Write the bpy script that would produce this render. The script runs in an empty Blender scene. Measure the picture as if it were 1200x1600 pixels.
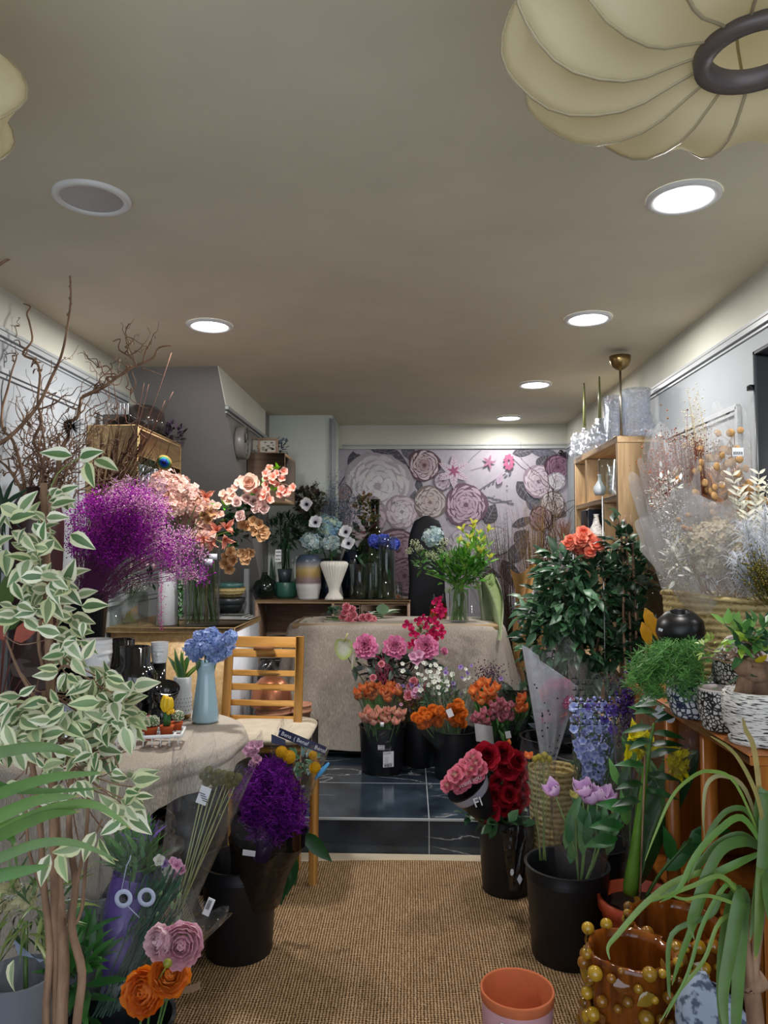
import bpy, math, random
from math import sin, cos, pi, sqrt, atan2, radians
from mathutils import Vector as V, Matrix, Euler, noise
random.seed(7)
R = random.random
def U(a, b): return a + (b - a) * random.random()
SC = bpy.context.scene
COL = SC.collection

# ---------------------------------------------------------------- camera, world, lights, exposure
FPX = 1170.0
cam_d = bpy.data.cameras.new('camera')
cam = bpy.data.objects.new('camera', cam_d)
COL.objects.link(cam)
cam.location = (0, 0, 1.45)
cam.rotation_euler = (pi/2 + math.atan(58/FPX), 0, math.atan(40/FPX))
cam_d.sensor_fit = 'VERTICAL'; cam_d.sensor_height = 36; cam_d.sensor_width = 27
cam_d.lens = 36*FPX/1600
cam_d.clip_start = 0.05
SC.camera = cam
SC.view_settings.view_transform = 'Standard'
SC.view_settings.look = 'None'
SC.view_settings.gamma = 1
SC.view_settings.use_curve_mapping = False
SC.view_settings.exposure = 0.72

world = bpy.data.worlds.new('world'); SC.world = world
world.use_nodes = True
wb = world.node_tree.nodes['Background']
wb.inputs[0].default_value = (0.80, 0.88, 1.0, 1); wb.inputs[1].default_value = 1.35

RM = cam.rotation_euler.to_matrix()
CL = V((0, 0, 1.45))
def ray(px, py): return RM @ V((px-600, 800-py, -FPX))
def P(px, py, d):            # point seen at a pixel, at depth d
    r = ray(px, py); return CL + r*(d/r.y)
def G(px, py, z):            # point seen at a pixel, at height z
    r = ray(px, py); return CL + r*((z-1.45)/r.z)
def S(n, d): return n*d/FPX  # pixels to metres at depth d

# ---------------------------------------------------------------- colour + materials
def lin(c): return c/12.92 if c <= 0.04045 else ((c+0.055)/1.055)**2.4
def H(h):
    h = h.lstrip('#'); return tuple(lin(int(h[i:i+2], 16)/255) for i in (0, 2, 4))
def mixc(a, b, t): return tuple(a[i]+(b[i]-a[i])*t for i in range(3))
def jit(c, a=0.12):
    k = 1+U(-a, a); return tuple(max(0, min(1, x*k*(1+U(-a*.3, a*.3)))) for x in c)

def newmat(name):
    m = bpy.data.materials.new(name); m.use_nodes = True
    nt = m.node_tree; b = nt.nodes['Principled BSDF']
    return m, nt, b
def N(nt, t, **kw):
    n = nt.nodes.new(t)
    for k, v in kw.items():
        if k.startswith('i_'):
            key = k[2:]
            n.inputs[int(key) if key.isdigit() else key.replace('_', ' ')].default_value = v
        else: setattr(n, k, v)
    return n
def L(nt, a, b): nt.links.new(a, b)
def coords(nt, kind='Object', scale=(1, 1, 1), rot=(0, 0, 0)):
    tc = N(nt, 'ShaderNodeTexCoord'); mp = N(nt, 'ShaderNodeMapping')
    mp.inputs['Scale'].default_value = scale; mp.inputs['Rotation'].default_value = rot
    L(nt, tc.outputs[kind], mp.inputs['Vector']); return mp.outputs[0]
def ramp(nt, fac, stops):
    r = N(nt, 'ShaderNodeValToRGB')
    els = r.color_ramp.elements
    while len(els) < len(stops): els.new(0.5)
    for e, (p, c) in zip(els, stops): e.position = p; e.color = (*c, 1)
    L(nt, fac, r.inputs[0]); return r.outputs[0]
def bump(nt, b, h, strength=0.3, dist=0.002):
    n = N(nt, 'ShaderNodeBump'); n.inputs['Strength'].default_value = strength; n.inputs['Distance'].default_value = dist
    L(nt, h, n.inputs['Height']); L(nt, n.outputs[0], b.inputs['Normal'])

def vc(name, rough=0.5, metal=0.0, amt=0.12, scale=40, spec=0.5, coat=0, trans=0.0, bmp=0.0):
    """colour of the thing (attribute) varied by a noise texture"""
    m, nt, b = newmat(name)
    at = N(nt, 'ShaderNodeAttribute', attribute_name='Col')
    nz = N(nt, 'ShaderNodeTexNoise'); nz.inputs['Scale'].default_value = scale; nz.inputs['Detail'].default_value = 3
    L(nt, coords(nt), nz.inputs['Vector'])
    mr = N(nt, 'ShaderNodeMapRange'); mr.inputs['To Min'].default_value = 1-amt*1.6; mr.inputs['To Max'].default_value = 1+amt*1.6
    L(nt, nz.outputs[0], mr.inputs[0])
    mul = N(nt, 'ShaderNodeVectorMath', operation='MULTIPLY'); L(nt, at.outputs['Color'], mul.inputs[0]); L(nt, mr.outputs[0], mul.inputs[1])
    L(nt, mul.outputs[0], b.inputs['Base Color'])
    b.inputs['Roughness'].default_value = rough; b.inputs['Metallic'].default_value = metal
    b.inputs['Specular IOR Level'].default_value = spec; b.inputs['Coat Weight'].default_value = coat
    b.inputs['Coat Roughness'].default_value = 0.08
    if bmp: bump(nt, b, nz.outputs[0], 0.6, bmp)
    if trans > 0:
        tr = N(nt, 'ShaderNodeBsdfTranslucent'); L(nt, mul.outputs[0], tr.inputs[0])
        mx = N(nt, 'ShaderNodeMixShader'); mx.inputs[0].default_value = trans
        L(nt, b.outputs[0], mx.inputs[1]); L(nt, tr.outputs[0], mx.inputs[2])
        L(nt, mx.outputs[0], nt.nodes['Material Output'].inputs[0])
    return m
M = {}
M['petal'] = vc('petal', 0.6, amt=0.06, scale=60, spec=0.25, trans=0.28)
M['leaf'] = vc('leaf', 0.38, amt=0.15, scale=30, spec=0.5, trans=0.15)
M['dry'] = vc('dried_plant', 0.85, amt=0.2, scale=80, spec=0.1, trans=0.1)
M['matte'] = vc('matte', 0.7, amt=0.06, scale=14, spec=0.3)
M['satin'] = vc('satin', 0.35, amt=0.05, scale=14)
M['gloss'] = vc('glaze', 0.08, amt=0.05, scale=9, coat=0.6)
M['plastic'] = vc('bucket_plastic', 0.42, amt=0.08, scale=5, spec=0.4)
M['clay'] = vc('terracotta', 0.8, amt=0.12, scale=18, spec=0.2, bmp=0.001)
M['rough'] = vc('rough', 0.9, amt=0.25, scale=60, spec=0.1, bmp=0.004)
M['metal'] = vc('brushed_metal', 0.28, metal=1.0, amt=0.08, scale=30)
M['print'] = vc('printed_paper', 0.65, amt=0.07, scale=25, spec=0.25)
M['cloth'] = vc('cloth', 0.95, amt=0.1, scale=20, spec=0.05, bmp=0.002)
M['shade'] = vc('lamp_fabric', 0.8, amt=0.05, scale=6, spec=0.1, trans=0.5)

def wood(name, c1, c2, axis=0, scale=6, rough=0.45, grain=18):
    m, nt, b = newmat(name)
    sc = [scale*3]*3; sc[axis] = scale*0.25
    v = coords(nt, scale=tuple(sc))
    nz = N(nt, 'ShaderNodeTexNoise'); nz.inputs['Scale'].default_value = 2.2; nz.inputs['Detail'].default_value = 6; nz.inputs['Distortion'].default_value = 0.8
    L(nt, v, nz.inputs[0])
    col = ramp(nt, nz.outputs[0], [(0.3, c1), (0.52, mixc(c1, c2, 0.5)), (0.7, c2)])
    L(nt, col, b.inputs['Base Color']); b.inputs['Roughness'].default_value = rough
    bump(nt, b, nz.outputs[0], 0.15, 0.001)
    return m
M['oak_z'] = wood('oak_panel', H('a98a66'), H('d2b48c'), 2, 5)
M['oak_x'] = wood('oak_board', H('a98a66'), H('d2b48c'), 0, 5)
M['oak_y'] = wood('oak_edge', H('a98a66'), H('cfb28b'), 1, 5)
M['greyoak'] = wood('grey_oak', H('8e7361'), H('b79c86'), 0, 6)
M['beech'] = wood('varnished_beech', H('b9803a'), H('e0ab62'), 2, 4, 0.25)
M['beech_x'] = wood('varnished_beech_rail', H('b9803a'), H('e0ab62'), 0, 4, 0.25)
M['amber'] = wood('amber_veneer', H('8a4d18'), H('b8712c'), 2, 4, 0.35)
M['birch'] = wood('birch_ply', H('b9935f'), H('dcbb88'), 1, 5)

def plaster(name, c, rough=0.75):
    m, nt, b = newmat(name)
    nz = N(nt, 'ShaderNodeTexNoise'); nz.inputs['Scale'].default_value = 3; nz.inputs['Detail'].default_value = 5
    L(nt, coords(nt), nz.inputs[0])
    L(nt, ramp(nt, nz.outputs[0], [(0.3, tuple(x*0.93 for x in c)), (0.7, tuple(min(1, x*1.04) for x in c))]), b.inputs['Base Color'])
    n2 = N(nt, 'ShaderNodeTexNoise'); n2.inputs['Scale'].default_value = 160; L(nt, coords(nt), n2.inputs[0])
    bump(nt, b, n2.outputs[0], 0.15, 0.0008)
    b.inputs['Roughness'].default_value = rough; b.inputs['Specular IOR Level'].default_value = 0.3
    return m
M['ceiling'] = plaster('ceiling_paint', H('cdc6b0'))
M['wall_top'] = plaster('cream_frieze', H('cfcec1'))
M['wall'] = plaster('pale_grey_paint', H('9da2a6'), 0.6)
M['stair'] = plaster('stair_grey_paint', H('8c8a88'), 0.5)
M['alcove'] = plaster('alcove_paint', H('d8dfd6'))
M['stair_top'] = plaster('cream_frieze_lightened', H('f2f1e6'))  # lighter copy of the frieze cream, making up for weak lamp light there

def rug_mat():
    m, nt, b = newmat('woven_rug')
    v = coords(nt, scale=(1, 1, 1))
    sep = N(nt, 'ShaderNodeSeparateXYZ'); L(nt, v, sep.inputs[0])
    nz = N(nt, 'ShaderNodeTexNoise'); nz.inputs['Scale'].default_value = 1; nz.inputs['Detail'].default_value = 2
    L(nt, coords(nt, scale=(9, 130, 1)), nz.inputs[0])
    n2 = N(nt, 'ShaderNodeTexNoise'); n2.inputs['Scale'].default_value = 1; L(nt, coords(nt, scale=(150, 14, 1)), n2.inputs[0])
    w1 = N(nt, 'ShaderNodeTexWave', bands_direction='Y'); w1.inputs['Scale'].default_value = 30; w1.inputs['Distortion'].default_value = 6; w1.inputs['Detail'].default_value = 1
    w2 = N(nt, 'ShaderNodeTexWave', bands_direction='X'); w2.inputs['Scale'].default_value = 30; w2.inputs['Distortion'].default_value = 2.5; w2.inputs['Detail Scale'].default_value = 3
    L(nt, v, w1.inputs[0]); L(nt, v, w2.inputs[0])
    a0 = N(nt, 'ShaderNodeMath', operation='MULTIPLY'); L(nt, w1.outputs[1], a0.inputs[0]); a0.inputs[1].default_value = .55; a = N(nt, 'ShaderNodeMath', operation='MULTIPLY'); L(nt, a0.outputs[0], a.inputs[0]); L(nt, nz.outputs[0], a.inputs[1])
    c = N(nt, 'ShaderNodeMath', operation='MULTIPLY'); L(nt, w2.outputs[1], c.inputs[0]); L(nt, n2.outputs[0], c.inputs[1])
    s = N(nt, 'ShaderNodeMath', operation='ADD'); L(nt, a.outputs[0], s.inputs[0]); L(nt, c.outputs[0], s.inputs[1])
    L(nt, ramp(nt, s.outputs[0], [(0.08, H('33220f')), (0.24, H('6e5638')), (0.45, H('96795a')), (0.75, H('b89d7c'))]), b.inputs['Base Color'])
    b.inputs['Roughness'].default_value = 0.95; b.inputs['Specular IOR Level'].default_value = 0.1
    bump(nt, b, s.outputs[0], 0.8, 0.004)
    return m
M['rug'] = rug_mat()

def marble_mat():
    m, nt, b = newmat('dark_marble_tile')
    v = coords(nt)
    nz = N(nt, 'ShaderNodeTexNoise'); nz.inputs['Scale'].default_value = 1.6; nz.inputs['Detail'].default_value = 7; nz.inputs['Distortion'].default_value = 1.4
    L(nt, coords(nt, scale=(1, 2.2, 2.2), rot=(0.2, 0.3, 0.5)), nz.inputs[0])
    sb = N(nt, 'ShaderNodeMath', operation='SUBTRACT'); sb.inputs[1].default_value = 0.5; L(nt, nz.outputs[0], sb.inputs[0])
    ab = N(nt, 'ShaderNodeMath', operation='ABSOLUTE'); L(nt, sb.outputs[0], ab.inputs[0])
    vein = ramp(nt, ab.outputs[0], [(0.0, (0.9, 0.9, 0.9)), (0.006, (0.12, 0.12, 0.12)), (0.02, (0, 0, 0))])
    n2 = N(nt, 'ShaderNodeTexNoise'); n2.inputs['Scale'].default_value = 2.3; L(nt, v, n2.inputs[0])
    gate = ramp(nt, n2.outputs[0], [(0.47, (0, 0, 0)), (0.6, (1, 1, 1))])
    ml = N(nt, 'ShaderNodeMixRGB', blend_type='MULTIPLY'); ml.inputs[0].default_value = 1; L(nt, vein, ml.inputs[1]); L(nt, gate, ml.inputs[2])
    n3 = N(nt, 'ShaderNodeTexNoise'); n3.inputs['Scale'].default_value = 5; n3.inputs['Detail'].default_value = 6; L(nt, v, n3.inputs[0])
    base = ramp(nt, n3.outputs[0], [(0.3, H('1b232c')), (0.7, H('36424e'))])
    mx = N(nt, 'ShaderNodeMixRGB'); L(nt, ml.outputs[0], mx.inputs[0]); L(nt, base, mx.inputs[1]); mx.inputs[2].default_value = (0.75, 0.78, 0.8, 1)
    L(nt, mx.outputs[0], b.inputs['Base Color']); b.inputs['Roughness'].default_value = 0.12
    return m
M['marble'] = marble_mat()

def burlap_mat(name, c1, c2):
    m, nt, b = newmat(name)
    n1 = N(nt, 'ShaderNodeTexNoise'); n1.inputs['Scale'].default_value = 1; L(nt, coords(nt, scale=(350, 350, 40)), n1.inputs[0])
    n2 = N(nt, 'ShaderNodeTexNoise'); n2.inputs['Scale'].default_value = 1.2; n2.inputs['Detail'].default_value = 1; L(nt, coords(nt), n2.inputs[0])
    ad = N(nt, 'ShaderNodeMath', operation='ADD'); L(nt, n1.outputs[0], ad.inputs[0]); L(nt, n2.outputs[0], ad.inputs[1])
    L(nt, ramp(nt, ad.outputs[0], [(0.75, c1), (1.0, mixc(c1, c2, .5)), (1.25, c2)][:2] + [(1.0, c2)]), b.inputs['Base Color'])
    b.inputs['Roughness'].default_value = 0.95; b.inputs['Specular IOR Level'].default_value = 0.1
    bump(nt, b, n1.outputs[0], 0.5, 0.002)
    return m
M['burlap'] = burlap_mat('burlap', H('948a7e'), H('b6aca0'))

def weave_mat(name, c1, c2, sx=60, sz=80):
    m, nt, b = newmat(name)
    tc = N(nt, 'ShaderNodeUVMap') if False else None
    w1 = N(nt, 'ShaderNodeTexWave', bands_direction='Z'); w1.inputs['Scale'].default_value = sz/6; w1.inputs['Distortion'].default_value = 1.5; w1.inputs['Detail Scale'].default_value = 4
    n1 = N(nt, 'ShaderNodeTexNoise'); n1.inputs['Scale'].default_value = sx; L(nt, coords(nt), n1.inputs[0]); L(nt, coords(nt), w1.inputs[0])
    ad = N(nt, 'ShaderNodeMath', operation='MULTIPLY_ADD'); L(nt, w1.outputs[1], ad.inputs[0]); ad.inputs[1].default_value = 0.5; L(nt, n1.outputs[0], ad.inputs[2])
    L(nt, ramp(nt, ad.outputs[0], [(0.4, c1), (0.9, c2)]), b.inputs['Base Color']); b.inputs['Roughness'].default_value = 0.9
    bump(nt, b, ad.outputs[0], 1.0, 0.006)
    return m
M['basket'] = weave_mat('jute_weave', H('8b7743'), H('c9b57e'))

def clear_mat(name, tint=(1, 1, 1), gl=0.06, edge=0.55, rough=0.03, crinkle=0.0, haze=0.0, hazec=(1, 1, 1), ns=16):
    m, nt, b = newmat(name); nt.nodes.remove(b)
    out = nt.nodes['Material Output']
    tr = N(nt, 'ShaderNodeBsdfTransparent'); tr.inputs[0].default_value = (*tint, 1)
    g = N(nt, 'ShaderNodeBsdfGlossy'); g.inputs['Roughness'].default_value = rough
    lw = N(nt, 'ShaderNodeLayerWeight'); lw.inputs[0].default_value = 0.5
    pw = N(nt, 'ShaderNodeMath', operation='POWER'); L(nt, lw.outputs['Facing'], pw.inputs[0]); pw.inputs[1].default_value = 2.5
    mr = N(nt, 'ShaderNodeMapRange'); mr.inputs['To Min'].default_value = gl; mr.inputs['To Max'].default_value = edge
    L(nt, pw.outputs[0], mr.inputs[0])
    nzv = N(nt, 'ShaderNodeTexNoise'); nzv.inputs['Scale'].default_value = ns if crinkle else 30; nzv.inputs['Detail'].default_value = 5; nzv.inputs['Distortion'].default_value = 1.5
    L(nt, coords(nt), nzv.inputs[0])
    if crinkle:
        bp = N(nt, 'ShaderNodeBump'); bp.inputs['Strength'].default_value = crinkle; bp.inputs['Distance'].default_value = 0.02
        L(nt, nzv.outputs[0], bp.inputs['Height']); L(nt, bp.outputs[0], g.inputs['Normal']); L(nt, bp.outputs[0], lw.inputs['Normal'])
    mx = N(nt, 'ShaderNodeMixShader'); L(nt, mr.outputs[0], mx.inputs[0]); L(nt, tr.outputs[0], mx.inputs[1]); L(nt, g.outputs[0], mx.inputs[2])
    if ns > 50:
        rr = N(nt, 'ShaderNodeMath', operation='MULTIPLY'); L(nt, mr.outputs[0], rr.inputs[0])
        L(nt, ramp(nt, nzv.outputs[0], [(.42, (.1, .1, .1)), (.56, (1.6, 1.6, 1.6))]), rr.inputs[1]); L(nt, rr.outputs[0], mx.inputs[0])
    last = mx.outputs[0]
    if haze > 0:
        df = N(nt, 'ShaderNodeBsdfDiffuse'); df.inputs[0].default_value = (*hazec, 1)
        m2 = N(nt, 'ShaderNodeMixShader')
        hz = N(nt, 'ShaderNodeMapRange'); hz.inputs['To Min'].default_value = haze*0.5; hz.inputs['To Max'].default_value = haze*1.5
        L(nt, nzv.outputs[0], hz.inputs[0]); L(nt, hz.outputs[0], m2.inputs[0]); L(nt, last, m2.inputs[1]); L(nt, df.outputs[0], m2.inputs[2]); last = m2.outputs[0]
    L(nt, last, out.inputs[0])
    return m
M['glass'] = clear_mat('clear_glass', (0.93, 0.97, 0.96), 0.05, 0.7)
M['greenglass'] = clear_mat('green_glass', (0.28, 0.36, 0.2), 0.06, 0.6)
M['crystal'] = clear_mat('textured_crystal', (0.86, 0.9, 0.95), 0.25, 0.9, 0.02, 1.0, 0.07, (0.85, 0.88, 1), 75)
M['cello'] = clear_mat('cellophane', (0.97, 0.975, 0.98), 0.035, 0.6, 0.07, 1.0, 0.012)
M['cellohaze'] = clear_mat('hazy_cellophane', (0.93, 0.94, 0.95), 0.1, 0.55, 0.12, 1.0, 0.17, (0.9, 0.87, 0.84))
M['frost'] = clear_mat('frosted_wrap', (0.9, 0.9, 0.92), 0.05, 0.3, 0.3, 0.3, 0.55, H('c3c6cf'))
M['darkwrap'] = clear_mat('dark_wrap', (0.25, 0.22, 0.22), 0.07, 0.5, 0.15, 0.6, 0.35, H('2a2524'))
M['amberglass'] = clear_mat('amber_glass', (0.8, 0.4, 0.05), 0.06, 0.5)
def emis(name, c, s):
    m, nt, b = newmat(name); b.inputs['Base Color'].default_value = (*c, 1)
    nz = N(nt, 'ShaderNodeTexNoise'); nz.inputs['Scale'].default_value = 2
    L(nt, ramp(nt, nz.outputs[0], [(0, tuple(x*.98 for x in c)), (1, c)]), b.inputs['Emission Color']); b.inputs['Emission Strength'].default_value = s
    return m
M['led'] = emis('led_panel', (0.93, 0.96, 1.0), 9)
m, nt, b = newmat('mirror'); b.inputs['Metallic'].default_value = 1; b.inputs['Roughness'].default_value = 0.03
nz = N(nt, 'ShaderNodeTexNoise'); nz.inputs['Scale'].default_value = 3; L(nt, ramp(nt, nz.outputs[0], [(0, (.66, .68, .7)), (1, (.7, .72, .74))]), b.inputs['Base Color']); M['mirror'] = m
def mottle(name, c1, c2, scale, rough=0.3, stretch=(1, 1, 1), lo=.45, hi=.55, metal=0, bmp=0):
    m, nt, b = newmat(name)
    nz = N(nt, 'ShaderNodeTexNoise'); nz.inputs['Scale'].default_value = scale; nz.inputs['Detail'].default_value = 4; L(nt, coords(nt, scale=stretch), nz.inputs[0])
    L(nt, ramp(nt, nz.outputs[0], [(lo, c1), (hi, c2)]), b.inputs['Base Color']); b.inputs['Roughness'].default_value = rough; b.inputs['Metallic'].default_value = metal
    if bmp: bump(nt, b, nz.outputs[0], 1, bmp)
    return m
M['brush'] = mottle('black_brushed_white_glaze', H('1a1a1a'), H('e4e0da'), 3, 0.6, (12, 12, 110), .40, .47, bmp=0.003)
M['copper'] = mottle('copper_sheet', H('a35f3d'), H('c88563'), 5, 0.3, lo=.3, hi=.7, metal=0.75)
M['amberglaze'] = mottle('amber_treacle_glaze', H('4d2005'), H('90501a'), 5, 0.08, (6, 6, 1), .3, .7)
M['speckle'] = mottle('grey_speckled_felt', H('4f5a6d'), H('9aa7b9'), 40, 0.95, lo=.42, hi=.5)
M['bark'] = mottle('bark', H('5a4232'), H('9c7c62'), 30, 0.9, (1, 1, .3), .3, .7, bmp=0.003)
def voron(name, c1, c2, scale):
    m, nt, b = newmat(name)
    vo = N(nt, 'ShaderNodeTexVoronoi', feature='DISTANCE_TO_EDGE'); vo.inputs['Scale'].default_value = scale; L(nt, coords(nt), vo.inputs[0])
    L(nt, ramp(nt, vo.outputs[0], [(0.1, c1), (0.16, c2)]), b.inputs['Base Color']); b.inputs['Roughness'].default_value = 0.35
    return m
M['paisley'] = voron('black_white_pattern', H('15151a'), H('d9d7d3'), 85)
M['bluewhite'] = voron('navy_white_pattern', H('20304a'), H('d5dade'), 60)

# ---------------------------------------------------------------- mesh builder (world coordinates)
class MB:
    def __init__(s): s.v = []; s.f = []; s.c = []
    def add(s, vs, fs, col):
        o = len(s.v); s.v.extend(vs)
        s.f.extend([tuple(i+o for i in f) for f in fs])
        if col and isinstance(col[0], (tuple, list)): s.c.extend(col)
        else: s.c.extend([col]*len(vs))
    def grid(s, fn, nu, nv, col=(1, 1, 1), closeu=False):
        vs = []; cs = []
        for j in range(nv+1):
            for i in range(nu if closeu else nu+1):
                p = fn(i/nu, j/nv); vs.append(p)
                cs.append(col(i/nu, j/nv) if callable(col) else col)
        w = nu if closeu else nu+1
        fs = []
        for j in range(nv):
            for i in range(nu):
                a = j*w+i; b = j*w+(i+1) % w if closeu else j*w+i+1
                fs.append((a, b, b+w, a+w))
        s.add(vs, fs, cs)
    def box(s, c, h, col, M3=None, bev=0.0):
        c = V(c); hx, hy, hz = h
        if bev <= 0:
            vs = [V((x*hx, y*hy, z*hz)) for x in (-1, 1) for y in (-1, 1) for z in (-1, 1)]
            fs = [(0, 1, 3, 2), (4, 6, 7, 5), (0, 4, 5, 1), (2, 3, 7, 6), (0, 2, 6, 4), (1, 5, 7, 3)]
        else:
            b = min(bev, hx*.9, hy*.9, hz*.9); vs = []; idx = {}
            for x in (-1, 1):
                for y in (-1, 1):
                    for z in (-1, 1):
                        for k, p in enumerate(((x*hx, y*(hy-b), z*(hz-b)), (x*(hx-b), y*hy, z*(hz-b)), (x*(hx-b), y*(hy-b), z*hz))):
                            idx[(x, y, z, k)] = len(vs); vs.append(V(p))
            fs = []
            I = lambda x, y, z, k: idx[(x, y, z, k)]
            for a in (-1, 1):
                fs.append((I(a, -1, -1, 0), I(a, 1, -1, 0), I(a, 1, 1, 0), I(a, -1, 1, 0)))
                fs.append((I(-1, a, -1, 1), I(1, a, -1, 1), I(1, a, 1, 1), I(-1, a, 1, 1)))
                fs.append((I(-1, -1, a, 2), I(1, -1, a, 2), I(1, 1, a, 2), I(-1, 1, a, 2)))
                for b2 in (-1, 1):
                    fs.append((I(a, b2, -1, 0), I(a, b2, -1, 1), I(a, b2, 1, 1), I(a, b2, 1, 0)))
                    fs.append((I(a, -1, b2, 0), I(a, -1, b2, 2), I(a, 1, b2, 2), I(a, 1, b2, 0)))
                    fs.append((I(-1, a, b2, 1), I(-1, a, b2, 2), I(1, a, b2, 2), I(1, a, b2, 1)))
                    for c3 in (-1, 1): fs.append((I(a, b2, c3, 0), I(a, b2, c3, 1), I(a, b2, c3, 2)))
        if M3: vs = [M3 @ p for p in vs]
        s.add([p+c for p in vs], fs, col)
    def beam(s, a, b, w, t, col, up=V((0, 0, 1)), bev=0.003):
        a = V(a); b = V(b); d = (b-a); l = d.length; d.normalize()
        x = up.cross(d)
        if x.length < 1e-4: x = V((1, 0, 0))
        x.normalize(); y = d.cross(x)
        M3 = Matrix((x, y, d)).transposed()
        s.box((a+b)/2, (w/2, t/2, l/2), col, M3, bev)
    def lathe(s, prof, c, col, seg=28, M3=None, wob=None):
        c = V(c); vs = []; cs = []
        for k, pr in enumerate(prof):
            r, z = pr[0], pr[1]; cc = pr[2] if len(pr) > 2 else col
            for i in range(seg):
                a = 2*pi*i/seg; rr = r*(wob(a, z) if wob else 1)
                p = V((rr*cos(a), rr*sin(a), z))
                if M3: p = M3 @ p
                vs.append(c+p); cs.append(cc)
        fs = []
        for k in range(len(prof)-1):
            for i in range(seg):
                a = k*seg+i; b = k*seg+(i+1) % seg
                fs.append((a, b, b+seg, a+seg))
        s.add(vs, fs, cs)
    def disc(s, c, r, col, seg=24, M3=None):
        c = V(c); vs = [V((r*cos(2*pi*i/seg), r*sin(2*pi*i/seg), 0)) for i in range(seg)]
        if M3: vs = [M3 @ p for p in vs]
        s.add([p+c for p in vs], [tuple(range(seg))], col)
    def tube(s, pts, r, col, seg=5, cap=True):
        n = len(pts); pts = [V(p) for p in pts]
        if not hasattr(r, '__len__'): r = [r]*n
        x = None; vs = []
        for k in range(n):
            d = pts[min(k+1, n-1)]-pts[max(k-1, 0)]
            if d.length < 1e-9: d = V((0, 0, 1))
            d.normalize()
            if x is None: x = d.orthogonal()
            x = (x-d*x.dot(d))
            if x.length < 1e-6: x = d.orthogonal()
            x.normalize(); y = d.cross(x)
            for i in range(seg):
                a = 2*pi*i/seg; vs.append(pts[k]+(x*cos(a)+y*sin(a))*r[k])
        fs = [(k*seg+i, k*seg+(i+1) % seg, (k+1)*seg+(i+1) % seg, (k+1)*seg+i) for k in range(n-1) for i in range(seg)]
        if cap: fs += [tuple(range(seg-1, -1, -1)), tuple((n-1)*seg+i for i in range(seg))]
        s.add(vs, fs, col)
    def ball(s, c, r, col, seg=10, ring=6, sc=(1, 1, 1), M3=None):
        pr = [(r*max(0.001, sin(pi*k/ring)), -r*cos(pi*k/ring)) for k in range(ring+1)]
        m3 = Matrix.Diagonal(sc)
        if M3: m3 = M3 @ m3
        s.lathe(pr, c, col, seg, m3)
    def octa(s, c, r, col):
        c = V(c); s.add([c+V(p)*r for p in ((1, 0, 0), (-.5, .8, 0), (-.5, -.8, 0), (0, 0, 1), (0, 0, -1))], [(0, 1, 3), (1, 2, 3), (2, 0, 3), (1, 0, 4), (2, 1, 4), (0, 2, 4)], col)
    def leaf(s, base, d, nrm, Ln, W, c, edge=None, bend=0.3, fold=0.25, n=4, prof=0.8, wave=0.0):
        d = V(d).normalized(); nrm = V(nrm); nrm = nrm-d*nrm.dot(d)
        if nrm.length < 1e-4: nrm = d.orthogonal()
        nrm.normalize(); x = d.cross(nrm)
        us = (-1, -.5, 0, .45, 1) if edge else (-1, 0, 1)
        rows = []
        p = V(base); el = 0
        for i in range(n+1):
            t = i/n; w = W*.5*sin(pi*min(1, t**prof*.97+.03))
            if i == n: w = W*.02
            row = []
            for u in us:
                row.append(p+x*(u*w)+nrm*(abs(u)*w*fold + wave*W*sin(t*9+u*3)))
            rows.append(row)
            el = -bend*t*1.6
            dd = d*cos(el)+nrm*sin(el); p = p+dd*(Ln/n)
        if edge:
            for a, b, cc in ((0, 1, edge), (1, 3, c), (3, 4, edge)):
                seg = us[a:b+1]; vs = [row[k] for row in rows for k in range(a, b+1)]; w = b-a+1
                s.add(vs, [(i*w+k, i*w+k+1, (i+1)*w+k+1, (i+1)*w+k) for i in range(n) for k in range(w-1)], cc)
        else:
            vs = [q for row in rows for q in row]; w = 3
            s.add(vs, [(i*w+k, i*w+k+1, (i+1)*w+k+1, (i+1)*w+k) for i in range(n) for k in range(2)], c)
    def mesh(s, name, off=V((0, 0, 0)), smooth=True):
        me = bpy.data.meshes.new(name)
        me.from_pydata([tuple(V(p)-off) for p in s.v], [], s.f)
        ca = me.color_attributes.new('Col', 'FLOAT_COLOR', 'POINT')
        flat = []
        for c in s.c: flat.extend((c[0], c[1], c[2], 1.0))
        ca.data.foreach_set('color', flat)
        if smooth: me.polygons.foreach_set('use_smooth', [True]*len(me.polygons))
        me.update(); return me
    def build(s, name, mat, parent=None, label=None, cat=None, group=None, kind=None, base=None, smooth=True, angle=None):
        """one mesh object; world vertices are stored relative to the parent's (or its own) base"""
        if parent is not None: off = WL[parent.name]
        elif base is not None: off = V(base)
        elif cat:
            xs = [p[0] for p in s.v]; ys = [p[1] for p in s.v]; zs = [p[2] for p in s.v]
            off = V(((min(xs)+max(xs))/2, (min(ys)+max(ys))/2, min(zs)))
        else: off = V((0, 0, 0))
        me = s.mesh(name, off, smooth)
        me.materials.append(mat)
        if smooth and angle:
            try: me.set_sharp_from_angle(angle=radians(angle))
            except Exception: pass
        o = bpy.data.objects.new(name, me); COL.objects.link(o)
        if parent is not None: o.parent = parent; WL[o.name] = WL[parent.name].copy()
        else: o.location = off; WL[o.name] = off.copy()
        tag(o, label, cat, group, kind)
        return o
WL = {}
def tag(o, label=None, cat=None, group=None, kind=None):
    if label: o['label'] = label
    if cat: o['category'] = cat
    if group: o['group'] = group
    if kind: o['kind'] = kind
def T(name, label, cat, loc, group=None):
    o = bpy.data.objects.new(name, None); COL.objects.link(o); o.location = V(loc); o.empty_display_size = 0.05
    WL[o.name] = V(loc); tag(o, label, cat, group); return o
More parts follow.
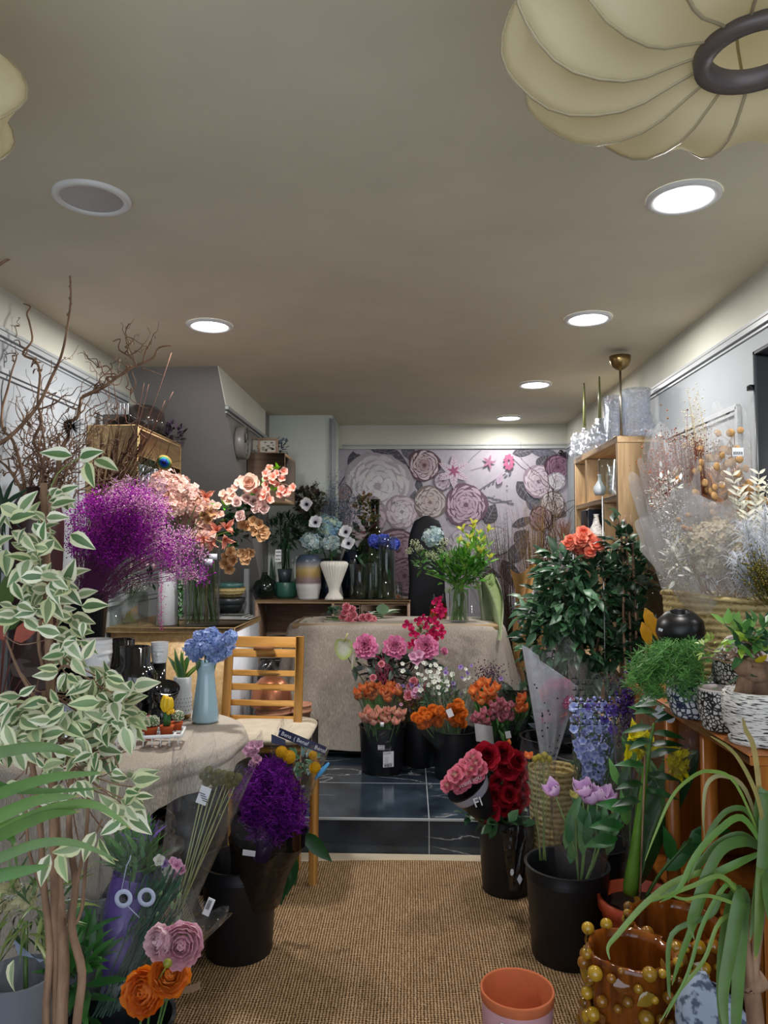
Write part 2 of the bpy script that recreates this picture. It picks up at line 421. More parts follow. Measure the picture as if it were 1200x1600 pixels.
def frame(d, roll=0.0):
    d = V(d).normalized(); x = d.orthogonal().normalized(); y = d.cross(x)
    return Matrix((x, y, d)).transposed() @ Matrix.Rotation(roll, 3, 'Z')
def put(name, data, loc, d=(0, 0, 1), sc=1.0, parent=None, roll=None, label=None, cat=None, group=None):
    """an instance (own object, shared mesh data) at a world place, its axis along d"""
    o = bpy.data.objects.new(name, data); COL.objects.link(o)
    m = frame(d, U(0, 6.28) if roll is None else roll).to_4x4() @ Matrix.Scale(sc, 4)
    loc = V(loc)
    if parent is not None: o.parent = parent; m = Matrix.Translation(loc-WL[parent.name]) @ m
    else: m = Matrix.Translation(loc) @ m
    o.matrix_basis = m; WL[o.name] = loc
    tag(o, label, cat, group); return o
def struct(mb, name, mat, smooth=False, parent=None, kind='structure', **k):
    return mb.build(name, mat, parent=parent, kind=kind if parent is None else None, smooth=smooth, base=None if parent else (0, 0, 0), **k)
def textpart(s, mat, M4, size, parent, name='lettering', bold=False):
    c = bpy.data.curves.new('t', 'FONT'); c.body = s; c.size = size; c.extrude = 0.0002; c.align_x = 'CENTER'; c.align_y = 'CENTER'; c.resolution_u = 2
    t = bpy.data.objects.new('t', c); COL.objects.link(t)
    dg = bpy.context.evaluated_depsgraph_get(); dg.update()
    me = bpy.data.meshes.new_from_object(t.evaluated_get(dg)); bpy.data.objects.remove(t)
    return me
def lettering(parts, parent, name='lettering'):
    """parts: (text, size, colour, Matrix4 world) -> one mesh part"""
    mb = MB()
    for s, size, col, M4 in parts:
        me = textpart(s, None, None, size, None)
        mb.add([M4 @ v.co for v in me.vertices], [tuple(p.vertices) for p in me.polygons], col)
    return mb.build(name, M['print'], parent, smooth=False)
def M4of(o, x, y):
    """matrix with origin o, text direction x, text up y"""
    x = V(x).normalized(); z = x.cross(V(y)).normalized(); y = z.cross(x)
    m = Matrix((x, y, z)).transposed().to_4x4(); m.translation = V(o); return m
# ---------------------------------------------------------------- the room
XL, XR, YB, ZC = -1.635, 1.322, 6.3, 2.5
PZ, PY = 0.172, 3.63
YF = -0.6
mb = MB(); mb.box((-.15, 2.9, -.05), (1.7, 3.6, .05), H('b3a693')); struct(mb, 'floor', M['matte'])
mb = MB(); mb.box((-.15, 2.9, ZC+.05), (1.7, 3.6, .05), H('ffffff')); ceiling = struct(mb, 'ceiling', M['ceiling'])
def wallx(name, X, out, y0, y1):
    t = MB(); t.box((X+out*.05, (y0+y1)/2, 1.15), (.05, (y1-y0)/2, 1.15), (1, 1, 1)); w = struct(t, name, M['wall'])
    u = MB(); u.box((X+out*.05, (y0+y1)/2, 2.4), (.05, (y1-y0)/2, .1), (1, 1, 1)); u.build('frieze', M['wall_top'], w, smooth=False); return w
wl = wallx('wall_left', XL, -1, YF, 6.4); wr = wallx('wall_right', XR, 1, YF, 6.4)
mb = MB(); mb.box((-.15, YB+.05, 1.15), (1.6, .05, 1.15), (1, 1, 1)); wbk = struct(mb, 'wall_back', M['wall'])
mb = MB(); mb.box((-.15, YB+.05, 2.4), (1.6, .05, .1), (1, 1, 1)); mb.build('frieze', M['wall_top'], wbk, smooth=False)
# alcove wall left of the mural
mb = MB(); mb.box((-.85, 6.05, 1.25), (.25, .249, 1.249), (1, 1, 1)); struct(mb, 'wall_alcove', M['alcove'])
mb = MB(); mb.box((-.592, 5.81, 1.25), (.014, .02, 1.22), H('8f9396')); mb.box((-.618, 5.79, 1.25), (.006, .012, 1.22), H('7a7d80')); struct(mb, 'trim_1', M['satin'])
# mouldings
def mould_x(X, out, y0, y1, z, name, n):
    mb = MB()
    for k, (dz, t, h) in enumerate(((0, .016, .010), (.024, .010, .006), (-.022, .008, .004))):
        mb.box((X+out*t/2, (y0+y1)/2, z+dz), (t/2, (y1-y0)/2, h), H('a9adb0'))
    return mb
mb = mould_x(XR, -1, .3, 6.28, 2.295, '', 0); struct(mb, 'trim_2', M['satin'])
mb = mould_x(XL, 1, .3, 4.25, 2.31, '', 0); struct(mb, 'trim_3', M['satin'])
mb = MB()
for dz, t, h in ((0, .02, .012), (.026, .012, .006)): mb.box((.37, YB-t/2, 2.305+dz), (.94, t/2, h), H('b4b6b4'))
struct(mb, 'trim_4', M['satin'])
def panel_frame(X, out, y0, y1, z0, z1, name):
    mb = MB()
    for o, w, t in ((0, .010, .016), (.022, .006, .010)):
        c = H('a9adb0')
        for z in (z0+o, z1-o): mb.box((X+out*t/2, (y0+y1)/2, z), (t/2, (y1-y0)/2-o, w), c)
        for y in (y0+o, y1-o): mb.box((X+out*t/2, y, (z0+z1)/2), (t/2, w, (z1-z0)/2-o), c)
    struct(mb, name, M['satin'])
panel_frame(XL, 1, .5, 3.62, 1.15, 2.165, 'trim_5')
panel_frame(XL, 1, 3.75, 4.9, 1.15, 2.165, 'trim_6')
# panelled doorway on the right wall: outer frame + inner frame, read off the photo
yo0 = 3.02; yo1 = 3.86
panel_frame(XR, -1, yo0, yo1, .6, 2.02, 'trim_7')
panel_frame(XR, -1, yo0+.17, yo1-.1, .7, 1.90, 'trim_8')
# staircase casing: 45 degree soffit, side panel
XS = -1.10
mb = MB()
pts = [(4.22, 2.5), (6.299, 2.5), (6.299, .42)]
pts = [(4.22, 2.5), (6.299, 2.5), (6.299, .9), (5.82, .9)]
for X in (XL+.001, XS): pass
vs = [V((X, y, z)) for X in (XL+.001, XS) for (y, z) in pts]
mb.add(vs, [(0, 3, 2, 1), (4, 5, 6, 7), (0, 1, 5, 4), (1, 2, 6, 5), (2, 3, 7, 6), (3, 0, 4, 7)], (1, 1, 1))
struct(mb, 'wall_stair_soffit', M['stair'])
mb = MB(); t = .006
vs = [V((XS+e, y, z)) for e in (.0008, t) for (y, z) in ((4.21, 2.5), (5.62, 2.5), (5.62, 2.31), (4.40, 2.31))]
mb.add(vs, [(4, 5, 6, 7), (0, 3, 2, 1), (0, 4, 7, 3), (3, 7, 6, 2), (1, 2, 6, 5)], (1, 1, 1)); struct(mb, 'wall_stair_frieze', M['stair_top'])
mb = MB(); mb.box((XS+.01, 5.02, 2.295), (.01, .62, .010), H('a9adb0')); mb.box((XS+.006, 5.02, 2.268), (.006, .62, .004), H('a9adb0')); struct(mb, 'trim_9', M['satin'])
# wall panel under the soffit, painted dark grey for the shade beneath the stairs
mb = MB(); mb.box((-1.37, 5.6, .65), (.262, .02, .475), H('bcc0c2')); struct(mb, 'wall_under_stair', M['stair'])
# raised marble platform
mb = MB(); mb.box(((XL+XR)/2, (PY+YB)/2, PZ/2), ((XR-XL)/2-.002, (YB-PY)/2-.001, PZ/2), (1, 1, 1), bev=0.002); plat = struct(mb, 'floor_platform', M['marble'])
mb = MB(); g = H('aab0b4')
for x in (-1.33, -.62, .09, .80): mb.box((x, PY-.0005, PZ/2), (.0022, .0012, PZ/2-.002), g); mb.box((x, (PY+YB)/2, PZ), (.0022, (YB-PY)/2, .0008), g)
for y in (4.16, 4.76, 5.36): mb.box((-.15, y, PZ), (1.45, .0022, .0008), g)
mb.box((-.15, PY-.003, PZ-.005), (1.47, .004, .005), g)
mb.build('tile_joints', M['satin'], plat, smooth=False)
# floor strip + rug
mb = MB(); mb.box((-.1, PY-.07, .004), (1.4, .065, .004), H('c2b49b'), bev=.002); struct(mb, 'trim_10', M['matte'])
def rug_edge(x): return 3.545-.03*(abs(x-.12)/.6)**2 if abs(x-.12) < 1.2 else 3.42
mb = MB()
mb.grid(lambda u, v: V((-1.45+2.65*u, .1+(rug_edge(-1.45+2.65*u)-.1)*v, .012)), 40, 20, (1, 1, 1))
mb.grid(lambda u, v: V((-1.45+2.65*u, rug_edge(-1.45+2.65*u)+.0, .012*v)), 40, 1, (1, 1, 1))
mb.build('rug', M['rug'], label='brown woven sisal rug covering the shop floor', cat='rug', smooth=False)

# ---------------------------------------------------------------- ceiling lamps
def downlight(px, py, lit, label, r=.085, power=14):
    p = G(px, py, ZC-.004); t = T('ceiling_light', label, 'ceiling light', (p.x, p.y, ZC))
    mb = MB(); mb.lathe([(r*1.28, ZC-.0005), (r*1.28, ZC-.008), (r*1.2, ZC-.013), (r*1.02, ZC-.011), (r*1.0, ZC-.006)], (p.x, p.y, 0), H('d8d8d6'), 40)
    mb.build('trim_ring', M['satin'], t)
    mb = MB(); mb.disc((p.x, p.y, ZC-.007), r*1.01, H('a8a6a4') if not lit else (1, 1, 1), 40)
    mb.build('diffuser', M['led'] if lit else M['satin'], t, smooth=False)
    if lit:
        ld = bpy.data.lights.new('downlight_lamp', 'AREA'); ld.shape = 'DISK'; ld.size = r*1.8; ld.energy = power*.62; ld.color = (1, .97, .94)
        lo = bpy.data.objects.new('downlight_lamp', ld); COL.objects.link(lo); lo.parent = t; lo.location = (0, 0, -.02)
downlight(144, 310, False, 'unlit round recessed ceiling light, far left of the ceiling', .088)
downlight(1068, 309, True, 'lit round ceiling light nearest the front, above the right wall', .083, 11)
downlight(328, 509, True, 'lit round ceiling light on the left in front of the staircase casing', .083, 26)
downlight(919, 498, True, 'lit round ceiling light in the middle of the right row', .083, 14)
downlight(836, 601, True, 'lit round ceiling light, second from the back', .083, 15)
downlight(795, 653, True, 'lit round ceiling light nearest the flowered back wall', .083, 6)

def cocoon(cx, cy, zr, rmax, label, lobes=15, ph=0, ring_r=.075):
    t = T('pendant_lamp', label, 'pendant lamp', (cx, cy, ZC))
    cream = H('f3ebcb')
    prof = [(ring_r, 0), (ring_r*1.5, -.012), (rmax*.5, -.035), (rmax*.75, -.02), (rmax*.92, .03), (rmax, .085), (rmax*.93, .15), (rmax*.7, .2), (rmax*.35, .225), (.03, .23)]
    from bisect import bisect
    def pr(v):
        x = v*(len(prof)-1); i = min(int(x), len(prof)-2); f = x-i; a = prof[max(i-1, 0)]; b = prof[i]; c = prof[i+1]; d = prof[min(i+2, len(prof)-1)]
        return [.5*((2*b[k])+(-a[k]+c[k])*f+(2*a[k]-5*b[k]+4*c[k]-d[k])*f*f+(-a[k]+3*b[k]-3*c[k]+d[k])*f**3) for k in (0, 1)]
    nl = lobes
    def scal(u): return 1-.085*abs(sin(pi*u*nl))
    def fn(u, v):
        r, z = pr(v); a = 2*pi*u+ph+.55*v
        k = 1+(scal(u)-1)*sin(pi*min(1, v*1.05))*1.0
        big = 1+.10*sin(3*a+1)*v
        return V((cx+r*k*big*cos(a), cy+r*k*big*sin(a), zr+z+(1-k)*.12*(1 if v < .5 else -1)))
    mb = MB(); mb.grid(fn, nl*8, 22, cream, closeu=True); mb.build('fabric_shade', M['shade'], t)
    for i in range(nl):
        mb = MB(); mb.tube([fn(i/nl, j/22) for j in range(23)], .0028, H('a89c7c'), 5); mb.build('rib', M['satin'], t)
    mb = MB(); mb.lathe([(ring_r*.82, .012), (ring_r*.82, -.012), (ring_r*1.12, -.014), (ring_r*1.15, .004), (ring_r*1.0, .01)], (cx, cy, zr-.004), H('5c5250'), 36); mb.build('bottom_ring', M['satin'], t)
    mb = MB(); mb.tube([(cx, cy, zr+.2), (cx, cy, ZC)], .004, H('d8d5cc'), 6); mb.lathe([(.001, ZC-.03), (.04, ZC-.028), (.05, ZC)], (cx, cy, 0), H('e0ddd0'), 20); mb.build('cord', M['satin'], t)
cocoon(.50, 1.06, 2.17, .37, 'cream fabric pendant lamp with wire ribs, upper right corner')
cocoon(-1.02, 1.10, 2.13, .37, 'cream fabric pendant lamp, only its edge showing upper left', ph=.4)

# ---------------------------------------------------------------- mural on the back wall
def mural():
    mb = MB(); YM = YB-.002
    p0 = P(527, 1100, YM); p1 = P(886, 701, YM)
    bg = H('b3acb5')
    mb.box(((p0.x+p1.x)/2, YM, (p0.z+p1.z)/2), ((p1.x-p0.x)/2, .0015, (p1.z-p0.z)/2), bg)
    lay = [YM-.0018]
    def poly(pts, c):
        lay[0] -= .000012
        q = [P(min(885, max(528, x)), max(702, y), lay[0]) for x, y in pts]
        g = sum(c)/3; c = mixc(c, (g*1.02, g*.98, g*1.04), .38); c = tuple(k*.86 for k in c); mb.add(q, [tuple(range(len(q)))], c)
    def blob(cx, cy, r, rr, ang, c, n=12, wob=.12):
        pts = []; ph = U(0, 6)
        for i in range(n):
            a = 2*pi*i/n; k = 1+wob*sin(3*a+ph)+U(-wob, wob)*.5
            x = r*k*cos(a); y = rr*k*sin(a)
            pts.append((cx+x*cos(ang)-y*sin(ang), cy+x*sin(ang)+y*cos(ang)))
        poly(pts, c)
    def rose(cx, cy, R0, cout, cin, dark, layers=5):
        blob(cx, cy, R0*1.05, R0*1.05, 0, dark, 20, .06)
        for l in range(layers):
            f = 1-l/layers; n = max(3, int(8*f)+2); ph = U(0, 6)
            c = mixc(cout, cin, l/(layers-1))
            for i in range(n):
                a = ph+2*pi*i/n; rad = R0*f*.62
                px, py = cx+rad*cos(a), cy+rad*sin(a); s = R0*f*.44
                blob(px, py, s*1.08, s*.88, a+pi/2, dark, 12, .1)
                blob(px-cos(a)*s*.07, py-sin(a)*s*.07, s, s*.8, a+pi/2, jit(c, .07), 12, .1)
        blob(cx, cy, R0*.12, R0*.12, 0, dark)
    def leaf(cx, cy, Ln, W, ang, c, vein):
        def at(t, s): x = (t-.5)*Ln; y = s*W*.5*sin(pi*t**.8); return (cx+x*cos(ang)-y*sin(ang), cy+x*sin(ang)+y*cos(ang))
        poly([at(i/8, 1) for i in range(9)]+[at(i/8, -1) for i in range(7, 0, -1)], c)
        poly([at(0, .05), at(.5, .06), at(1, 0), at(.5, -.06)], vein)
        for i in range(1, 6):
            t = i/6.5
            for s in (1, -1): poly([at(t, 0), at(t+.02, .02*s), at(min(1, t+.14), .85*s), at(min(1, t+.12), .85*s)], vein)
    def stem(pts, w, c):
        for a, b in zip(pts, pts[1:]):
            dx, dy = b[0]-a[0], b[1]-a[1]; l = sqrt(dx*dx+dy*dy)+1e-6; nx, ny = -dy/l*w, dx/l*w
            poly([(a[0]+nx, a[1]+ny), (b[0]+nx, b[1]+ny), (b[0]-nx, b[1]-ny), (a[0]-nx, a[1]-ny)], c)
    lf, vn = H('55535f'), H('8c8b98'); lf2 = H('6c6c80')
    for a in [(553, 725, 40, 20, 1.5), (570, 742, 34, 18, -.5), (562, 718, 30, 14, .5), (615, 715, 62, 26, .6), (640, 708, 40, 20, .9), (600, 706, 46, 16, .3), (645, 780, 30, 14, -1.3), (655, 760, 22, 12, 1.3),
              (766, 803, 36, 26, -1.1), (822, 770, 46, 24, .9), (838, 790, 40, 22, .6), (815, 838, 30, 22, -.6), (850, 706, 50, 18, .2), (820, 705, 40, 16, -.2), (870, 800, 40, 20, .3), (556, 785, 44, 16, .3), (630, 812, 60, 20, .1), (818, 815, 40, 14, -.4), (810, 860, 50, 26, -1.0), (848, 722, 26, 20, -.9),
              (760, 895, 50, 22, .3), (800, 900, 60, 26, 1.0), (790, 960, 60, 30, 1.2), (880, 716, 18, 30, 1)]:
        leaf(*a, c=jit(lf if R() < .6 else lf2, .15), vein=vn)
    stem([(529, 760), (545, 735), (552, 705)], .8, lf); stem([(575, 762), (590, 735), (600, 702)], .8, lf); stem([(742, 770), (770, 752), (790, 740)], .7, lf2); stem([(750, 775), (770, 786), (800, 782)], .7, lf2)
    stem([(722, 735), (738, 715), (752, 703)], .6, vn); stem([(735, 735), (760, 728), (776, 718)], .5, H('b09cae')); stem([(800, 715), (815, 730), (828, 738)], .5, lf2)
    for k in range(9): leaf(745+k*6.5, 768-k*3.4, 8, 3, -1.0+.3*(k % 2), lf2, vn); leaf(752+k*6, 774+k*1.6, 8, 3, .1+.5*(k % 2), lf2, vn)
    pk = H('c3a0b2'); dk = H('85606f'); wt = H('dcd6dc'); cr = H('cfc3bd')
    rose(590, 760, 52, H('d6cdd2'), H('e2dfe2'), H('b5a8b2'), 6); rose(570, 810, 34, H('cfb4bf'), H('d6cdd2'), H('a5919c'), 4)
    rose(628, 800, 26, H('d8c2cc'), wt, H('a8909d'), 4)
    rose(663, 727, 24, H('d6c5cc'), H('a4707f'), H('6f4654'), 5)
    rose(672, 785, 25, cr, H('c9b2a8'), H('8b7570'), 5)
    rose(728, 789, 32, H('cda9bf'), H('c59db6'), H('7b556c'), 6)
    rose(692, 752, 14, H('c9b4c3'), H('b9a0b2'), H('715c6c'), 3)
    rose(843, 752, 25, H('d9c5d0'), H('cdb2c2'), H('a58798'), 5); rose(872, 730, 20, H('a2688f'), H('8a4a70'), H('5d2f4b'), 4)
    rose(863, 787, 19, H('d5ccc8'), H('b9a5a0'), H('85726e'), 5); rose(870, 752, 14, wt, H('cfc2cc'), H('a99aa8'), 3)
    rose(622, 860, 34, H('b28e9f'), H('a27888'), H('6f4c5c'), 5); rose(632, 900, 28, H('a07c8e'), H('8a6273'), H('604050'), 5)
    rose(845, 810, 18, H('b48a92'), H('8d5c68'), H('5c3f48'), 4); rose(535, 770, 14, H('c4a3a6'), H('ab8386'), H('77585c'), 4)
    rose(775, 845, 22, H('cfc7d0'), H('d6ccd6'), H('aea3b2'), 3); rose(725, 850, 25, H('c8bec9'), wt, H('a395a5'), 4)
    # lily and small magenta blooms
    for k in range(6):
        a = -pi/2+k*pi/3; leaf(709+13*cos(a), 737+13*sin(a), 28, 12, a, H('d3c0d0'), H('b03e78')); 
    for k in range(6): a = .3+k*pi/3; leaf(709+5*cos(a), 736+5*sin(a), 11, 4, a, H('b8407e'), H('8c2b5c'))
    for k in range(9): a = k*.7; blob(795+5*cos(a), 722+9*sin(a), 4, 3, a, jit(H('c9407e'), .15))
    for k in range(5): a = k*1.25; leaf(764+5*cos(a), 722+6*sin(a), 12, 4, a, H('b8578a'), H('c984a8'))
    leaf(781, 748, 20, 10, -1.2, H('c7a6c6'), H('a884a8'))
    for k in range(26): x, y = U(535, 880), U(705, 860); blob(x, y, U(.8, 1.8), U(.8, 1.8), 0, lf2)
    o = mb.build('flowered_wallpaper', M['print'], label='pale lilac wallpaper mural printed with large roses and dark leaves on the back wall', cat='wallpaper', smooth=False)
mural()
# ---------------------------------------------------------------- flower heads (axis +Z, unit = metres at scale 1)
def petal(mb, ang, Ln, W, e0, e1, cup, r0, z0, c0, c1, n=4, m=2, ruf=0.0, prof=0.65, tip=0.25):
    r, z = r0, z0; vs = []; cs = []; ca, sa = cos(ang), sin(ang); ph = U(0, 6)
    for i in range(n+1):
        t = i/n; el = radians(e0+(e1-e0)*(t**.5 if e1 > e0 else t**1.3))
        w = W*.5*(.28+.72*sin(pi/2*min(1, t/.6)) if t < .6 else 1-(.34+.62*max(0, tip-.25)/.65)*((t-.6)/.4)**2.2)
        for j in range(-m, m+1):
            u = j/m; inn = cup*w*u*u + (ruf*W*sin(ph+u*5+t*2)*t if ruf else 0)
            rr = r-sin(el)*inn-.16*Ln*u*u*t**3*cos(el); zz = z+cos(el)*inn-(.16*Ln*u*u*t**3)*sin(el)-0
            lat = u*w
            vs.append(V((rr*ca-lat*sa, rr*sa+lat*ca, zz))); cs.append(mixc(c0, c1, t))
        r += cos(el)*Ln/n; z += sin(el)*Ln/n
    k = 2*m+1
    mb.add(vs, [(i*k+j, i*k+j+1, (i+1)*k+j+1, (i+1)*k+j) for i in range(n) for j in range(2*m)], cs)
def bloom(layers, name='bloom', extra=None):
    mb = MB(); ph = 0
    for (n, Ln, W, e0, e1, cup, r0, z0, c0, c1, *rest) in layers:
        ruf = rest[0] if rest else 0; tip = rest[1] if len(rest) > 1 else .25
        ph += 2.4
        for k in range(n): petal(mb, ph+2*pi*k/n+U(-.1, .1), Ln*U(.93, 1.06), W, e0+U(-5, 5), e1+U(-5, 5), cup, r0, z0, jit(c0, .06), jit(c1, .06), ruf=ruf, tip=tip)
    if extra: extra(mb)
    me = mb.mesh(name); return me
def green_base(mb, r=.006, L_=.02, c=H('5f7d3c')): mb.lathe([(r*.4, -L_), (r, -L_*.4), (r*1.3, .002), (r*.2, .004)], (0, 0, 0), c, 7)
def fl(me, mat='petal'): me.materials.append(M[mat]); return me
def rose_me(c_in, c_out, R0=.03):
    k = R0/.03
    return fl(bloom([(3, .022*k, .02*k, 88, 100, .5, .003*k, .004*k, c_in, c_in), (4, .026*k, .026*k, 80, 98, .5, .006*k, .002*k, c_in, c_in), (5, .030*k, .032*k, 68, 92, .45, .008*k, 0, c_in, c_out),
        (5, .033*k, .038*k, 52, 78, .4, .009*k, 0, c_out, c_out), (6, .036*k, .040*k, 34, 40, .3, .010*k, 0, c_out, c_out), (4, .032*k, .040*k, 24, -10, .25, .010*k, 0, c_out, c_out)], extra=lambda m: green_base(m, .008*k)))
def ranunc_me(c_in, c_out, R0=.04, open_=1):
    k = R0/.04; ls = []
    for i in range(7):
        f = i/6; ls.append((4+i, (.026+.008*f)*k, (.014+.024*f)*k, 86-46*f, 122-36*f*open_, .45, (.001+.019*f)*k, .006*k*(1-f), mixc(mixc(c_in, c_out, f), (0, 0, 0), .12), mixc(c_out, (1, .9, .7), .06+.08*(i % 2)), .05, .3))  # bases darkened and rims lightened, painting in the shading between petal layers
    ls.append((7, .034*k, .040*k, 8, 72, .35, .014*k, -.002, c_out, c_out, .04, .1))
    return fl(bloom(ls, extra=lambda m: (green_base(m, .007*k), m.ball((0, 0, .022*k), .005*k, mixc(c_in, H('5a6b2a'), .5), 7, 5))))
def peony_me(c_in, c_out, R0=.05):
    k = R0/.05; ls = []
    for i, (n, e0, e1, Ln) in enumerate([(6, 88, 110, .028), (8, 75, 95, .034), (9, 60, 75, .038), (9, 45, 55, .044), (9, 25, 30, .048), (8, 5, 0, .048), (6, -15, -40, .045)]):
        ls.append((n, Ln*k, .034*k, e0, e1, .25, .006*k, .010*k, mixc(c_in, c_out, i/6), mixc(c_in, c_out, U(.3, 1)), .14, .1))
    return fl(bloom(ls))
def carn_me(c, R0=.025):
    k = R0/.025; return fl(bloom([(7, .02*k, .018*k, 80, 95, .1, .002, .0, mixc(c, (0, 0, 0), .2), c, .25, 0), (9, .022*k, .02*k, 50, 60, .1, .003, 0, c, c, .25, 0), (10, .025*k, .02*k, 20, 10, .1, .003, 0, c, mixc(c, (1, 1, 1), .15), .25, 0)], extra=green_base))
def tulip_me(c0, c1, k=1.0, op=0):
    return fl(bloom([(3, .050*k, .034*k, 5, 112-op, .62, .001, 0, c0, c1, 0, .6), (3, .052*k, .036*k, 0, 109-op, .62, .001, -.001, c0, c1, 0, .6)]))
def lily_me(c0, c1, k=1.0):
    return fl(bloom([(3, .06*k, .022*k, 75, -10, .3, .003, 0, c0, c1, .03, .9), (3, .058*k, .018*k, 78, 5, .3, .002, 0, c0, c1, .03, .9)],
        extra=lambda m: [m.tube([(0, 0, 0), (.008*cos(a), .008*sin(a), .045*k)], .0008, c0, 3) for a in (0, 2, 4)]))
def blossom_me(c0, c1, k=1.0, n=5, cen=None):
    return fl(bloom([(n, .018*k, .018*k, 35, 5, .3, .002, 0, c0, c1, .05, 0)], extra=lambda m: m.ball((0, 0, .004*k), .0035*k, cen or c0, 6, 4)))
def anemone_me(): return fl(bloom([(4, .03, .03, 20, 30, .3, .004, 0, H('e9e9ef'), H('f3f3f5'), .04, .1), (4, .028, .028, 25, 40, .3, .004, .003, H('dcdce8'), H('f3f3f5'), .04, .1)],
        extra=lambda m: (m.ball((0, 0, .008), .008, H('16161c'), 8, 6), [m.octa((.012*cos(a), .012*sin(a), .01), .0016, H('111118')) for a in [i*.5 for i in range(13)]])))
def pompon_me(c, R0=.022, n=150):
    mb = MB(); mb.ball((0, 0, 0), R0*.85, mixc(c, (0, 0, 0), .15), 10, 8)
    for i in range(n):
        z = 1-2*(i+.5)/n; a = i*2.39996; r = sqrt(1-z*z); d = V((r*cos(a), r*sin(a), z))
        mb.octa(d*R0*.92, R0*.13, jit(c, .12))
    me = mb.mesh('pompon'); return fl(me)
def hydra_me(cols, R0=.06, n=60, fs=.016, flat=.75):
    mb = MB()
    for i in range(n):
        z = 1-1.65*(i+.5)/n; a = i*2.39996; r = sqrt(max(0, 1-z*z)); d = V((r*cos(a), r*sin(a), z))
        F = frame(d+V((U(-.7, .7), U(-.7, .7), U(-.7, .7))), U(0, 1.6)); c = random.choice(cols); c = jit(c, .15)
        o = V((d.x*R0, d.y*R0, d.z*R0*flat))*U(.74, 1.12); f = fs*U(1.0, 1.5)
        for k in range(4):
            b = k*pi/2; x = V((cos(b), sin(b), 0)); y = V((-sin(b), cos(b), 0))
            vs = [V((0, 0, 0)), x*f*.55-y*f*.5+V((0, 0, f*.12)), x*f*1.05+V((0, 0, f*.02)), x*f*.55+y*f*.5+V((0, 0, f*.12))]
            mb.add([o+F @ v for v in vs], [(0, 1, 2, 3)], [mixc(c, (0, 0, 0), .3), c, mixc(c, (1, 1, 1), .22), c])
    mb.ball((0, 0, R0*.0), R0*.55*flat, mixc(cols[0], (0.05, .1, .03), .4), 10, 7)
    return fl(mb.mesh('hydrangea_head', smooth=False))
def floret_me(cols, R0=.02, n=40, s=.0025, up=1):
    mb = MB()
    for i in range(n):
        d = V((U(-1, 1), U(-1, 1), U(-.2, 1)*up))
        if d.length > 1: d.normalize()
        mb.octa(d*R0, s*U(.7, 1.3), jit(random.choice(cols), .15)); 
        if i % 3 == 0: mb.tube([(0, 0, -R0*.8), d*R0], .0005, H('7f9552'), 3, False)
    return fl(mb.mesh('floret'))
GRN = [H('3d5f2a'), H('4f7434'), H('2f4f26'), H('62853f')]
def crv(a, b, sag=0.0, n=6, side=V((0, 0, 0))):
    a = V(a); b = V(b); return [a.lerp(b, i/n)+V((0, 0, sag*4*(i/n)*(1-i/n)))+side*(4*(i/n)*(1-i/n)) for i in range(n+1)]
def wiggle(a, b, n=10, amp=.02):
    a = V(a); b = V(b); out = []
    for i in range(n+1):
        o = V((U(-1, 1), U(-1, 1), U(-1, 1)))*amp if 0 < i < n else V((0, 0, 0)); out.append(a.lerp(b, i/n)+o)
    return out
def smooth(pts, k=3):
    pts = [V(p) for p in pts]; out = []
    for i in range(len(pts)-1):
        a = pts[max(i-1, 0)]; b = pts[i]; c = pts[i+1]; d = pts[min(i+2, len(pts)-1)]
        for j in range(k):
            f = j/k; out.append(.5*((2*b)+(-a+c)*f+(2*a-5*b+4*c-d)*f*f+(-a+3*b-3*c+d)*f**3))
    out.append(pts[-1]); return out
def bush(mb, c, rad, n, Ln, W, cols, edge=None, shell=.5, up=.4, bend=.3, seg=3, droop=0, flt=None):
    c = V(c); i = 0; tries = 0
    while i < n and tries < n*6:
        tries += 1
        d = V((random.gauss(0, 1), random.gauss(0, 1), random.gauss(0, 1))).normalized(); k = U(shell, 1)**.6
        p = c+V((d.x*rad[0]*k, d.y*rad[1]*k, d.z*rad[2]*k))
        if flt and not flt(p): continue
        i += 1
        dd = d*.8+V((U(-.8, .8), U(-.8, .8), U(-.5, .6)+up-droop))
        nn = V((U(-.5, .5), U(-.9, .2), 1))
        s = U(.7, 1.2); mb.leaf(p, dd, nn, Ln*s, W*s, jit(random.choice(cols), .2), edge and jit(edge, .08), bend=bend*U(.3, 1.5), n=seg)
def bucket(px, pyb, z0, wpx, h, label, cat='bucket', group=None, taper=.86, d=None, name='flower_bucket', col=H('15161a'), bands=True):
    p = G(px, pyb, z0) if d is None else V((*P(px, pyb, d)[:2], z0)); r = S(wpx, p.y)/2
    t = T(name, label, cat, (p.x, p.y, z0), group)
    r0 = r*taper; mb = MB(); prof = [(.001, .002), (r0*.96, .002), (r0, .008)]
    prof += [(r0+(r-r0)*.86, h*.86)]
    if bands: prof += [(r*.995, h*.865), (r*.985, h*.90), (r*1.005, h*.905), (r*.99, h*.94)]
    prof += [(r*.985, h*.985), (r*1.03, h*.99), (r*1.035, h), (r*.96, h*1.0), (r*.94, h*.98), (r0*.93, .02), (.001, .015)]
    mb.lathe(prof, (p.x, p.y, z0), col, 40); mb.build('bucket_body', M['plastic'], t, angle=40)
    return t, V((p.x, p.y, z0)), r
def water(t, p, r, z, col=H('1a1f1c')):
    mb = MB(); mb.disc((p.x, p.y, z), r, col, 24); mb.build('water', M['gloss'], t, smooth=False)
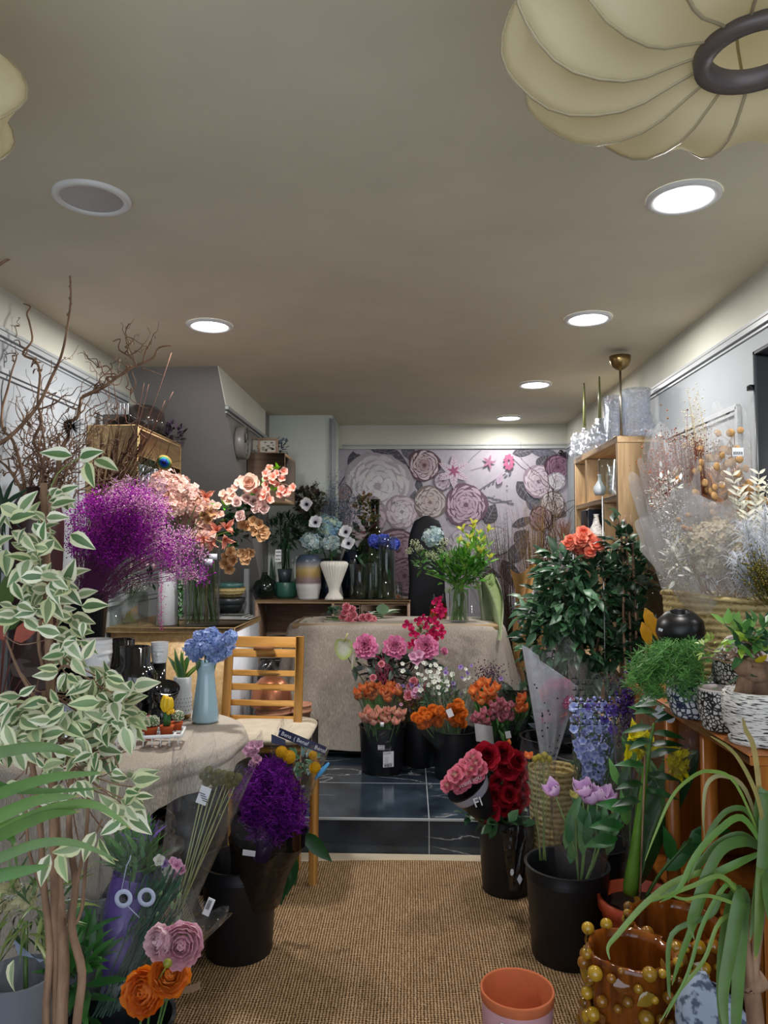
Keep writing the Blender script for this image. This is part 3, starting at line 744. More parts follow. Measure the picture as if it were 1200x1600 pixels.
def sleeve(parent, base, top, r0, r1, mat='cello', name='wrap', seg=26, rag=.12, flat=1.0, n=7, open_=0.0, side=V((0, 0, 0)), bulge=0.0):
    """cellophane cone from base to top centre, ragged open rim, with folds"""
    base = V(base); top = V(top); ax = (top-base); Ln = ax.length; F = frame(ax, 0)
    x = F @ V((1, 0, 0)); y = F @ V((0, 1, 0)); ph = [U(0, 6) for _ in range(5)]
    v = V((0, 1, 0)); v = v-ax.normalized()*v.dot(ax.normalized()); v.normalize(); h = ax.normalized().cross(v)
    def fn(u, t):
        a = 2*pi*u; f = (sin(a*3+ph[0])*.5+sin(a*7+ph[1])*.3+sin(a*11+ph[2])*.2)
        r = (r0+(r1-r0)*(t**.85)+bulge*sin(pi*t)*r1)*(1+.10*f*(.3+t))
        e = 1+rag*(sin(a*2+ph[3])+.6*sin(a*5+ph[4]))*t*t
        return base+ax*t*e+h*(cos(a)*r)+v*(sin(a)*r*flat)+side*sin(pi*t)
    mb = MB(); mb.grid(fn, seg*2, n, (1, 1, 1), closeu=True)
    return mb.build(name, M[mat], parent)
def stems(mb, base, tops, r=.0018, col=None, spread=.01, bow=.0):
    for p in tops:
        b = V(base)+V((U(-1, 1)*spread, U(-1, 1)*spread, 0)); m = b.lerp(V(p), .5)+V((U(-1, 1), U(-1, 1), 0))*bow
        mb.tube(smooth([b, m, p], 3), r, jit(col or random.choice(GRN), .1), 4, False)
def sticker(parent, c, w, h, normal, up=(0, 0, 1), col=H('e6e6ea'), lines=3, name='price_sticker', tilt=0):
    n = V(normal).normalized(); u = V(up)-n*V(up).dot(n); u.normalize(); x = u.cross(n)
    if tilt: Rm = Matrix.Rotation(tilt, 3, n); u = Rm @ u; x = Rm @ x
    F = Matrix((x, u, n)).transposed(); mb = MB(); c = V(c)
    mb.box(c, (w/2, h/2, .0004), col, F)
    for i in range(lines):
        y = h*(.3-.6*i/max(1, lines-1)) if lines > 1 else 0
        xx = -w*.38
        while xx < w*.36:
            ww = U(.02, .09)*w; mb.box(c+F @ V((xx+ww/2, y, .0006)), (ww/2, h*.055, .0002), H('3a3a48'), F); xx += ww+w*.03
    return mb.build(name, M['print'], parent, smooth=False)
def vase(name, label, p, prof, mat, col=(1, 1, 1), cat='vase', seg=36, part='vase_body', group=None, wob=None, M3=None, tree=False, angle=None):
    """lathe vase standing at p; returns its root"""
    mb = MB(); mb.lathe(prof, p, col, seg, M3, wob)
    if tree:
        t = T(name, label, cat, p, group); mb.build(part, M[mat], t, angle=angle); return t
    return mb.build(name, M[mat], None, label, cat, group, base=p, angle=angle)
def cyl(r, h, th=.003, rb=None, foot=.004):
    rb = rb or r; return [(.001, .001), (rb*.96, .001), (rb, foot), (r, h-.002), (r-.001, h), (r-th, h), (rb-th, foot+.006), (.001, foot+.004)]
# ---------------------------------------------------------------- shared flower head meshes
F_red = [rose_me(H('7c0a1c'), H('a3142a'), .034), rose_me(H('6f0818'), H('94101f'), .030)]
F_blush = rose_me(H('d9a48c'), H('eccdbb'), .042); F_spray = rose_me(H('d8b0ae'), H('efd6cf'), .022); F_pinkrose = rose_me(H('d77f8f'), H('f0a9ad'), .026)
F_coral = rose_me(H('e7714f'), H('f5a088'), .026)
F_bicol = rose_me(H('f3dac8'), H('ea8fa2'), .022)
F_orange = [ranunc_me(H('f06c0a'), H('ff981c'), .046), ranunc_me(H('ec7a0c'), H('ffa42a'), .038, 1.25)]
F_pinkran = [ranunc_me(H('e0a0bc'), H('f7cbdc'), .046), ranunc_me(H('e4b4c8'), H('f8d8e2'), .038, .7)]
F_peony = [peony_me(H('d85c98'), H('efa2c6'), .056), peony_me(H('d0508f'), H('f3afcf'), .054)]
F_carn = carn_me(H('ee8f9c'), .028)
F_tul_or = tulip_me(H('dd5a24'), H('f7b070')); F_tul_pk = tulip_me(H('cf5f5c'), H('f5cdb2')); F_tul_wine = tulip_me(H('a5183f'), H('e9a9b5'), .9)
F_tul_apr = tulip_me(H('f08c3c'), H('f7a96a')); F_tul_lil = tulip_me(H('c893cf'), H('ecd0ec'), 1.45, 0); F_tul_yel = tulip_me(H('cfd07a'), H('e8e08e'), .8)
F_lily = lily_me(H('c9d24a'), H('eee87a')); F_peachlily = lily_me(H('d97a5e'), H('eeb29b'), 1.2); F_irisy = lily_me(H('dcd21e'), H('f6ea2c'), 1.0)
F_blos = blossom_me(H('ee7a5c'), H('f7cfc0'), 1.25); F_peachblos = blossom_me(H('eab49a'), H('f6d6c8'), 1.3); F_bronze = blossom_me(H('a9713f'), H('d9b184'), 1.5)
F_boug = blossom_me(H('b0174e'), H('e02a6b'), 1.3, 3); F_anem = anemone_me(); F_yelpom = pompon_me(H('e8b41c'), .027); F_crasp = pompon_me(H('b9a944'), .013, 80)
F_scab = pompon_me(H('7f7a4c'), .02, 90)
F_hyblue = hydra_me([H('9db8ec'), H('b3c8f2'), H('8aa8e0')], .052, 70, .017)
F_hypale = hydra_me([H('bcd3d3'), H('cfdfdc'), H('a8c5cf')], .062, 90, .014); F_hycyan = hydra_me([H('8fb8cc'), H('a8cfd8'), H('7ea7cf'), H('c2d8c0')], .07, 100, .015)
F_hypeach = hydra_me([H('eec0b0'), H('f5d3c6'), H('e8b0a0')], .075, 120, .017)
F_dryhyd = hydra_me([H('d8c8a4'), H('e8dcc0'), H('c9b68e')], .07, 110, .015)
F_pink4 = blossom_me(H('c87ba4'), H('e5b6cf'), .9); F_white5 = blossom_me(H('dfe3cf'), H('f2f3ee'), 1.0); F_purp = blossom_me(H('7f5aa8'), H('b49ad2'), .9)
F_delph = blossom_me(H('8f9fe0'), H('c2cdf4'), .9); F_delph2 = blossom_me(H('5a3fa8'), H('8a6fd8'), .9)
F_umbel = floret_me([H('d8e0b8'), H('c3d49a'), H('e6ead0')], .026, 70, .0028); F_gumbel = floret_me([H('86b84a'), H('9fc85e'), H('6f9f3c')], .028, 60, .003)
# ================================================================ BACK: sideboard and its vases
def face_to_cam(p): d = V((0, 0, 1.45))-V(p); d.z = 0; return d.normalized()
YS0, YS1, ZS = 5.42, 5.79, 1.082
x0 = P(398, 937, YS0).x; x1 = P(641, 937, YS0).x
t = T('sideboard', 'long oak sideboard with open left bay behind the burlap covered counter', 'sideboard', ((x0+x1)/2, 5.6, PZ))
mb = MB(); mb.box(((x0+x1)/2, (YS0+YS1)/2, ZS-.012), ((x1-x0)/2, (YS1-YS0)/2, .012), (1, 1, 1), bev=.002); mb.build('top_board', M['oak_x'], t)
mb = MB()
for x in (x0+.01, -.555, x1-.01): mb.box((x, 5.6, (PZ+ZS-.024)/2), (.009, .18, (ZS-.024-PZ)/2), (1, 1, 1))
mb.box(((x0+x1)/2, 5.78, .62), ((x1-x0)/2-.02, .006, .43), (1, 1, 1)); mb.build('side_panel', M['greyoak'], t)
for (xa, xb, hd) in ((-.54, -.36, False), (-.35, -.20, True), (-.19, x1-.02, False)):
    mb = MB(); mb.box(((xa+xb)/2, 5.425, .98), ((xb-xa)/2, .008, .07), (1, 1, 1), bev=.002); dr = mb.build('drawer', M['greyoak'], t)
    if hd:
        mb = MB(); mb.tube([(-.33, 5.415, 1.005), (-.33, 5.40, 1.0), (-.22, 5.40, 1.0), (-.22, 5.415, 1.005)], .005, H('8a8a88'), 6); mb.build('handle', M['metal'], dr)
# white brick block inside the open bay
mb = MB()
for k in range(4):
    for j in range(2): mb.box((-1.02+j*.2+(k % 2)*.05, 5.6, PZ+.34+k*.085), (.095, .06, .038), jit(H('b9b4ac'), .1), bev=.008)
mb.box((-.9, 5.66, PZ+.16), (.2, .05, .16), H('5a544c'))
mb.build('stacked_bricks', M['rough'], label='pale painted brickwork showing in the open bay of the sideboard', cat='bricks')
def sp(px, py=930, d=5.6): q = P(px, py, d); return V((q.x, q.y, ZS))
def w(n, d=5.6): return S(n, d)
# dark green bottle vase
p = sp(414, d=5.55); r = w(19)
vase('bottle_vase', 'round dark green glazed bottle vase at the left end of the sideboard', p, [(.001, 0), (r*.6, 0), (r*.95, r*.5), (r, r*.95), (r*.8, r*1.5), (r*.35, r*1.85), (r*.2, r*2.0), (r*.24, r*2.15), (r*.18, r*2.12), (r*.1, r*1.9)], 'gloss', H('101c16'))
p = sp(447, d=5.62); r = w(17)
vase('round_planter', 'squat teal ceramic planter next to the dark green bottle vase', p, [(.001, 0), (r*.8, 0), (r, r*.35), (r, r*1.45), (r*.96, r*1.5), (r*.9, r*1.45), (r*.85, .02), (.001, .02)], 'satin', H('356457'))
t = T('potted_bamboo', 'leafy green bamboo plant in a grey pot set on the teal planter', 'potted plant', p+V((0, 0, r*1.5)))
mb = MB(); q = p+V((-.01, 0, r*1.47)); rr = w(12); mb.lathe([(.001, 0), (rr*.75, 0), (rr, .10), (rr*.93, .10), (rr*.8, .07), (.001, .07)], q, H('3c474c'), 24); mb.build('pot', M['satin'], t)
mb = MB()
for i in range(9):
    a = U(-.05, .05); b = q+V((U(-.04, .04), U(-.03, .03), .07)); mb.tube([b, b+V((a, U(-.02, .03), U(.28, .42)))], .0045, H('2c4a2a'), 5)
mb.build('canes', M['leaf'], t)
mb = MB(); bush(mb, q+V((0, 0, .38)), (.15, .1, .12), 260, .07, .014, [H('16301c'), H('20422a'), H('2a5232')], bend=.8, seg=3); mb.build('foliage', M['leaf'], t)
sticker(t, q+V((-.03, -.12, .2)), .045, .09, (0, -1, 0), name='plant_label')
p = sp(423, d=5.72)
t = T('snake_plant', 'thin upright dark leaves standing behind the dark green bottle vase', 'plant', p)
mb = MB()
for i in range(4): mb.leaf(p+V((i*.008, 0, 0)), (U(-.08, .08), 0, 1), (0, -1, 0), U(.22, .34), .02, H('27422a'), bend=.05)
mb.build('leaves', M['leaf'], t)
# ombre vase with pale hydrangeas
p = sp(482, 932, 5.5); r = w(20, 5.5); h = w(70, 5.5)
om = [(0, H('c9c6c2')), (.34, H('c9c6c2')), (.36, H('7a6570')), (.48, H('8a7468')), (.55, H('a08450')), (.66, H('b39a5e')), (.76, H('8d8a88')), (.86, H('3f4c5c')), (1, H('39465a'))]
def omc(t):
    for (a, ca), (b, cb) in zip(om, om[1:]):
        if t <= b: return mixc(ca, cb, (t-a)/(b-a+1e-9))
    return om[-1][1]
prof = []
for i in range(25):
    t_ = i/24; rr = r*(.78+.22*min(1, t_/.3)) if t_ < .3 else (r if t_ < .82 else r*(1-.38*((t_-.82)/.18)**2))
    prof.append((rr, h*t_, omc(t_)))
omv = vase('ombre_vase', 'tall vase glazed slate, gold and mauve over a white base', p, [(.001, 0, om[0][1])]+prof+[(r*.52, h*.97, om[-1][1])], 'satin', wob=lambda a, z: 1+(.012*sin(60*z*pi/.3) if z < .1 else 0))
for i, (px, py, dd, me, sc) in enumerate([(486, 846, 5.5, F_hypale, 1.15), (517, 848, 5.52, F_hypale, 1.1), (512, 822, 5.62, F_hycyan, 1.3)]):
    q = P(px, py, dd); t = T('hydrangea', ['pale blue white hydrangea head in the ombre vase', 'pale green white hydrangea head above the white ribbed vase', 'turquoise blue hydrangea head behind the two pale ones'][i], 'hydrangea', q)
    put('hydrangea_head', me, q, (U(-.1, .1), -.7, .8), sc, t)
    mb = MB(); mb.tube(crv(V((sp(482 if i == 0 else 520).x, 5.5+.1*(i > 0), ZS+.15)), q), .004, GRN[0], 5)
    for k in range(3): mb.leaf(q+V((U(-.05, .05), 0, -.05)), (U(-1, 1), -.4, -.3), (0, -1, .3), .08, .05, H('2e4a3a'))
    mb.build('stem', M['leaf'], t)
# dark blue vase + white ribbed fan vase + navy bottle
p = sp(513, d=5.68); r = w(19); h = w(62)
vase('dark_vase', 'tall dark blue glazed vase hidden behind the white ribbed vase', p, [(.001, 0), (r*.8, 0), (r, h*.3), (r, h*.8), (r*.6, h), (r*.5, h*.98)], 'gloss', H('1c2a38'))
p = sp(522, 932, 5.47); k = w(1, 5.47)
prof = [(.001, 0), (14*k, 0), (13.5*k, 3*k), (8*k, 12*k), (8.5*k, 18*k), (14*k, 34*k), (20*k, 50*k), (21.5*k, 56*k), (19*k, 59*k), (15*k, 60*k), (12*k, 54*k), (6*k, 30*k)]
vase('ribbed_vase', 'white ceramic fan shaped vase with vertical ribs on the sideboard', p, prof, 'matte', H('ddd9cf'), seg=112, wob=lambda a, z: 1+.045*cos(28*a))
p = sp(551, d=5.7); k = w(1, 5.7)
vase('bottle_vase', 'navy blue glazed bottle vase with a narrow neck behind the glass vases', p, [(.001, 0), (15*k, 0), (18*k, 20*k), (18*k, 55*k), (14*k, 70*k), (6*k, 80*k), (3.5*k, 84*k), (3.5*k, 95*k), (4.5*k, 97*k), (2*k, 95*k)], 'gloss', H('0e1624'))
p = sp(586, d=5.72); k = w(1, 5.72)
vase('glass_bottle', 'large olive green glass bottle with a long flared neck', p, [(.001, 0), (30*k, 0), (32*k, 10*k), (32*k, 60*k), (26*k, 84*k), (12*k, 100*k), (7.5*k, 108*k), (6.5*k, 130*k), (7*k, 150*k), (8.5*k, 153*k), (6.5*k, 153*k), (5.5*k, 130*k)], 'greenglass')
for px, wd, hh, dd, lab in [(562, 32, 55, 5.5, 'wide clear glass cylinder vase beside the white ribbed vase'), (579, 16, 57, 5.47, 'narrow clear glass tube vase in the row of glass on the sideboard'), (604, 27, 98, 5.5, 'tall clear glass cylinder vase at the right of the sideboard'), (622, 15, 27, 5.49, 'small clear glass tumbler at the right end of the sideboard')]:
    p = sp(px, 932, dd); vase('glass_vase', lab, p, cyl(w(wd/2, dd), w(hh, dd), .004), 'glass', seg=32)
mb = MB(); q = sp(622, 932, 5.49); mb.box(q+V((.0, 0, .022)), (.012, .01, .012), H('d8743c'), bev=.003); mb.build('orange_tag', M['satin'], label='tiny orange block inside the small glass tumbler', cat='tag')
# blue preserved flower and big green leaf behind the tall glass
q = P(600, 846, 5.6); t = T('blue_flower', 'bright ultramarine blue flowers behind the tall glass cylinder', 'flower', q)
me = hydra_me([H('2b45c8'), H('3f5ee0'), H('2238a8')], .05, 60, .02)
for dx, dz in ((-.07, 0), (.0, .01), (.07, -.02)): put('flower_head', me, q+V((dx, 0, dz)), (0, -.8, .5), .85, t)
mb = MB(); mb.tube([q-V((0, 0, .04)), V((q.x-.02, 5.6, ZS))], .004, GRN[0]); mb.leaf(P(588, 880, 5.6), (-1, -.1, .35), (0, -1, .2), .16, .12, H('2c5230')); mb.leaf(P(600, 885, 5.6), (.3, -.1, -1), (0, -1, 0), .14, .08, H('2c5230')); mb.build('stem', M['leaf'], t)
# dried eucalyptus, blue gypsophila, anemones behind
q = P(486, 790, 5.66); t = T('eucalyptus_bunch', 'brown green preserved eucalyptus sprays rising behind the hydrangeas', 'foliage', (q.x, q.y, ZS))
mb = MB(); mb.tube([V((q.x, q.y, ZS)), q], .005, H('4a3f30'))
for i in range(7):
    e = P(U(468, 505), U(752, 800), 5.66); mb.tube(crv(V((q.x, q.y, ZS+.2)), e, .02), .002, H('4a3f30'), 4)
mb.build('stems', M['dry'], t)
mb = MB(); bush(mb, P(484, 785, 5.66), (.12, .06, .13), 220, .045, .035, [H('3c3a2c'), H('4c4a38'), H('2e3328'), H('5a4a3a')], shell=.2); bush(mb, P(475, 830, 5.64), (.1, .05, .1), 60, .06, .04, [H('24382c'), H('2f4434')], shell=.2); mb.build('foliage', M['leaf'], t)
q = P(575, 805, 5.7); t = T('eucalyptus_bunch', 'olive and rust preserved leaves between the blue sprays and the green bottle', 'foliage', (q.x, q.y, ZS))
mb = MB(); mb.tube([V((q.x, q.y, ZS)), q], .004, H('4a3f30')); bush(mb, P(573, 795, 5.7), (.09, .05, .12), 130, .04, .03, [H('6a5a38'), H('565a38'), H('7c5a42'), H('44502e')], shell=.2); bush(mb, P(575, 840, 5.7), (.09, .05, .1), 40, .08, .05, [H('8a5a64'), H('33452e')], shell=.3); mb.build('foliage', M['dry'], t)
q = P(528, 790, 5.68); t = T('gypsophila_bunch', 'grey blue dried gypsophila cloud behind the white flowers', 'dried flowers', (q.x, q.y, ZS))
mb = MB(); c0 = V((q.x, q.y, ZS+.2))
for i in range(150):
    e = P(528+random.gauss(0, 19), 792+random.gauss(0, 19), 5.68+U(-.06, .06)); mb.tube([c0+V((U(-.02, .02), 0, 0)), e], .0007, H('5a5d54'), 3, False)
    for k in range(12): mb.octa(e+V((random.gauss(0, .02), random.gauss(0, .02), random.gauss(0, .02))), U(.003, .006), jit(random.choice([H('6f7d92'), H('8592a8'), H('5c6674')]), .15))
mb.tube([V((q.x, q.y, ZS)), c0+V((0, 0, .03))], .012, H('4a4a40')); mb.build('flower_cloud', M['dry'], t)
for i, (px, py, lab) in enumerate([(493, 817, 'white anemone with a black centre left of the turquoise hydrangea'), (480, 789, 'white flower at the top left above the anemones'), (541, 832, 'white anemone drooping right of the turquoise hydrangea'), (545, 850, 'white anemone lowest on the right, above the navy bottle')]):
    q = P(px, py, 5.45); t = T('anemone', lab, 'flower', q); put('flower_head', F_anem, q, (U(-.5, .6), -1, .3), 1.7, t); mb = MB(); mb.tube(crv(q, V((sp(510).x, 5.6, ZS+.28))), .003, GRN[0], 4)
    for k in range(2): mb.leaf(q, (U(-1, 1), .1, -.5), (0, -1, 0), .07, .035, H('24382c'))
    mb.build('stem', M['leaf'], t)
# wall box + frames + clock on the stair casing
xb0 = XS+.007; xb1 = P(445, 740, 5.0).x
t = T('wall_cabinet', 'grey oak box cabinet hung on the staircase casing under the picture frames', 'wall cabinet', (xb0, 5.2, 1.77))
mb = MB(); mb.box(((xb0+xb1)/2, 5.01, 1.935), ((xb1-xb0)/2, .01, .165), (1, 1, 1), bev=.002); mb.build('end_panel', M['greyoak'], t)
mb = MB(); mb.box(((xb0+xb1)/2, 5.24, 2.09), ((xb1-xb0)/2, .22, .01), (1, 1, 1)); mb.box(((xb0+xb1)/2, 5.24, 1.78), ((xb1-xb0)/2, .22, .01), (1, 1, 1)); mb.build('shelf_board', M['oak_y'], t)
mb = MB(); mb.box((xb1-.008, 5.24, 1.935), (.008, .22, .145), (1, 1, 1), bev=.002); mb.build('door', M['greyoak'], t)
mb = MB(); mb.box(((xb0+xb1)/2, 5.45, 1.935), ((xb1-xb0)/2, .01, .165), (1, 1, 1)); mb.build('end_panel', M['greyoak'], t)
for px, py, wpx, hpx, d, lab in [(407, 704, 34, 29, 5.2, 'larger wooden picture frame standing behind on the wall cabinet'), (419, 705, 31, 25, 5.08, 'small wooden picture frame with a pale card standing in front')]:
    q = P(px, py, d); q.z = 2.101; ww = S(wpx, d)/2; hh = S(hpx, d)/2; t = T('picture_frame', lab, 'picture frame', q); mb = MB()
    for s in (-1, 1): mb.box(q+V((s*(ww-.006), 0, hh)), (.006, .014, hh), (1, 1, 1)); mb.box(q+V((0, 0, hh+s*(hh-.006))), (ww-.012, .014, .006), (1, 1, 1))
    mb.build('frame', M['greyoak'], t)
    mb = MB(); mb.box(q+V((0, .006, hh)), (ww-.012, .002, hh-.012), H('c9c4b8')); 
    for k in range(14): mb.box(q+V((U(-.6, .6)*ww, .003, hh+U(-.5, .5)*hh)), (U(.002, .012), .0006, U(.002, .01)), random.choice([H('6a665f'), H('8f8878')]))
    mb.build('card', M['print'], t, smooth=False)
q = P(375, 692, 4.72); t = T('wall_clock', 'round grey wall clock on the staircase casing', 'clock', (XS+.001, q.y, q.z)); rr = S(26, 4.72)
RY = Matrix.Rotation(pi/2, 3, 'Y')
mb = MB(); mb.lathe([(.001, .0), (rr, 0), (rr*1.02, .01), (rr*1.02, .055), (rr*.93, .062), (rr*.9, .045)], (XS+.007, q.y, q.z), H('77736e'), 40, RY); mb.build('case', M['satin'], t)
mb = MB(); mb.disc((XS+.05, q.y, q.z), rr*.92, H('9c9c98'), 36, RY)
for k in range(12): a = k*pi/6; mb.box((XS+.0508, q.y+.78*rr*cos(a), q.z+.78*rr*sin(a)), (.0005, .006, .006), H('3c3a38'))
mb.build('dial', M['print'], t, smooth=False)
mb = MB(); mb.beam((XS+.053, q.y, q.z), (XS+.053, q.y+.05, q.z+.03), .006, .001, H('222222')); mb.beam((XS+.053, q.y, q.z), (XS+.053, q.y-.02, q.z+.08), .005, .001, H('222222')); mb.build('hands', M['satin'], t)
q = P(442, 700, 5.35); t = T('dried_posy', 'small dusty blue dried posy on the wall cabinet by the frames', 'dried flowers', (q.x-.02, q.y, 2.101))
mb = MB(); bush(mb, V((q.x-.02, q.y, 2.17)), (.06, .05, .07), 70, .035, .02, [H('6a7484'), H('828a9c'), H('565f6e')], shell=.1); mb.tube([(q.x-.02, q.y, 2.101), (q.x-.02, q.y, 2.16)], .006, H('555a50')); mb.build('blooms', M['dry'], t)

# ================================================================ black office chair
t = T('office_chair', 'black high back office chair behind the counter', 'chair', (P(668, 900, 5.55).x, 5.6, PZ))
mb = MB(); cx = P(667, 900, 5.55).x
def cb(u, v):
    z = .75+.98*v; a = 2*pi*u; wd = S(32, 5.55)*(1 if v < .6 else 1-.5*((v-.6)/.4)**2.5)*(.93+.07*sin(9*v)); 
    if v > .985: wd *= .3
    p0 = P(667, 1, 5.55)
    ztop = P(668, 806, 5.55).z; z = .72+(ztop-.72)*v
    return V((cx+wd*(abs(cos(a))**.6)*(1 if cos(a) > 0 else -1), 5.58+.055*(abs(sin(a))**.7)*(1 if sin(a) > 0 else -1)-.04*sin(pi*v), z))
mb.grid(cb, 36, 26, H('0b0d14'), closeu=True); mb.build('backrest', M['matte'], t)
mb = MB(); mb.box((cx, 5.45, .70), (.23, .22, .045), H('0b0d14'), bev=.03); mb.build('seat', M['matte'], t)
mb = MB(); mb.tube([(cx, 5.45, PZ+.08), (cx, 5.45, .66)], .03, H('202022'), 10); mb.build('column', M['satin'], t)
for k in range(5):
    a = k*2*pi/5+.3; mb = MB(); mb.beam((cx, 5.45, PZ+.10), (cx+.26*cos(a), 5.45+.26*sin(a), PZ+.06), .04, .025, H('17171a')); lg = mb.build('leg', M['satin'], t)
    mb = MB(); mb.ball((cx+.26*cos(a), 5.45+.26*sin(a), PZ+.028), .027, H('0c0c0c'), 10, 8); mb.build('caster', M['plastic'], lg)

# ================================================================ burlap covered counter
X0, X1, Y0, Y1, ZT = -.775, .60, 4.70, 5.30, .985
t = T('counter_table', 'sales counter table hidden under a burlap cover on the marble platform', 'table', (-.08, 5, PZ))
mb = MB(); mb.box((-.08, 5, ZT-.02), (.66, .28, .014), (1, 1, 1)); mb.build('tabletop', M['oak_x'], t)
for sx in (-.68, .52):
    for sy in (4.78, 5.2): mb = MB(); mb.box((sx, sy, (PZ+ZT-.034)/2), (.03, .03, (ZT-.034-PZ)/2), H('4a3a2c')); mb.build('leg', M['matte'], t)
def sup(u, rx, ry, e=.28):
    a = 2*pi*u; c, s = cos(a), sin(a)
    return (abs(c)**e*(1 if c > 0 else -1)*rx, abs(s)**e*(1 if s > 0 else -1)*ry)
def cloth_fn(u, v):
    cx, cy = (X0+X1)/2, (Y0+Y1)/2; rx, ry = (X1-X0)/2, (Y1-Y0)/2
    if v < .3:
        k = v/.3; x, y = sup(u, rx*k, ry*k); return V((cx+x, cy+y, ZT-.018*k**12+.002*sin(x*30)*sin(y*25)))
    k = (v-.3)/.7; x, y = sup(u, rx, ry); a = 2*pi*u
    out = .035*k**.5+.055*k+(.022*sin(a*9+1)+.016*sin(a*17+2))*k
    nl = sqrt((x/rx)**2+(y/ry)**2); dx, dy = cos(a), sin(a)
    hem = .255 if x < .2 else .235
    return V((cx+x+dx*out*1.6, cy+y+dy*out, ZT-.018-(ZT-hem-.02*sin(a*5))*k))
mb = MB(); mb.grid(cloth_fn, 160, 40, (1, 1, 1), closeu=True); mb.build('burlap_cloth', M['burlap'], label='brown burlap cloth draped over the sales counter', cat='tablecloth')
def cp(px, py, z=ZT+.004): return G(px, py, z)
# pink carnations on the counter
q = cp(545, 972); t = T('carnation_bunch', 'bunch of pink carnations lying on the burlap counter', 'flower bunch', q)
for px, py in [(540, 955), (536, 964), (545, 968), (552, 960), (549, 951), (541, 947), (556, 969), (567, 964), (576, 963), (583, 967), (573, 972), (564, 973), (581, 973), (552, 975)]:
    e = P(px, py+2, 4.85+U(-.03, .03)); put('carnation', F_carn, e, (U(-.3, .3), -1, .6), 1.05, t)
mb = MB()
for i in range(8): mb.tube(crv(P(550+U(-8, 20), 968, 4.9), cp(516+U(-10, 10), 966+U(-3, 6))+V((0, 0, .01))), .003, GRN[1], 4)
mb.build('stems', M['leaf'], t)
sleeve(t, cp(500, 966)+V((0, 0, .015)), P(560, 966, 4.86), .012, .075, 'cello', flat=.5)
mb = MB(); bush(mb, P(527, 955, 4.97), (.04, .03, .02), 16, .05, .03, [H('2d4f38')], shell=.2); mb.build('leaves', M['leaf'], t)
q = cp(598, 965); mb = MB()
for i in range(5): mb.leaf(q+V((0, 0, .004*i)), (-.6+.3*i, -.5+.2*i, .12), (0, 0, 1), .13, .09, H('b9c9b0') if i % 2 else H('86a98a'), bend=.1, fold=.4)
mb.build('folded_leaflets', M['print'], label='green and white folded paper leaflets beside the pink carnations', cat='leaflets')
for i in range(9):
    q = cp(U(470, 520), U(962, 972), ZT+.003); mb = MB(); mb.leaf(q, (U(-1, 1), U(-1, 1), .05), (0, 0, 1), .03, .015, random.choice([H('2f3b2f'), H('6f8f6a')])); mb.build('loose_leaf', M['leaf'], label='loose clipped leaf lying on the left end of the counter', cat='leaf', group='clippings on the counter')
# lily vase
p = cp(717, 971); r = S(15, p.y); hgt = S(50, p.y); DV = p.y
vase('glass_vase', 'clear glass cylinder vase full of green stems on the counter', p, cyl(r, hgt, .003), 'glass', seg=32)
t = T('lily_bouquet', 'bouquet of yellow green lilies, umbels and leaves in the counter vase', 'bouquet', p+V((0, 0, .01)))
mb = MB()
for i in range(46):
    b = p+V((U(-.8, .8)*r, U(-.8, .8)*r, .01)); m_ = p+V((U(-.5, .5)*r, U(-.5, .5)*r, hgt)); e = P(U(660, 765), U(850, 900), DV+U(-.08, .08))
    mb.tube(smooth([b, m_, e], 3), .0028, jit(H('5f8f34'), .25), 4, False)
mb.build('stems', M['leaf'], t)
mb = MB(); bush(mb, P(722, 893, DV), (.16, .12, .12), 330, .075, .022, [H('3d7a26'), H('4f9430'), H('2c5c1e'), H('66a83a')], shell=.1, up=.8); bush(mb, P(738, 868, DV), (.12, .1, .14), 130, .07, .018, [H('5a9a30'), H('82b840')], shell=.1, up=.8)
bush(mb, P(660, 880, DV), (.05, .06, .07), 36, .05, .02, [H('4c7a3c')], shell=.1); mb.build('foliage', M['leaf'], t)
for px, py in [(724, 832), (735, 845), (748, 836), (756, 850), (741, 828), (730, 858), (762, 832), (718, 848), (752, 866), (765, 875), (738, 822)]:
    put('lily', F_lily, P(px, py, DV+U(-.1, .02)), (U(-.4, .4), -.6, 1), U(.8, 1.15), t)
for i in range(22): px, py = U(690, 770), U(840, 925); put('green_umbel', F_gumbel, P(px, py, DV-U(.05, .14)), (U(-.4, .4), -1, .8), U(.6, 1.0), t)
for px, py in [(680, 872), (672, 868), (690, 860), (655, 858), (648, 850), (640, 862), (694, 848), (700, 870)]: put('white_umbel', F_umbel, P(px, py, DV-.06), (U(-.4, 0), -.6, 1), U(1, 1.3), t)
q = P(676, 838, DV); put('hydrangea_head', F_hypale, q, (-.2, -.8, .6), 1.0, t)
# amber bottles, green towel
for px, lab in ((678, 'amber glass spray bottle left of its twin, behind the pink sprays'), (692, 'amber glass spray bottle next to the lily vase')):
    p = cp(px, 966, ZT+.002); t = T('spray_bottle', lab, 'bottle', p); mb = MB(); mb.lathe([(.001, 0), (.026, 0), (.028, .006), (.028, .08), (.012, .105), (.011, .115)], p, (1, 1, 1), 20); mb.build('bottle_body', M['amberglass'], t)
    mb = MB(); mb.lathe([(.001, .002), (.025, .002), (.025, .06), (.001, .06)], p, H('b0702a'), 18); mb.build('liquid', M['satin'], t)
    mb = MB(); mb.lathe([(.012, .112), (.013, .135), (.006, .14), (.005, .16), (.001, .162)], p, H('1c1a1a'), 12); mb.build('cap', M['plastic'], t)
t = T('acrylic_box', 'clear acrylic box at the right end of the counter under the towel', 'box', (.50, 5.12, ZT)); q = V((.50, 5.12, ZT+.10))
mb = MB(); mb.box(q, (.085, .07, .10), (1, 1, 1), bev=.006); mb.build('box_walls', M['glass'], t)
mb = MB()
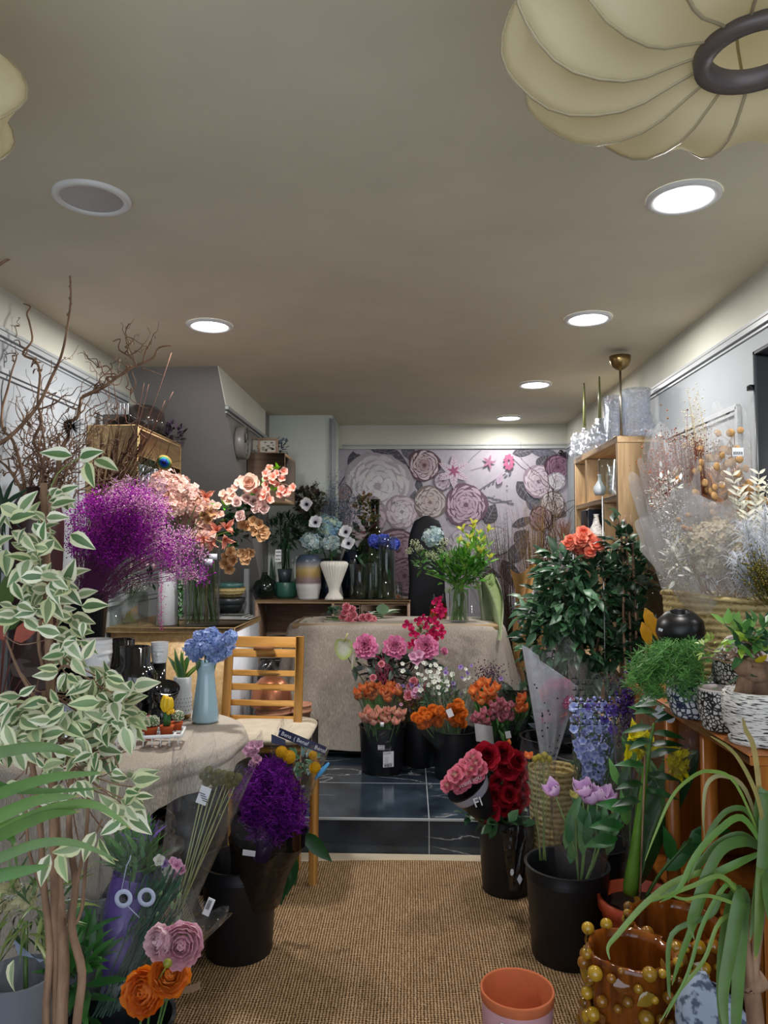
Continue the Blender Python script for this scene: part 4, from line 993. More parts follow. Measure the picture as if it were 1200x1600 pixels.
def tow(u, v):
    a = P(742+30*u, 905+ (8*sin(u*6)), 5.06-.05*u); b = P(752+32*u, 985+10*sin(u*4), 4.98)
    if u > .5: b = P(765+20*u, 1000, 4.66)
    k = v; p = a.lerp(b, k); bow = sin(pi*k)*.05; return p+V((bow*1.2*(u-.2)+.02*sin(u*9+k*3), -.03*sin(u*14)-.02*bow, .03*sin(pi*k)))
mb.grid(tow, 30, 18, lambda u, v: mixc(H('7f8f62'), H('a3a890'), .5+.5*sin(u*7))); mb.build('hand_towel', M['cloth'], label='pale green towel hanging over the right corner of the counter', cat='towel')
# ================================================================ RIGHT: oak shelf unit
xs0 = 1.073; yA, yB = 3.89, 4.92; zt = 2.035; th = .016
t = T('shelf_unit', 'oak effect open shelf unit against the right wall with glass on top', 'shelf unit', (1.2, 4.4, PZ))
def brd(name, c, h, m): mb = MB(); mb.box(c, h, (1, 1, 1), bev=.0015); mb.build(name, M[m], t)
xm = (xs0+XR)/2; xh = (XR-xs0)/2-.002
brd('end_panel', (xm, yA+th, (PZ+zt-.034)/2), (xh, th, (zt-.034-PZ)/2), 'oak_z'); brd('end_panel', (xm, yB-th, (PZ+zt-.034)/2), (xh, th, (zt-.034-PZ)/2), 'oak_z')
brd('top_board', (xm, (yA+yB)/2, zt-th), (xh, (yB-yA)/2, th), 'oak_y')
for z in (1.72, 1.42, 1.12, .80, .5): brd('shelf_board', (xm, (yA+yB)/2, z), (xh-.004, (yB-yA)/2-.034, th*.9), 'oak_y')
for z0, z1, ys in ((1.736, 2.0, (4.62,)), (1.436, 1.704, (4.20, 4.58)), (1.136, 1.404, (4.40,)), (.816, 1.1, (4.3,))):
    for y in ys: brd('divider', (xm, y, (z0+z1)/2), (xh-.006, .012, (z1-z0)/2), 'oak_z')
brd('back_board', (XR-.008, (yA+yB)/2, 1.1), (.004, (yB-yA)/2-.035, .9), 'oak_y')
def on(px, d, z): q = P(px, 700, d); return V((q.x, q.y, z))
# things on the shelves
def bottle(lab, px, d, z, k, mat='glass', col=(1, 1, 1)): return vase('glass_vase', lab, on(px, d, z), [(.001, 0), (.7*k, 0), (k, .6*k), (k, 1.3*k), (.5*k, 2.1*k), (.25*k, 2.6*k), (.25*k, 3.3*k), (.35*k, 3.5*k), (.2*k, 3.4*k)], mat, col, seg=20)
bottle('small white bottle vase on the middle shelf of the oak unit', 936, 4.02, 1.736, .032, 'satin', H('b9c0c4'))
vase('glass_vase', 'wide clear glass vase on the middle shelf of the oak unit', on(948, 4.0, 1.736), cyl(.05, .19, .003, .038), 'glass', seg=24)
vase('glass_goblet', 'small bubbled glass on the shelf beside the wide clear vase', on(957, 3.98, 1.736), [(.001, 0), (.02, 0), (.026, .03), (.018, .045), (.03, .07), (.018, .09), (.026, .12), (.02, .15)], 'crystal', seg=20)
mb = MB(); q = on(917, 4.42, 1.439); mb.box(q+V((.03, 0, .12)), (.05, .09, .12), H('1b2230'), bev=.004); mb.build('dark_box', M['satin'], label='dark blue black box in the lower compartment of the oak shelf', cat='box')
vase('speckled_vase', 'grey speckled bottle vase in the lower compartment of the oak shelf', on(930, 4.08, 1.439), [(.001, 0), (.03, 0), (.05, .05), (.045, .1), (.018, .15), (.012, .19), (.016, .2)], 'brush', seg=24)
# crystal on top
def crystal(lab, px, wpx, hpx, d, grp=None):
    p = on(px, d, zt+.001); r = S(wpx, d)/2; h = S(hpx, d)
    return vase('crystal_vase', lab, p, [(.001, 0), (r*.8, 0), (r*.82, h*.1), (r*.9, h*.4), (r*.95, h*.7), (r, h), (r*.9, h), (r*.8, h*.6), (r*.7, h*.1), (.001, h*.08)], 'crystal', seg=40, wob=lambda a, z: 1+.06*sin(8*a+z*60)*cos(z*90))
crystal('large textured crystal vase behind the brass stem on the shelf top', 962, 36, 70, 4.1)
crystal('largest textured crystal vase on the front of the shelf top', 996, 42, 78, 4.02)
crystal('short textured crystal tumbler left of the large crystal vases', 944, 26, 45, 4.35)
for i, (px, d, h, lab) in enumerate([(914, 4.72, .30, 'tall green taper candle in a glass holder at the far left of the shelf top'), (938, 4.45, .28, 'green taper candle in a bubbled glass holder near the crystal vases')]):
    p = on(px, d, zt+.001); t = T('candle_holder', lab, 'candle holder', p)
    mb = MB(); mb.lathe([(.001, 0), (.05, 0), (.055, .02), (.03, .05), (.045, .08), (.025, .11), (.035, .135), (.015, .16), (.02, .175), (.012, .17)], p, (1, 1, 1), 24); mb.build('glass_base', M['crystal'], t)
    mb = MB(); mb.tube([p+V((0, 0, .16)), p+V((0, 0, .16+h*.5)), p+V((0, 0, .16+h))], [.011, .009, .004], H('6f7444'), 10); mb.build('candle', M['satin'], t)
for px, d, k, lab in [(900, 4.8, .05, 'small bubbled glass holder at the far end of the shelf top'), (922, 4.6, .045, 'small bubbled glass holder between the two candles'), (1013, 3.98, .045, 'stacked bubble glass vase at the right front corner of the shelf top'), (930, 4.3, .04, 'low cut glass dish on the front edge of the shelf top')]:
    p = on(px, d, zt+.001); vase('bubble_glass', lab, p, [(.001, 0), (k*.7, 0), (k, k*.5), (k*.6, k*1.0), (k*.85, k*1.5), (k*.5, k*2.0), (k*.65, k*2.5), (k*.35, k*2.9), (k*.4, k*3.1), (k*.3, k*3.0)], 'crystal', seg=24)
# brass bowl on a rod
p = on(971, 3.95, zt+.001); zb = P(971, 578, 3.95).z; t = T('brass_stand', 'brass rod stand topped with a half round brass bowl near the ceiling', 'stand', p)
brass = H('9b8358')
mb = MB(); mb.tube([p, V((p.x, p.y, zb))], .006, H('a09a8c'), 12); mb.build('rod', M['metal'], t)
k = S(16.5, 3.95)
mb = MB(); mb.lathe([(.001, -.005), (k*.3, 0), (k*.75, k*.3), (k*.97, k*.85), (k, k*1.3), (k*.9, k*1.3), (k*.6, k*.4), (.001, k*.15)], (p.x, p.y, zb), brass, 32); mb.build('bowl', M['metal'], t)
mb = MB(); mb.lathe([(.001, 0), (.04, 0), (.04, .004), (.006, .008)], p, brass, 24); mb.build('base', M['metal'], t)
# wall mirror
t = T('wall_mirror', 'tall mirror in a thin grey frame at the right edge', 'mirror', (XR, 2.4, .9))
mb = MB(); ym = 2.85
for y in (ym-.006, 1.5): mb.box((XR-.012, y, 1.55), (.010, .006, .645), H('3c4044'))
for z in (2.19, .91): mb.box((XR-.012, (ym+1.5)/2, z), (.010, (ym-1.5)/2, .006), H('3c4044'))
mb.build('frame', M['satin'], t); mb = MB(); mb.box((XR-.008, (ym+1.5)/2, 1.55), (.004, (ym-1.5)/2-.01, .635), (1, 1, 1)); mb.build('glass', M['mirror'], t)
mb = MB(); mb.box((XR-.02, ym+.005, 2.06), (.02, .014, .010), H('2a2c2e'), bev=.002); mb.build('clip', M['metal'], t)
mb = MB(); q = P(880, 706, 6.2); mb.ball((q.x-.01, 6.24, q.z), .022, H('131318'), 12, 8); mb.box((q.x-.01, 6.275, q.z), (.018, .02, .018), H('dcdcdc'), bev=.003); mb.build('wall_camera', M['gloss'], label='small black round camera in the top right corner of the mural', cat='camera')
# twisted willow hung down beside the shelf
def twisty(mb, a, b, r0, r1, amp, n=14, col=H('4a382a'), forks=0):
    pts = smooth(wiggle(a, b, n, amp), 3); k = len(pts); mb.tube(pts, [r0+(r1-r0)*i/(k-1) for i in range(k)], jit(col, .12), 5)
    for _ in range(forks):
        i = random.randrange(k//4, k-1); s = pts[i]; d = (V(b)-V(a)).normalized()*.5+V((U(-1, 1), U(-.5, .5), U(-.4, 1)))
        l = (V(b)-V(a)).length*U(.15, .4); twisty(mb, s, s+d.normalized()*l, r0*.45, r1*.7, amp*.8, 7, col, 1 if forks > 3 and R() < .5 else 0)
q = P(864, 1000, 5.3); t = T('willow_branches', 'thin dark curly willow branches between the mural and the oak shelf', 'branches', (q.x, 5.3, PZ))
mb = MB()
for i in range(7): twisty(mb, V((q.x+U(-.04, .04), 5.3+U(-.05, .05), PZ+.02 if i == 0 else .9)), P(U(850, 868), U(700, 800), 5.3), .005, .0015, .02, 22, H('3a2e28'), 4)
for v_ in mb.v: v_.x = min(v_.x, 1.04 if v_.z < 2.05 and v_.y < 4.95 else 1.30)
mb.build('branches', M['dry'], t)

# ---- dried grass bundles against the mural
def grassbunch(lab, bx, by, d, z0, spread, ytop, n, cols, r=.0012, name='dried_grass', fuzz=True, tie=None):
    b = on(bx, d, z0); t = T(name, lab, 'dried grass', b); mb = MB()
    for i in range(n):
        e = P(random.gauss(spread[0], spread[1]), U(*ytop), d+U(-.12, .12)); m_ = (b+e)/2; m_.x = b.x+(e.x-b.x)*.3; m_.z = b.z+(e.z-b.z)*.5
        c = jit(random.choice(cols), .2); pts = smooth([b+V((U(-.03, .03), U(-.03, .03), 0)), m_, e], 3); mb.tube(pts, [r*1.6]+[r]*(len(pts)-2)+[r*.4], c, 3, False)
        if fuzz:
            for k in range(5): 
                q = pts[-1].lerp(pts[-3], U(0, 1)); mb.tube([q, q+V((U(-.03, .03), U(-.03, .03), U(0, .05)))], r*.6, c, 3, False)
    mb.build('stalks', M['dry'], t); return t
grassbunch('dark twiggy dried grass fanning out left of the brown paper wrap', 800, 0, 5.6, PZ, (775, 30), (790, 900), 170, [H('5a463a'), H('6b5546'), H('42352e')])
grassbunch('golden brown dried grass bundle standing in the brown paper wrap', 835, 0, 5.3, PZ+.05, (848, 22), (775, 880), 240, [H('8a6c4a'), H('a78860'), H('6f5238')])
mb = MB()
for i in range(40):
    q = P(random.gauss(880, 6), U(808, 835), 5.1); mb.tube([on(882, 5.1, P(0, 860, 5.1).z), q], .002, jit(H('7a5240'), .2), 3, False)
mb.tube([on(882, 5.1, PZ), on(882, 5.1, P(0, 860, 5.1).z)], .008, H('6a4a38')); mb.build('bristle_bunch', M['dry'], label='small reddish brown bristle bunch above the coral roses', cat='dried grass')
def papersheet(name, lab, pts4, d, col, mat='print', depthamp=.12, cat='wrapping paper'):
    a, b, c, e = pts4; dd = d
    def fn(u, v):
        px = (a[0]*(1-u)+b[0]*u)*(1-v)+(e[0]*(1-u)+c[0]*u)*v; py = (a[1]*(1-u)+b[1]*u)*(1-v)+(e[1]*(1-u)+c[1]*u)*v
        px += 6*sin(v*7+u*4); py += 8*sin(u*9)*(1-v)
        return P(px, py, dd-depthamp*sin(pi*u)+.02*sin(u*14+v*5))
    mb = MB(); mb.grid(fn, 24, 16, col); return mb.build(name, M[mat], None, lab, cat)
papersheet('kraft_paper', 'crumpled brown kraft paper wrapped round the dried grasses', [(796, 888), (858, 890), (850, 1070), (812, 1070)], 5.05, H('b48a55'))
papersheet('kraft_paper', 'second brown paper fold behind the camellia leaves', [(838, 885), (885, 895), (870, 1000), (840, 1000)], 5.2, H('a87f4e'))
papersheet('foil_wrap', 'crinkled silver white wrap in front of the kraft paper', [(818, 925), (848, 915), (850, 965), (826, 975)], 4.9, H('b9b8bd'), 'satin')
# dark bucket with plastic under kraft
t, p, r = bucket(806, 1100, PZ, 62, .42, 'dark bucket lined with clear plastic right of the burlap counter', d=4.75); 
sleeve(t, p+V((0, 0, .3)), p+V((0, 0, .52)), r*.95, r*1.12, 'cello', 'plastic_liner', rag=.06)
mb = MB(); bush(mb, p+V((.05, -.08, .22)), (.17, .1, .24), 90, .11, .05, [H('1f3a22'), H('2a4a2a'), H('183018')], shell=.5, flt=lambda q: q.z > PZ+.02); 
t2 = T('leafy_plant', 'dark leafy plant beside the plastic lined bucket', 'plant', p+V((.12, -.1, 0))); mb.build('foliage', M['leaf'], t2)
mb = MB(); mb.tube([p+V((.12, -.2, 0)), p+V((.1, -.16, .3))], .008, H('33502b')); mb.build('stem', M['leaf'], t2)
mb = MB()
for i in range(60): q = P(random.gauss(829, 8), U(955, 1000), 4.85); mb.octa(q, U(.006, .012), jit(H('3c3a78'), .2))
mb.tube([P(829, 980, 4.85), on(829, 4.85, PZ)], .005, H('3b4a35')); mb.build('blue_statice', M['dry'], label='small dark blue statice sprig below the kraft paper', cat='dried flowers')

# ---- camellia bush with coral flowers
d0 = 3.75; b = on(905, d0, PZ); t = T('camellia_bush', 'dense dark green bushy shrub with coral flowers on top', 'potted shrub', b)
mb = MB(); mb.lathe([(.001, 0), (.12, 0), (.15, .26), (.16, .27), (.15, .28), (.14, .25), (.001, .25)], b, H('2a2c2c'), 30); mb.build('pot', M['plastic'], t)
mb = MB()
for i in range(6): mb.tube(smooth([b+V((U(-.05, .05), U(-.04, .04), .2)), b+V((U(-.1, .1), U(-.08, .08), .6)), P(905+U(-50, 50), U(880, 960), d0)], 3), .008, H('5a4432'), 5)
mb.build('branches', M['bark'], t)
mb = MB()
for (px, py, rx, rz, n) in [(905, 925, .22, .2, 420), (890, 1000, .24, .2, 420), (930, 1040, .22, .15, 220), (880, 890, .12, .12, 110), (935, 885, .13, .1, 100), (875, 955, .2, .15, 160)]:
    bush(mb, P(px, py, d0), (rx, .16, rz), n, .085, .038, [H('2c4f32'), H('3c6542'), H('24432c'), H('557a58')], shell=.45, up=.1, droop=.3, bend=.5)
mb.build('foliage', M['leaf'], t)
for i in range(26):
    px, py = random.choice([(893, 848), (907, 845), (920, 842), (900, 858), (915, 860), (885, 850), (928, 848), (910, 836)]); put('flower', F_coral, P(px+U(-6, 6), py+U(-5, 7), d0-.08+U(-.05, .05)), (U(-.5, .5), -1, .7), U(.8, 1.15), t)
mb = MB(); bush(mb, P(905, 858, d0), (.09, .04, .03), 20, .06, .03, [H('3f6a3a')], shell=.2); mb.tube([P(905, 855, d0), P(903, 960, d0)], .006, H('4a6a3a')); mb.build('flower_stems', M['leaf'], t)
# plant stakes
for px, y1, lab in ((895, 905, 'thin grey metal plant stake in front of the shrub, left one'), (941, 835, 'thin grey metal plant stake in front of the oak shelf, right one')):
    mb = MB(); mb.tube([on(px, d0-.12, PZ+.0), P(px, y1-60, d0-.12)], .004, H('8c8f90'), 8); mb.build('plant_stake', M['metal'], label=lab, cat='stake')
# tall vine-like plant
d1 = 3.55; b = on(985, d1, 0.18); t = T('climbing_plant', 'tall thin climbing plant with glossy dark leaves in front of the oak shelf', 'potted plant', b)
mb = MB(); mb.lathe([(.001, 0), (.09, 0), (.11, .2), (.1, .2), (.001, .18)], b+V((0, 0.05, 0)), H('26282a'), 24); mb.build('pot', M['plastic'], t)
mb = MB()
for px in (975, 985, 994): mb.tube(smooth([b+V((0, 0, .15)), P(px, 1000, d1), P(px+U(-4, 4), 900, d1), P(px-8, 805, d1)], 4), .006, H('4a3a28'), 5)
mb.build('stems', M['bark'], t)
mb = MB()
for (px, py, n) in [(970, 850, 40), (985, 880, 45), (1000, 905, 40), (975, 930, 36), (990, 960, 50), (1005, 1000, 40), (960, 830, 20), (968, 1010, 30)]: bush(mb, P(px, py, d1), (.06, .06, .08), n, .065, .034, [H('1d3a22'), H('28482b'), H('152c1a')], shell=.2, bend=.4)
mb.build('foliage', M['leaf'], t)
mb = MB(); 
for px, py in [(1008, 950), (1016, 960), (1003, 972)]: mb.leaf(P(px, py, 3.3), (.3, -.2, -1), (0, -1, 0), .12, .05, H('c8921c'))
mb.tube([P(1008, 950, 3.3), on(1008, 3.3, .0)], .004, H('6b5a20'))
mb.build('yellow_leaves', M['leaf'], label='few drooping yellow leaves behind the black round vase', cat='leaf')

# ================================================================ RIGHT: amber wooden desk with pots
xd, zd, ya, yb2 = .83, .944, 1.89, 2.95
t = T('wooden_desk', 'amber veneered desk along the right wall carrying pots and a basket', 'desk', (1.08, 2.4, 0))
mb = MB(); mb.box(((xd+XR)/2, (ya+yb2)/2, zd-.012), ((XR-xd)/2-.002, (yb2-ya)/2, .012), (1, 1, 1), bev=.002); mb.build('desktop', M['amber'], t)
mb = MB(); mb.box(((xd+XR)/2+.01, ya+.02, (zd-.024)/2), ((XR-xd)/2-.02, .012, (zd-.024)/2), (1, 1, 1), bev=.002); mb.build('end_panel', M['amber'], t)
mb = MB(); mb.box(((xd+XR)/2+.01, yb2-.02, (zd-.024)/2), ((XR-xd)/2-.02, .012, (zd-.024)/2), (1, 1, 1), bev=.002); mb.build('end_panel', M['amber'], t)
for y in (2.3, 2.62): mb = MB(); mb.box((xd+.06, y, (zd-.024)/2), (.018, .018, (zd-.024)/2), (1, 1, 1)); mb.build('leg', M['amber'], t)
mb = MB(); mb.box(((xd+XR)/2, 2.4, .3), ((XR-xd)/2-.05, .5, .01), (1, 1, 1)); mb.build('lower_shelf', M['amber'], t)
# brushed bonsai pot + ginseng ficus
p = on(1172, 2.02, zd+.001); r = S(97, 2.02)/2
t = T('bonsai_plant', 'bonsai ficus with a swollen trunk in a black brushed white bowl', 'bonsai', p)
mb = MB(); mb.lathe([(.001, 0), (r*.82, 0), (r*.84, .012), (r*.72, .016), (r*.98, .055), (r*1.02, .10), (r*.97, .135), (r*.92, .136), (r*.9, .12), (.001, .115)], p, (1, 1, 1), 40); mb.build('bowl', M['brush'], t)
mb = MB(); mb.disc(p+V((0, 0, .118)), r*.9, H('4a3526'), 24); mb.build('soil', M['rough'], t, smooth=False)
mb = MB()
for a, e, rr in [((-.03, 0, .1), (-.005, 0, .2), .022), ((.02, .01, .1), (.005, 0, .21), .03), ((-.045, -.01, .105), (-.03, 0, .15), .014), ((.05, 0, .1), (.03, 0, .17), .02)]:
    mb.tube(smooth([p+V(a), p+V(a).lerp(V(e), .5)+V((-.008, 0, 0)), p+V(e)], 4), [rr*.7]+[rr*1.1]*4+[rr*1.0]*4, H('9a7f6a'), 10)
mb.ball(p+V((0, 0, .18)), .038, H('9a7f6a'), 12, 9, (1.2, 1, .8)); mb.ball(p+V((-.035, -.01, .195)), .024, H('9a7f6a'), 12, 9); mb.build('swollen_trunk', M['bark'], t)
mb = MB()
for e in [(1100, 1015), (1115, 1025), (1135, 1010), (1160, 1000), (1185, 1000), (1090, 1030)]: twisty(mb, p+V((.01, 0, .21)), P(*e, 2.02), .005, .002, .008, 6, H('8a7562'), 1)
mb.build('twigs', M['bark'], t)
mb = MB()
for (px, py, n, cc) in [(1165, 1010, 26, [H('3f6a3a'), H('2f5530'), H('8fae3c')]), (1185, 985, 26, [H('2c5530'), H('4a7a3c')]), (1185, 1050, 14, [H('2f5530'), H('c2b428')]), (1110, 1010, 30, [H('8fae4a'), H('a5bb5a')]), (1150, 990, 16, [H('6f9f4a')]), (1190, 1020, 20, [H('2f5530')])]:
    bush(mb, P(px, py, 2.02), (.045, .04, .035), n, .05 if px > 1120 else .022, .022 if px > 1120 else .008, cc, shell=.2)
mb.build('foliage', M['leaf'], t)
# patterned pots
def pot_at(p, r, h, mat, M3=None, incol=H('cfc3c0')): 
    t = None
    return [(.001, 0), (r*.72, 0), (r*.8, h*.05), (r*1.0, h*.5), (r*.97, h*.95), (r, h)]
def patterned(lab, p, r, h, mat='paisley', tilt=None, soil=None):
    M3 = tilt or Matrix.Identity(3); t = T('patterned_pot', lab, 'plant pot', p)
    mb = MB(); mb.lathe([(.001, 0), (r*.72, 0), (r*.8, h*.05), (r*1.02, h*.5), (r*.99, h*.96)], p, (1, 1, 1), 32, M3); mb.build('pot_body', M[mat], t)
    mb = MB(); mb.lathe([(r*.99, h*.955), (r*1.0, h), (r*.90, h), (r*.88, h*.9), (r*.7, h*.1), (.001, h*.1)], p, H('c9bdb9'), 32, M3); mb.build('glazed_rim', M['satin'], t)
    return t
patterned('black and white patterned pot standing left of the brushed bonsai bowl', on(1118, 2.16, zd+.001), .062, .115)
patterned('black and white patterned pot tilted sideways, topmost of the stack behind', on(1133, 2.26, 1.07), .075, .105, tilt=Euler((radians(38), radians(18), 0)).to_matrix())
patterned('black and white patterned pot lying tilted behind, lowest of the stack', on(1118, 2.36, 1.0), .08, .13, tilt=Euler((radians(10), radians(52), 0)).to_matrix())
mb = MB(); p = on(1148, 2.32, zd+.001); mb.lathe([(.001, 0), (.06, 0), (.075, .13), (.08, .135), (.07, .13), (.001, .01)], p, H('1c1e1e'), 24); mb.build('nursery_pot', M['plastic'], label='plain black nursery pot under the tilted patterned pots', cat='plant pot')
# asparagus fern in navy bowl
p = on(1073, 2.32, zd+.001); t = T('asparagus_fern', 'feathery bright green asparagus fern in a navy and white bowl', 'potted plant', p)
mb = MB(); mb.lathe([(.001, 0), (.05, 0), (.058, .01), (.072, .05), (.07, .10), (.06, .10), (.001, .08)], p, (1, 1, 1), 32); mb.build('bowl', M['bluewhite'], t)
mb = MB()
for i in range(110):
    a = U(0, 6.28); l = U(.12, .24); c = P(U(990, 1102), U(1008, 1075), 2.26+U(-.09, .07)); b0 = p+V((0, 0, .1)); pts = smooth([b0, b0.lerp(c, .5)+V((0, 0, .06)), c, c+V((U(-.04, .04), U(-.03, .03), -.04))], 3)
    mb.tube(pts, .0012, H('5f9a3c'), 3, False)
    for q in pts[3:]:
        for k in range(9): mb.tube([q, q+V((U(-1, 1), U(-1, 1), U(-.6, .9)))*.022], .0007, jit(random.choice([H('3f7a34'), H('559544'), H('74ad58')]), .15), 3, False)
mb.build('fronds', M['leaf'], t)
mb = MB()
for i in range(7): mb.leaf(P(1040, 1085, 2.35), (U(-1, .6), U(-.5, .2), U(-.4, .6)), (0, -.3, 1), .1, .05, H('2a5a33'))
mb.tube([P(1040, 1085, 2.35), p+V((0, .03, .05))], .004, H('2a5a33'))
mb.build('broad_leaves', M['leaf'], t)
# black round vase on dark riser
p = on(1058, 2.42, 0); zz = P(1058, 1012, 2.42).z; p.z = zz; r = S(36, 2.42)
mb = MB(); pr = [(.001, 0), (r*.5, 0), (r*.85, r*.25), (r*1.0, r*.75), (r*.92, r*1.2), (r*.6, r*1.52), (r*.42, r*1.58), (r*.40, r*1.62), (r*.34, r*1.58), (r*.3, r*1.3), (.001, r*.9)]
TL = Euler((radians(14), radians(-6), 0)).to_matrix(); mb.lathe(pr, p, H('101012'), 40, TL); ov = mb.build('round_vase', M['satin'], None, 'round matte black vase with a narrow mouth in front of the jute basket', 'vase', base=p)
sticker(ov, P(1032, 984, 2.335), .012, .008, (-.3, -1, .2), tilt=-.3)
mb = MB(); mb.lathe([(.001, zd+.002), (.04, zd+.002), (.032, zz+.004), (.001, zz+.004)], (p.x+.02, p.y, 0), H('1d1e20'), 24); mb.build('upturned_pot', M['plastic'], label='upturned dark pot holding up the round black vase', cat='plant pot')
# jute basket + dried flowers
bc = V((1.095, 2.66, zd+.001)); hb = .345
def bfn(u, v):
    a = 2*pi*u; zz = hb*v; k = .9+.1*v+.02*sin(a*2); rr = 1+.008*sin(v*110+a)
    return V((bc.x+.205*k*rr*cos(a), bc.y+.2*k*rr*sin(a), bc.z+zz+.012*sin(a*2+1)*v))
t = T('jute_basket', 'large woven jute basket holding wrapped dried flowers on the desk', 'basket', bc)
mb = MB(); mb.grid(bfn, 60, 30, (1, 1, 1), closeu=True); mb.grid(lambda u, v: bfn(u, 1)*(1-v)+(V((bc.x, bc.y, bc.z+hb-.05)))*v if v < .1 else bfn(u, 1).lerp(V((bc.x, bc.y, bc.z+hb*.8)), v), 60, 3, (1, 1, 1), closeu=True); mb.build('basket_body', M['basket'], t)
mb = MB(); mb.tube([bfn(i/40, 1) for i in range(41)], .009, (1, 1, 1), 8); mb.build('rim_braid', M['basket'], t)
BZ = bc.z+hb-.06
def inb(a, k=.6): return V((bc.x+.17*k*cos(a), bc.y+.15*k*sin(a), BZ))
def dried(lab, base, tip, rw, fill, wrap='cello', cat='dried bouquet', rag=.1, r0=.03):
    t = T('dried_bouquet', lab, cat, base)
    fill(t, base, tip); 
    if wrap: sleeve(t, base, tip, r0, rw, wrap, rag=rag, flat=.6)
    return t
def f_lun(t, b, e):
    mb = MB(); mh = MB(); mh.lathe([(.001, -.002), (.011, -.003), (.0135, 0), (.010, .004), (.001, .003)], (0, 0, 0), H('c39a68'), 9); dm = mh.mesh('seed_disc'); dm.materials.append(M['dry'])
    for i in range(15):
        q = e+V((random.gauss(0, .05), U(-.03, .03), U(-.28, .0))); mb.tube(smooth([b, b.lerp(q, .5)+V((U(-.02, .02), 0, 0)), q], 3), .0015, H('b08a5c'), 4, False)
        for k in range(5):
            c = q+V((U(-.045, .045), U(-.03, .02), U(-.08, .03))); put('seed_disc', dm, c, (U(-.6, .6), -1, U(-.4, .4)), U(.85, 1.2), t); mb.tube([q, c], .0008, H('b08a5c'), 3, False)
    mb.build('stems', M['dry'], t)
def f_leafy(cols, n=160, Ln=.05, W=.02, rad=(.08, .05, .16), zo=-.14):
    def f(t, b, e):
        mb = MB(); bush(mb, e+V((0, 0, zo)), rad, n, Ln, W, cols, shell=.1); 
        for i in range(8): mb.tube([b, e+V((U(-.06, .06), 0, U(-.2, 0)))], .0014, cols[0], 3, False)
        mb.build('dried_foliage', M['dry'], t)
    return f
def f_fuzz(cols, n=500, rad=(.07, .05, .16), zo=-.15, dot=.003, extra=0):
    def f(t, b, e):
        mb = MB(); c = e+V((0, 0, zo))
        for i in range(n):
            d = V((random.gauss(0, .5), random.gauss(0, .4), random.gauss(0, .5))); q = c+V((d.x*rad[0], d.y*rad[1], d.z*rad[2]))
            if i % 3 == 0: mb.tube([b.lerp(q, .55), q], .0006, cols[0], 3, False)
            mb.octa(q, dot*U(.6, 1.5), jit(random.choice(cols), .2))
        mb.tube([b, b.lerp(e, .5)], .006, cols[0], 5); mb.build('flower_cloud', M['dry'], t)
    return f
tl = dried('tall cellophane sleeve of tan round lunaria pods with a price tag', inb(.2, .5), P(1130, 668, 2.6), .09, f_lun, 'cellohaze', r0=.04)
tt = dried('peach bleached foliage behind the tan pods in the basket', inb(1, .4), P(1125, 745, 2.65), .085, f_leafy([H('d9ab84'), H('c99670'), H('e0b898')], 220, .06, .02), None)
dried('rust and orange dried sprays at the top left of the basket', inb(2.6, .8), P(1040, 700, 2.62), .1, f_fuzz([H('b5643a'), H('c98058'), H('8a4a34')], 700, (.07, .05, .13), -.09), 'cellohaze', r0=.05)
dried('dark freckled dried sprays with tiny buds above the cellophane', inb(2.0, .6), P(1075, 680, 2.6), .09, f_fuzz([H('9a5a4a'), H('6f4a44'), H('d9c8a8')], 420, (.09, .05, .06), -.04, .0025), None)
dried('pale cream pampas plume between the cellophane wraps', inb(1.2, .3), P(1085, 680, 2.68), .07, f_fuzz([H('d8cdb0'), H('e6dcc4')], 1200, (.05, .03, .24), -.16, .003), None)
def f_big(t, b, e):
    for i, (px, py) in enumerate([(1105, 838), (1125, 832), (1145, 845), (1150, 862), (1118, 855), (1095, 850), (1135, 870), (1110, 880), (1150, 880)]): put('dried_hydrangea', F_dryhyd, P(px, py, 2.5), (U(-.3, .3), -1, .5), U(.55, .75), t)
    mb = MB()
    for i in range(26): q = P(U(1070, 1140), U(860, 900), 2.5); mb.tube(smooth([b+V((U(-.02, .1), 0, 0)), b.lerp(q, .5)+V((U(-.05, .05), -.02, 0)), q], 3), .0016, H('a88460'), 4, False)
    for i in range(700): q = P(random.gauss(1075, 16), random.gauss(872, 24), 2.52+U(-.03, .03)); mb.octa(q, U(.002, .005), jit(random.choice([H('d6c8a0'), H('e3dcc8'), H('c6b48a')]), .15))
    for i in range(500): q = P(random.gauss(1052, 10), random.gauss(865, 28), 2.52+U(-.03, .03)); mb.octa(q, U(.002, .004), jit(random.choice([H('dfdcd6'), H('cfcac4')]), .1))
    for px, py in [(1060, 812), (1072, 826), (1079, 827), (1075, 805), (1068, 824)]: mb.ball(P(px, py, 2.48), .009, H('b08860'), 8, 6)
    bush(mb, P(1055, 875, 2.5), (.04, .02, .07), 60, .03, .012, [H('e8e4da')], shell=.1); mb.build('dried_filler', M['dry'], t)
dried('biggest hazy cellophane bouquet of cream hydrangea and tan pods at the front of the basket', inb(4.4, .75), P(1062, 800, 2.5), .17, f_big, 'cellohaze', r0=.09)
dried('pink tinted cellophane bouquet with white sprigs behind the biggest one', inb(3.0, .7), P(1040, 755, 2.58), .12, lambda t, b, e: (f_fuzz([H('e6e0dc'), H('d8c4b8')], 420, (.05, .04, .09), -.06)(t, b, e), f_leafy([H('e8e6e0')], 60, .025, .01, (.06, .03, .1), -.04)(t, b, e)), 'cellohaze', r0=.06)
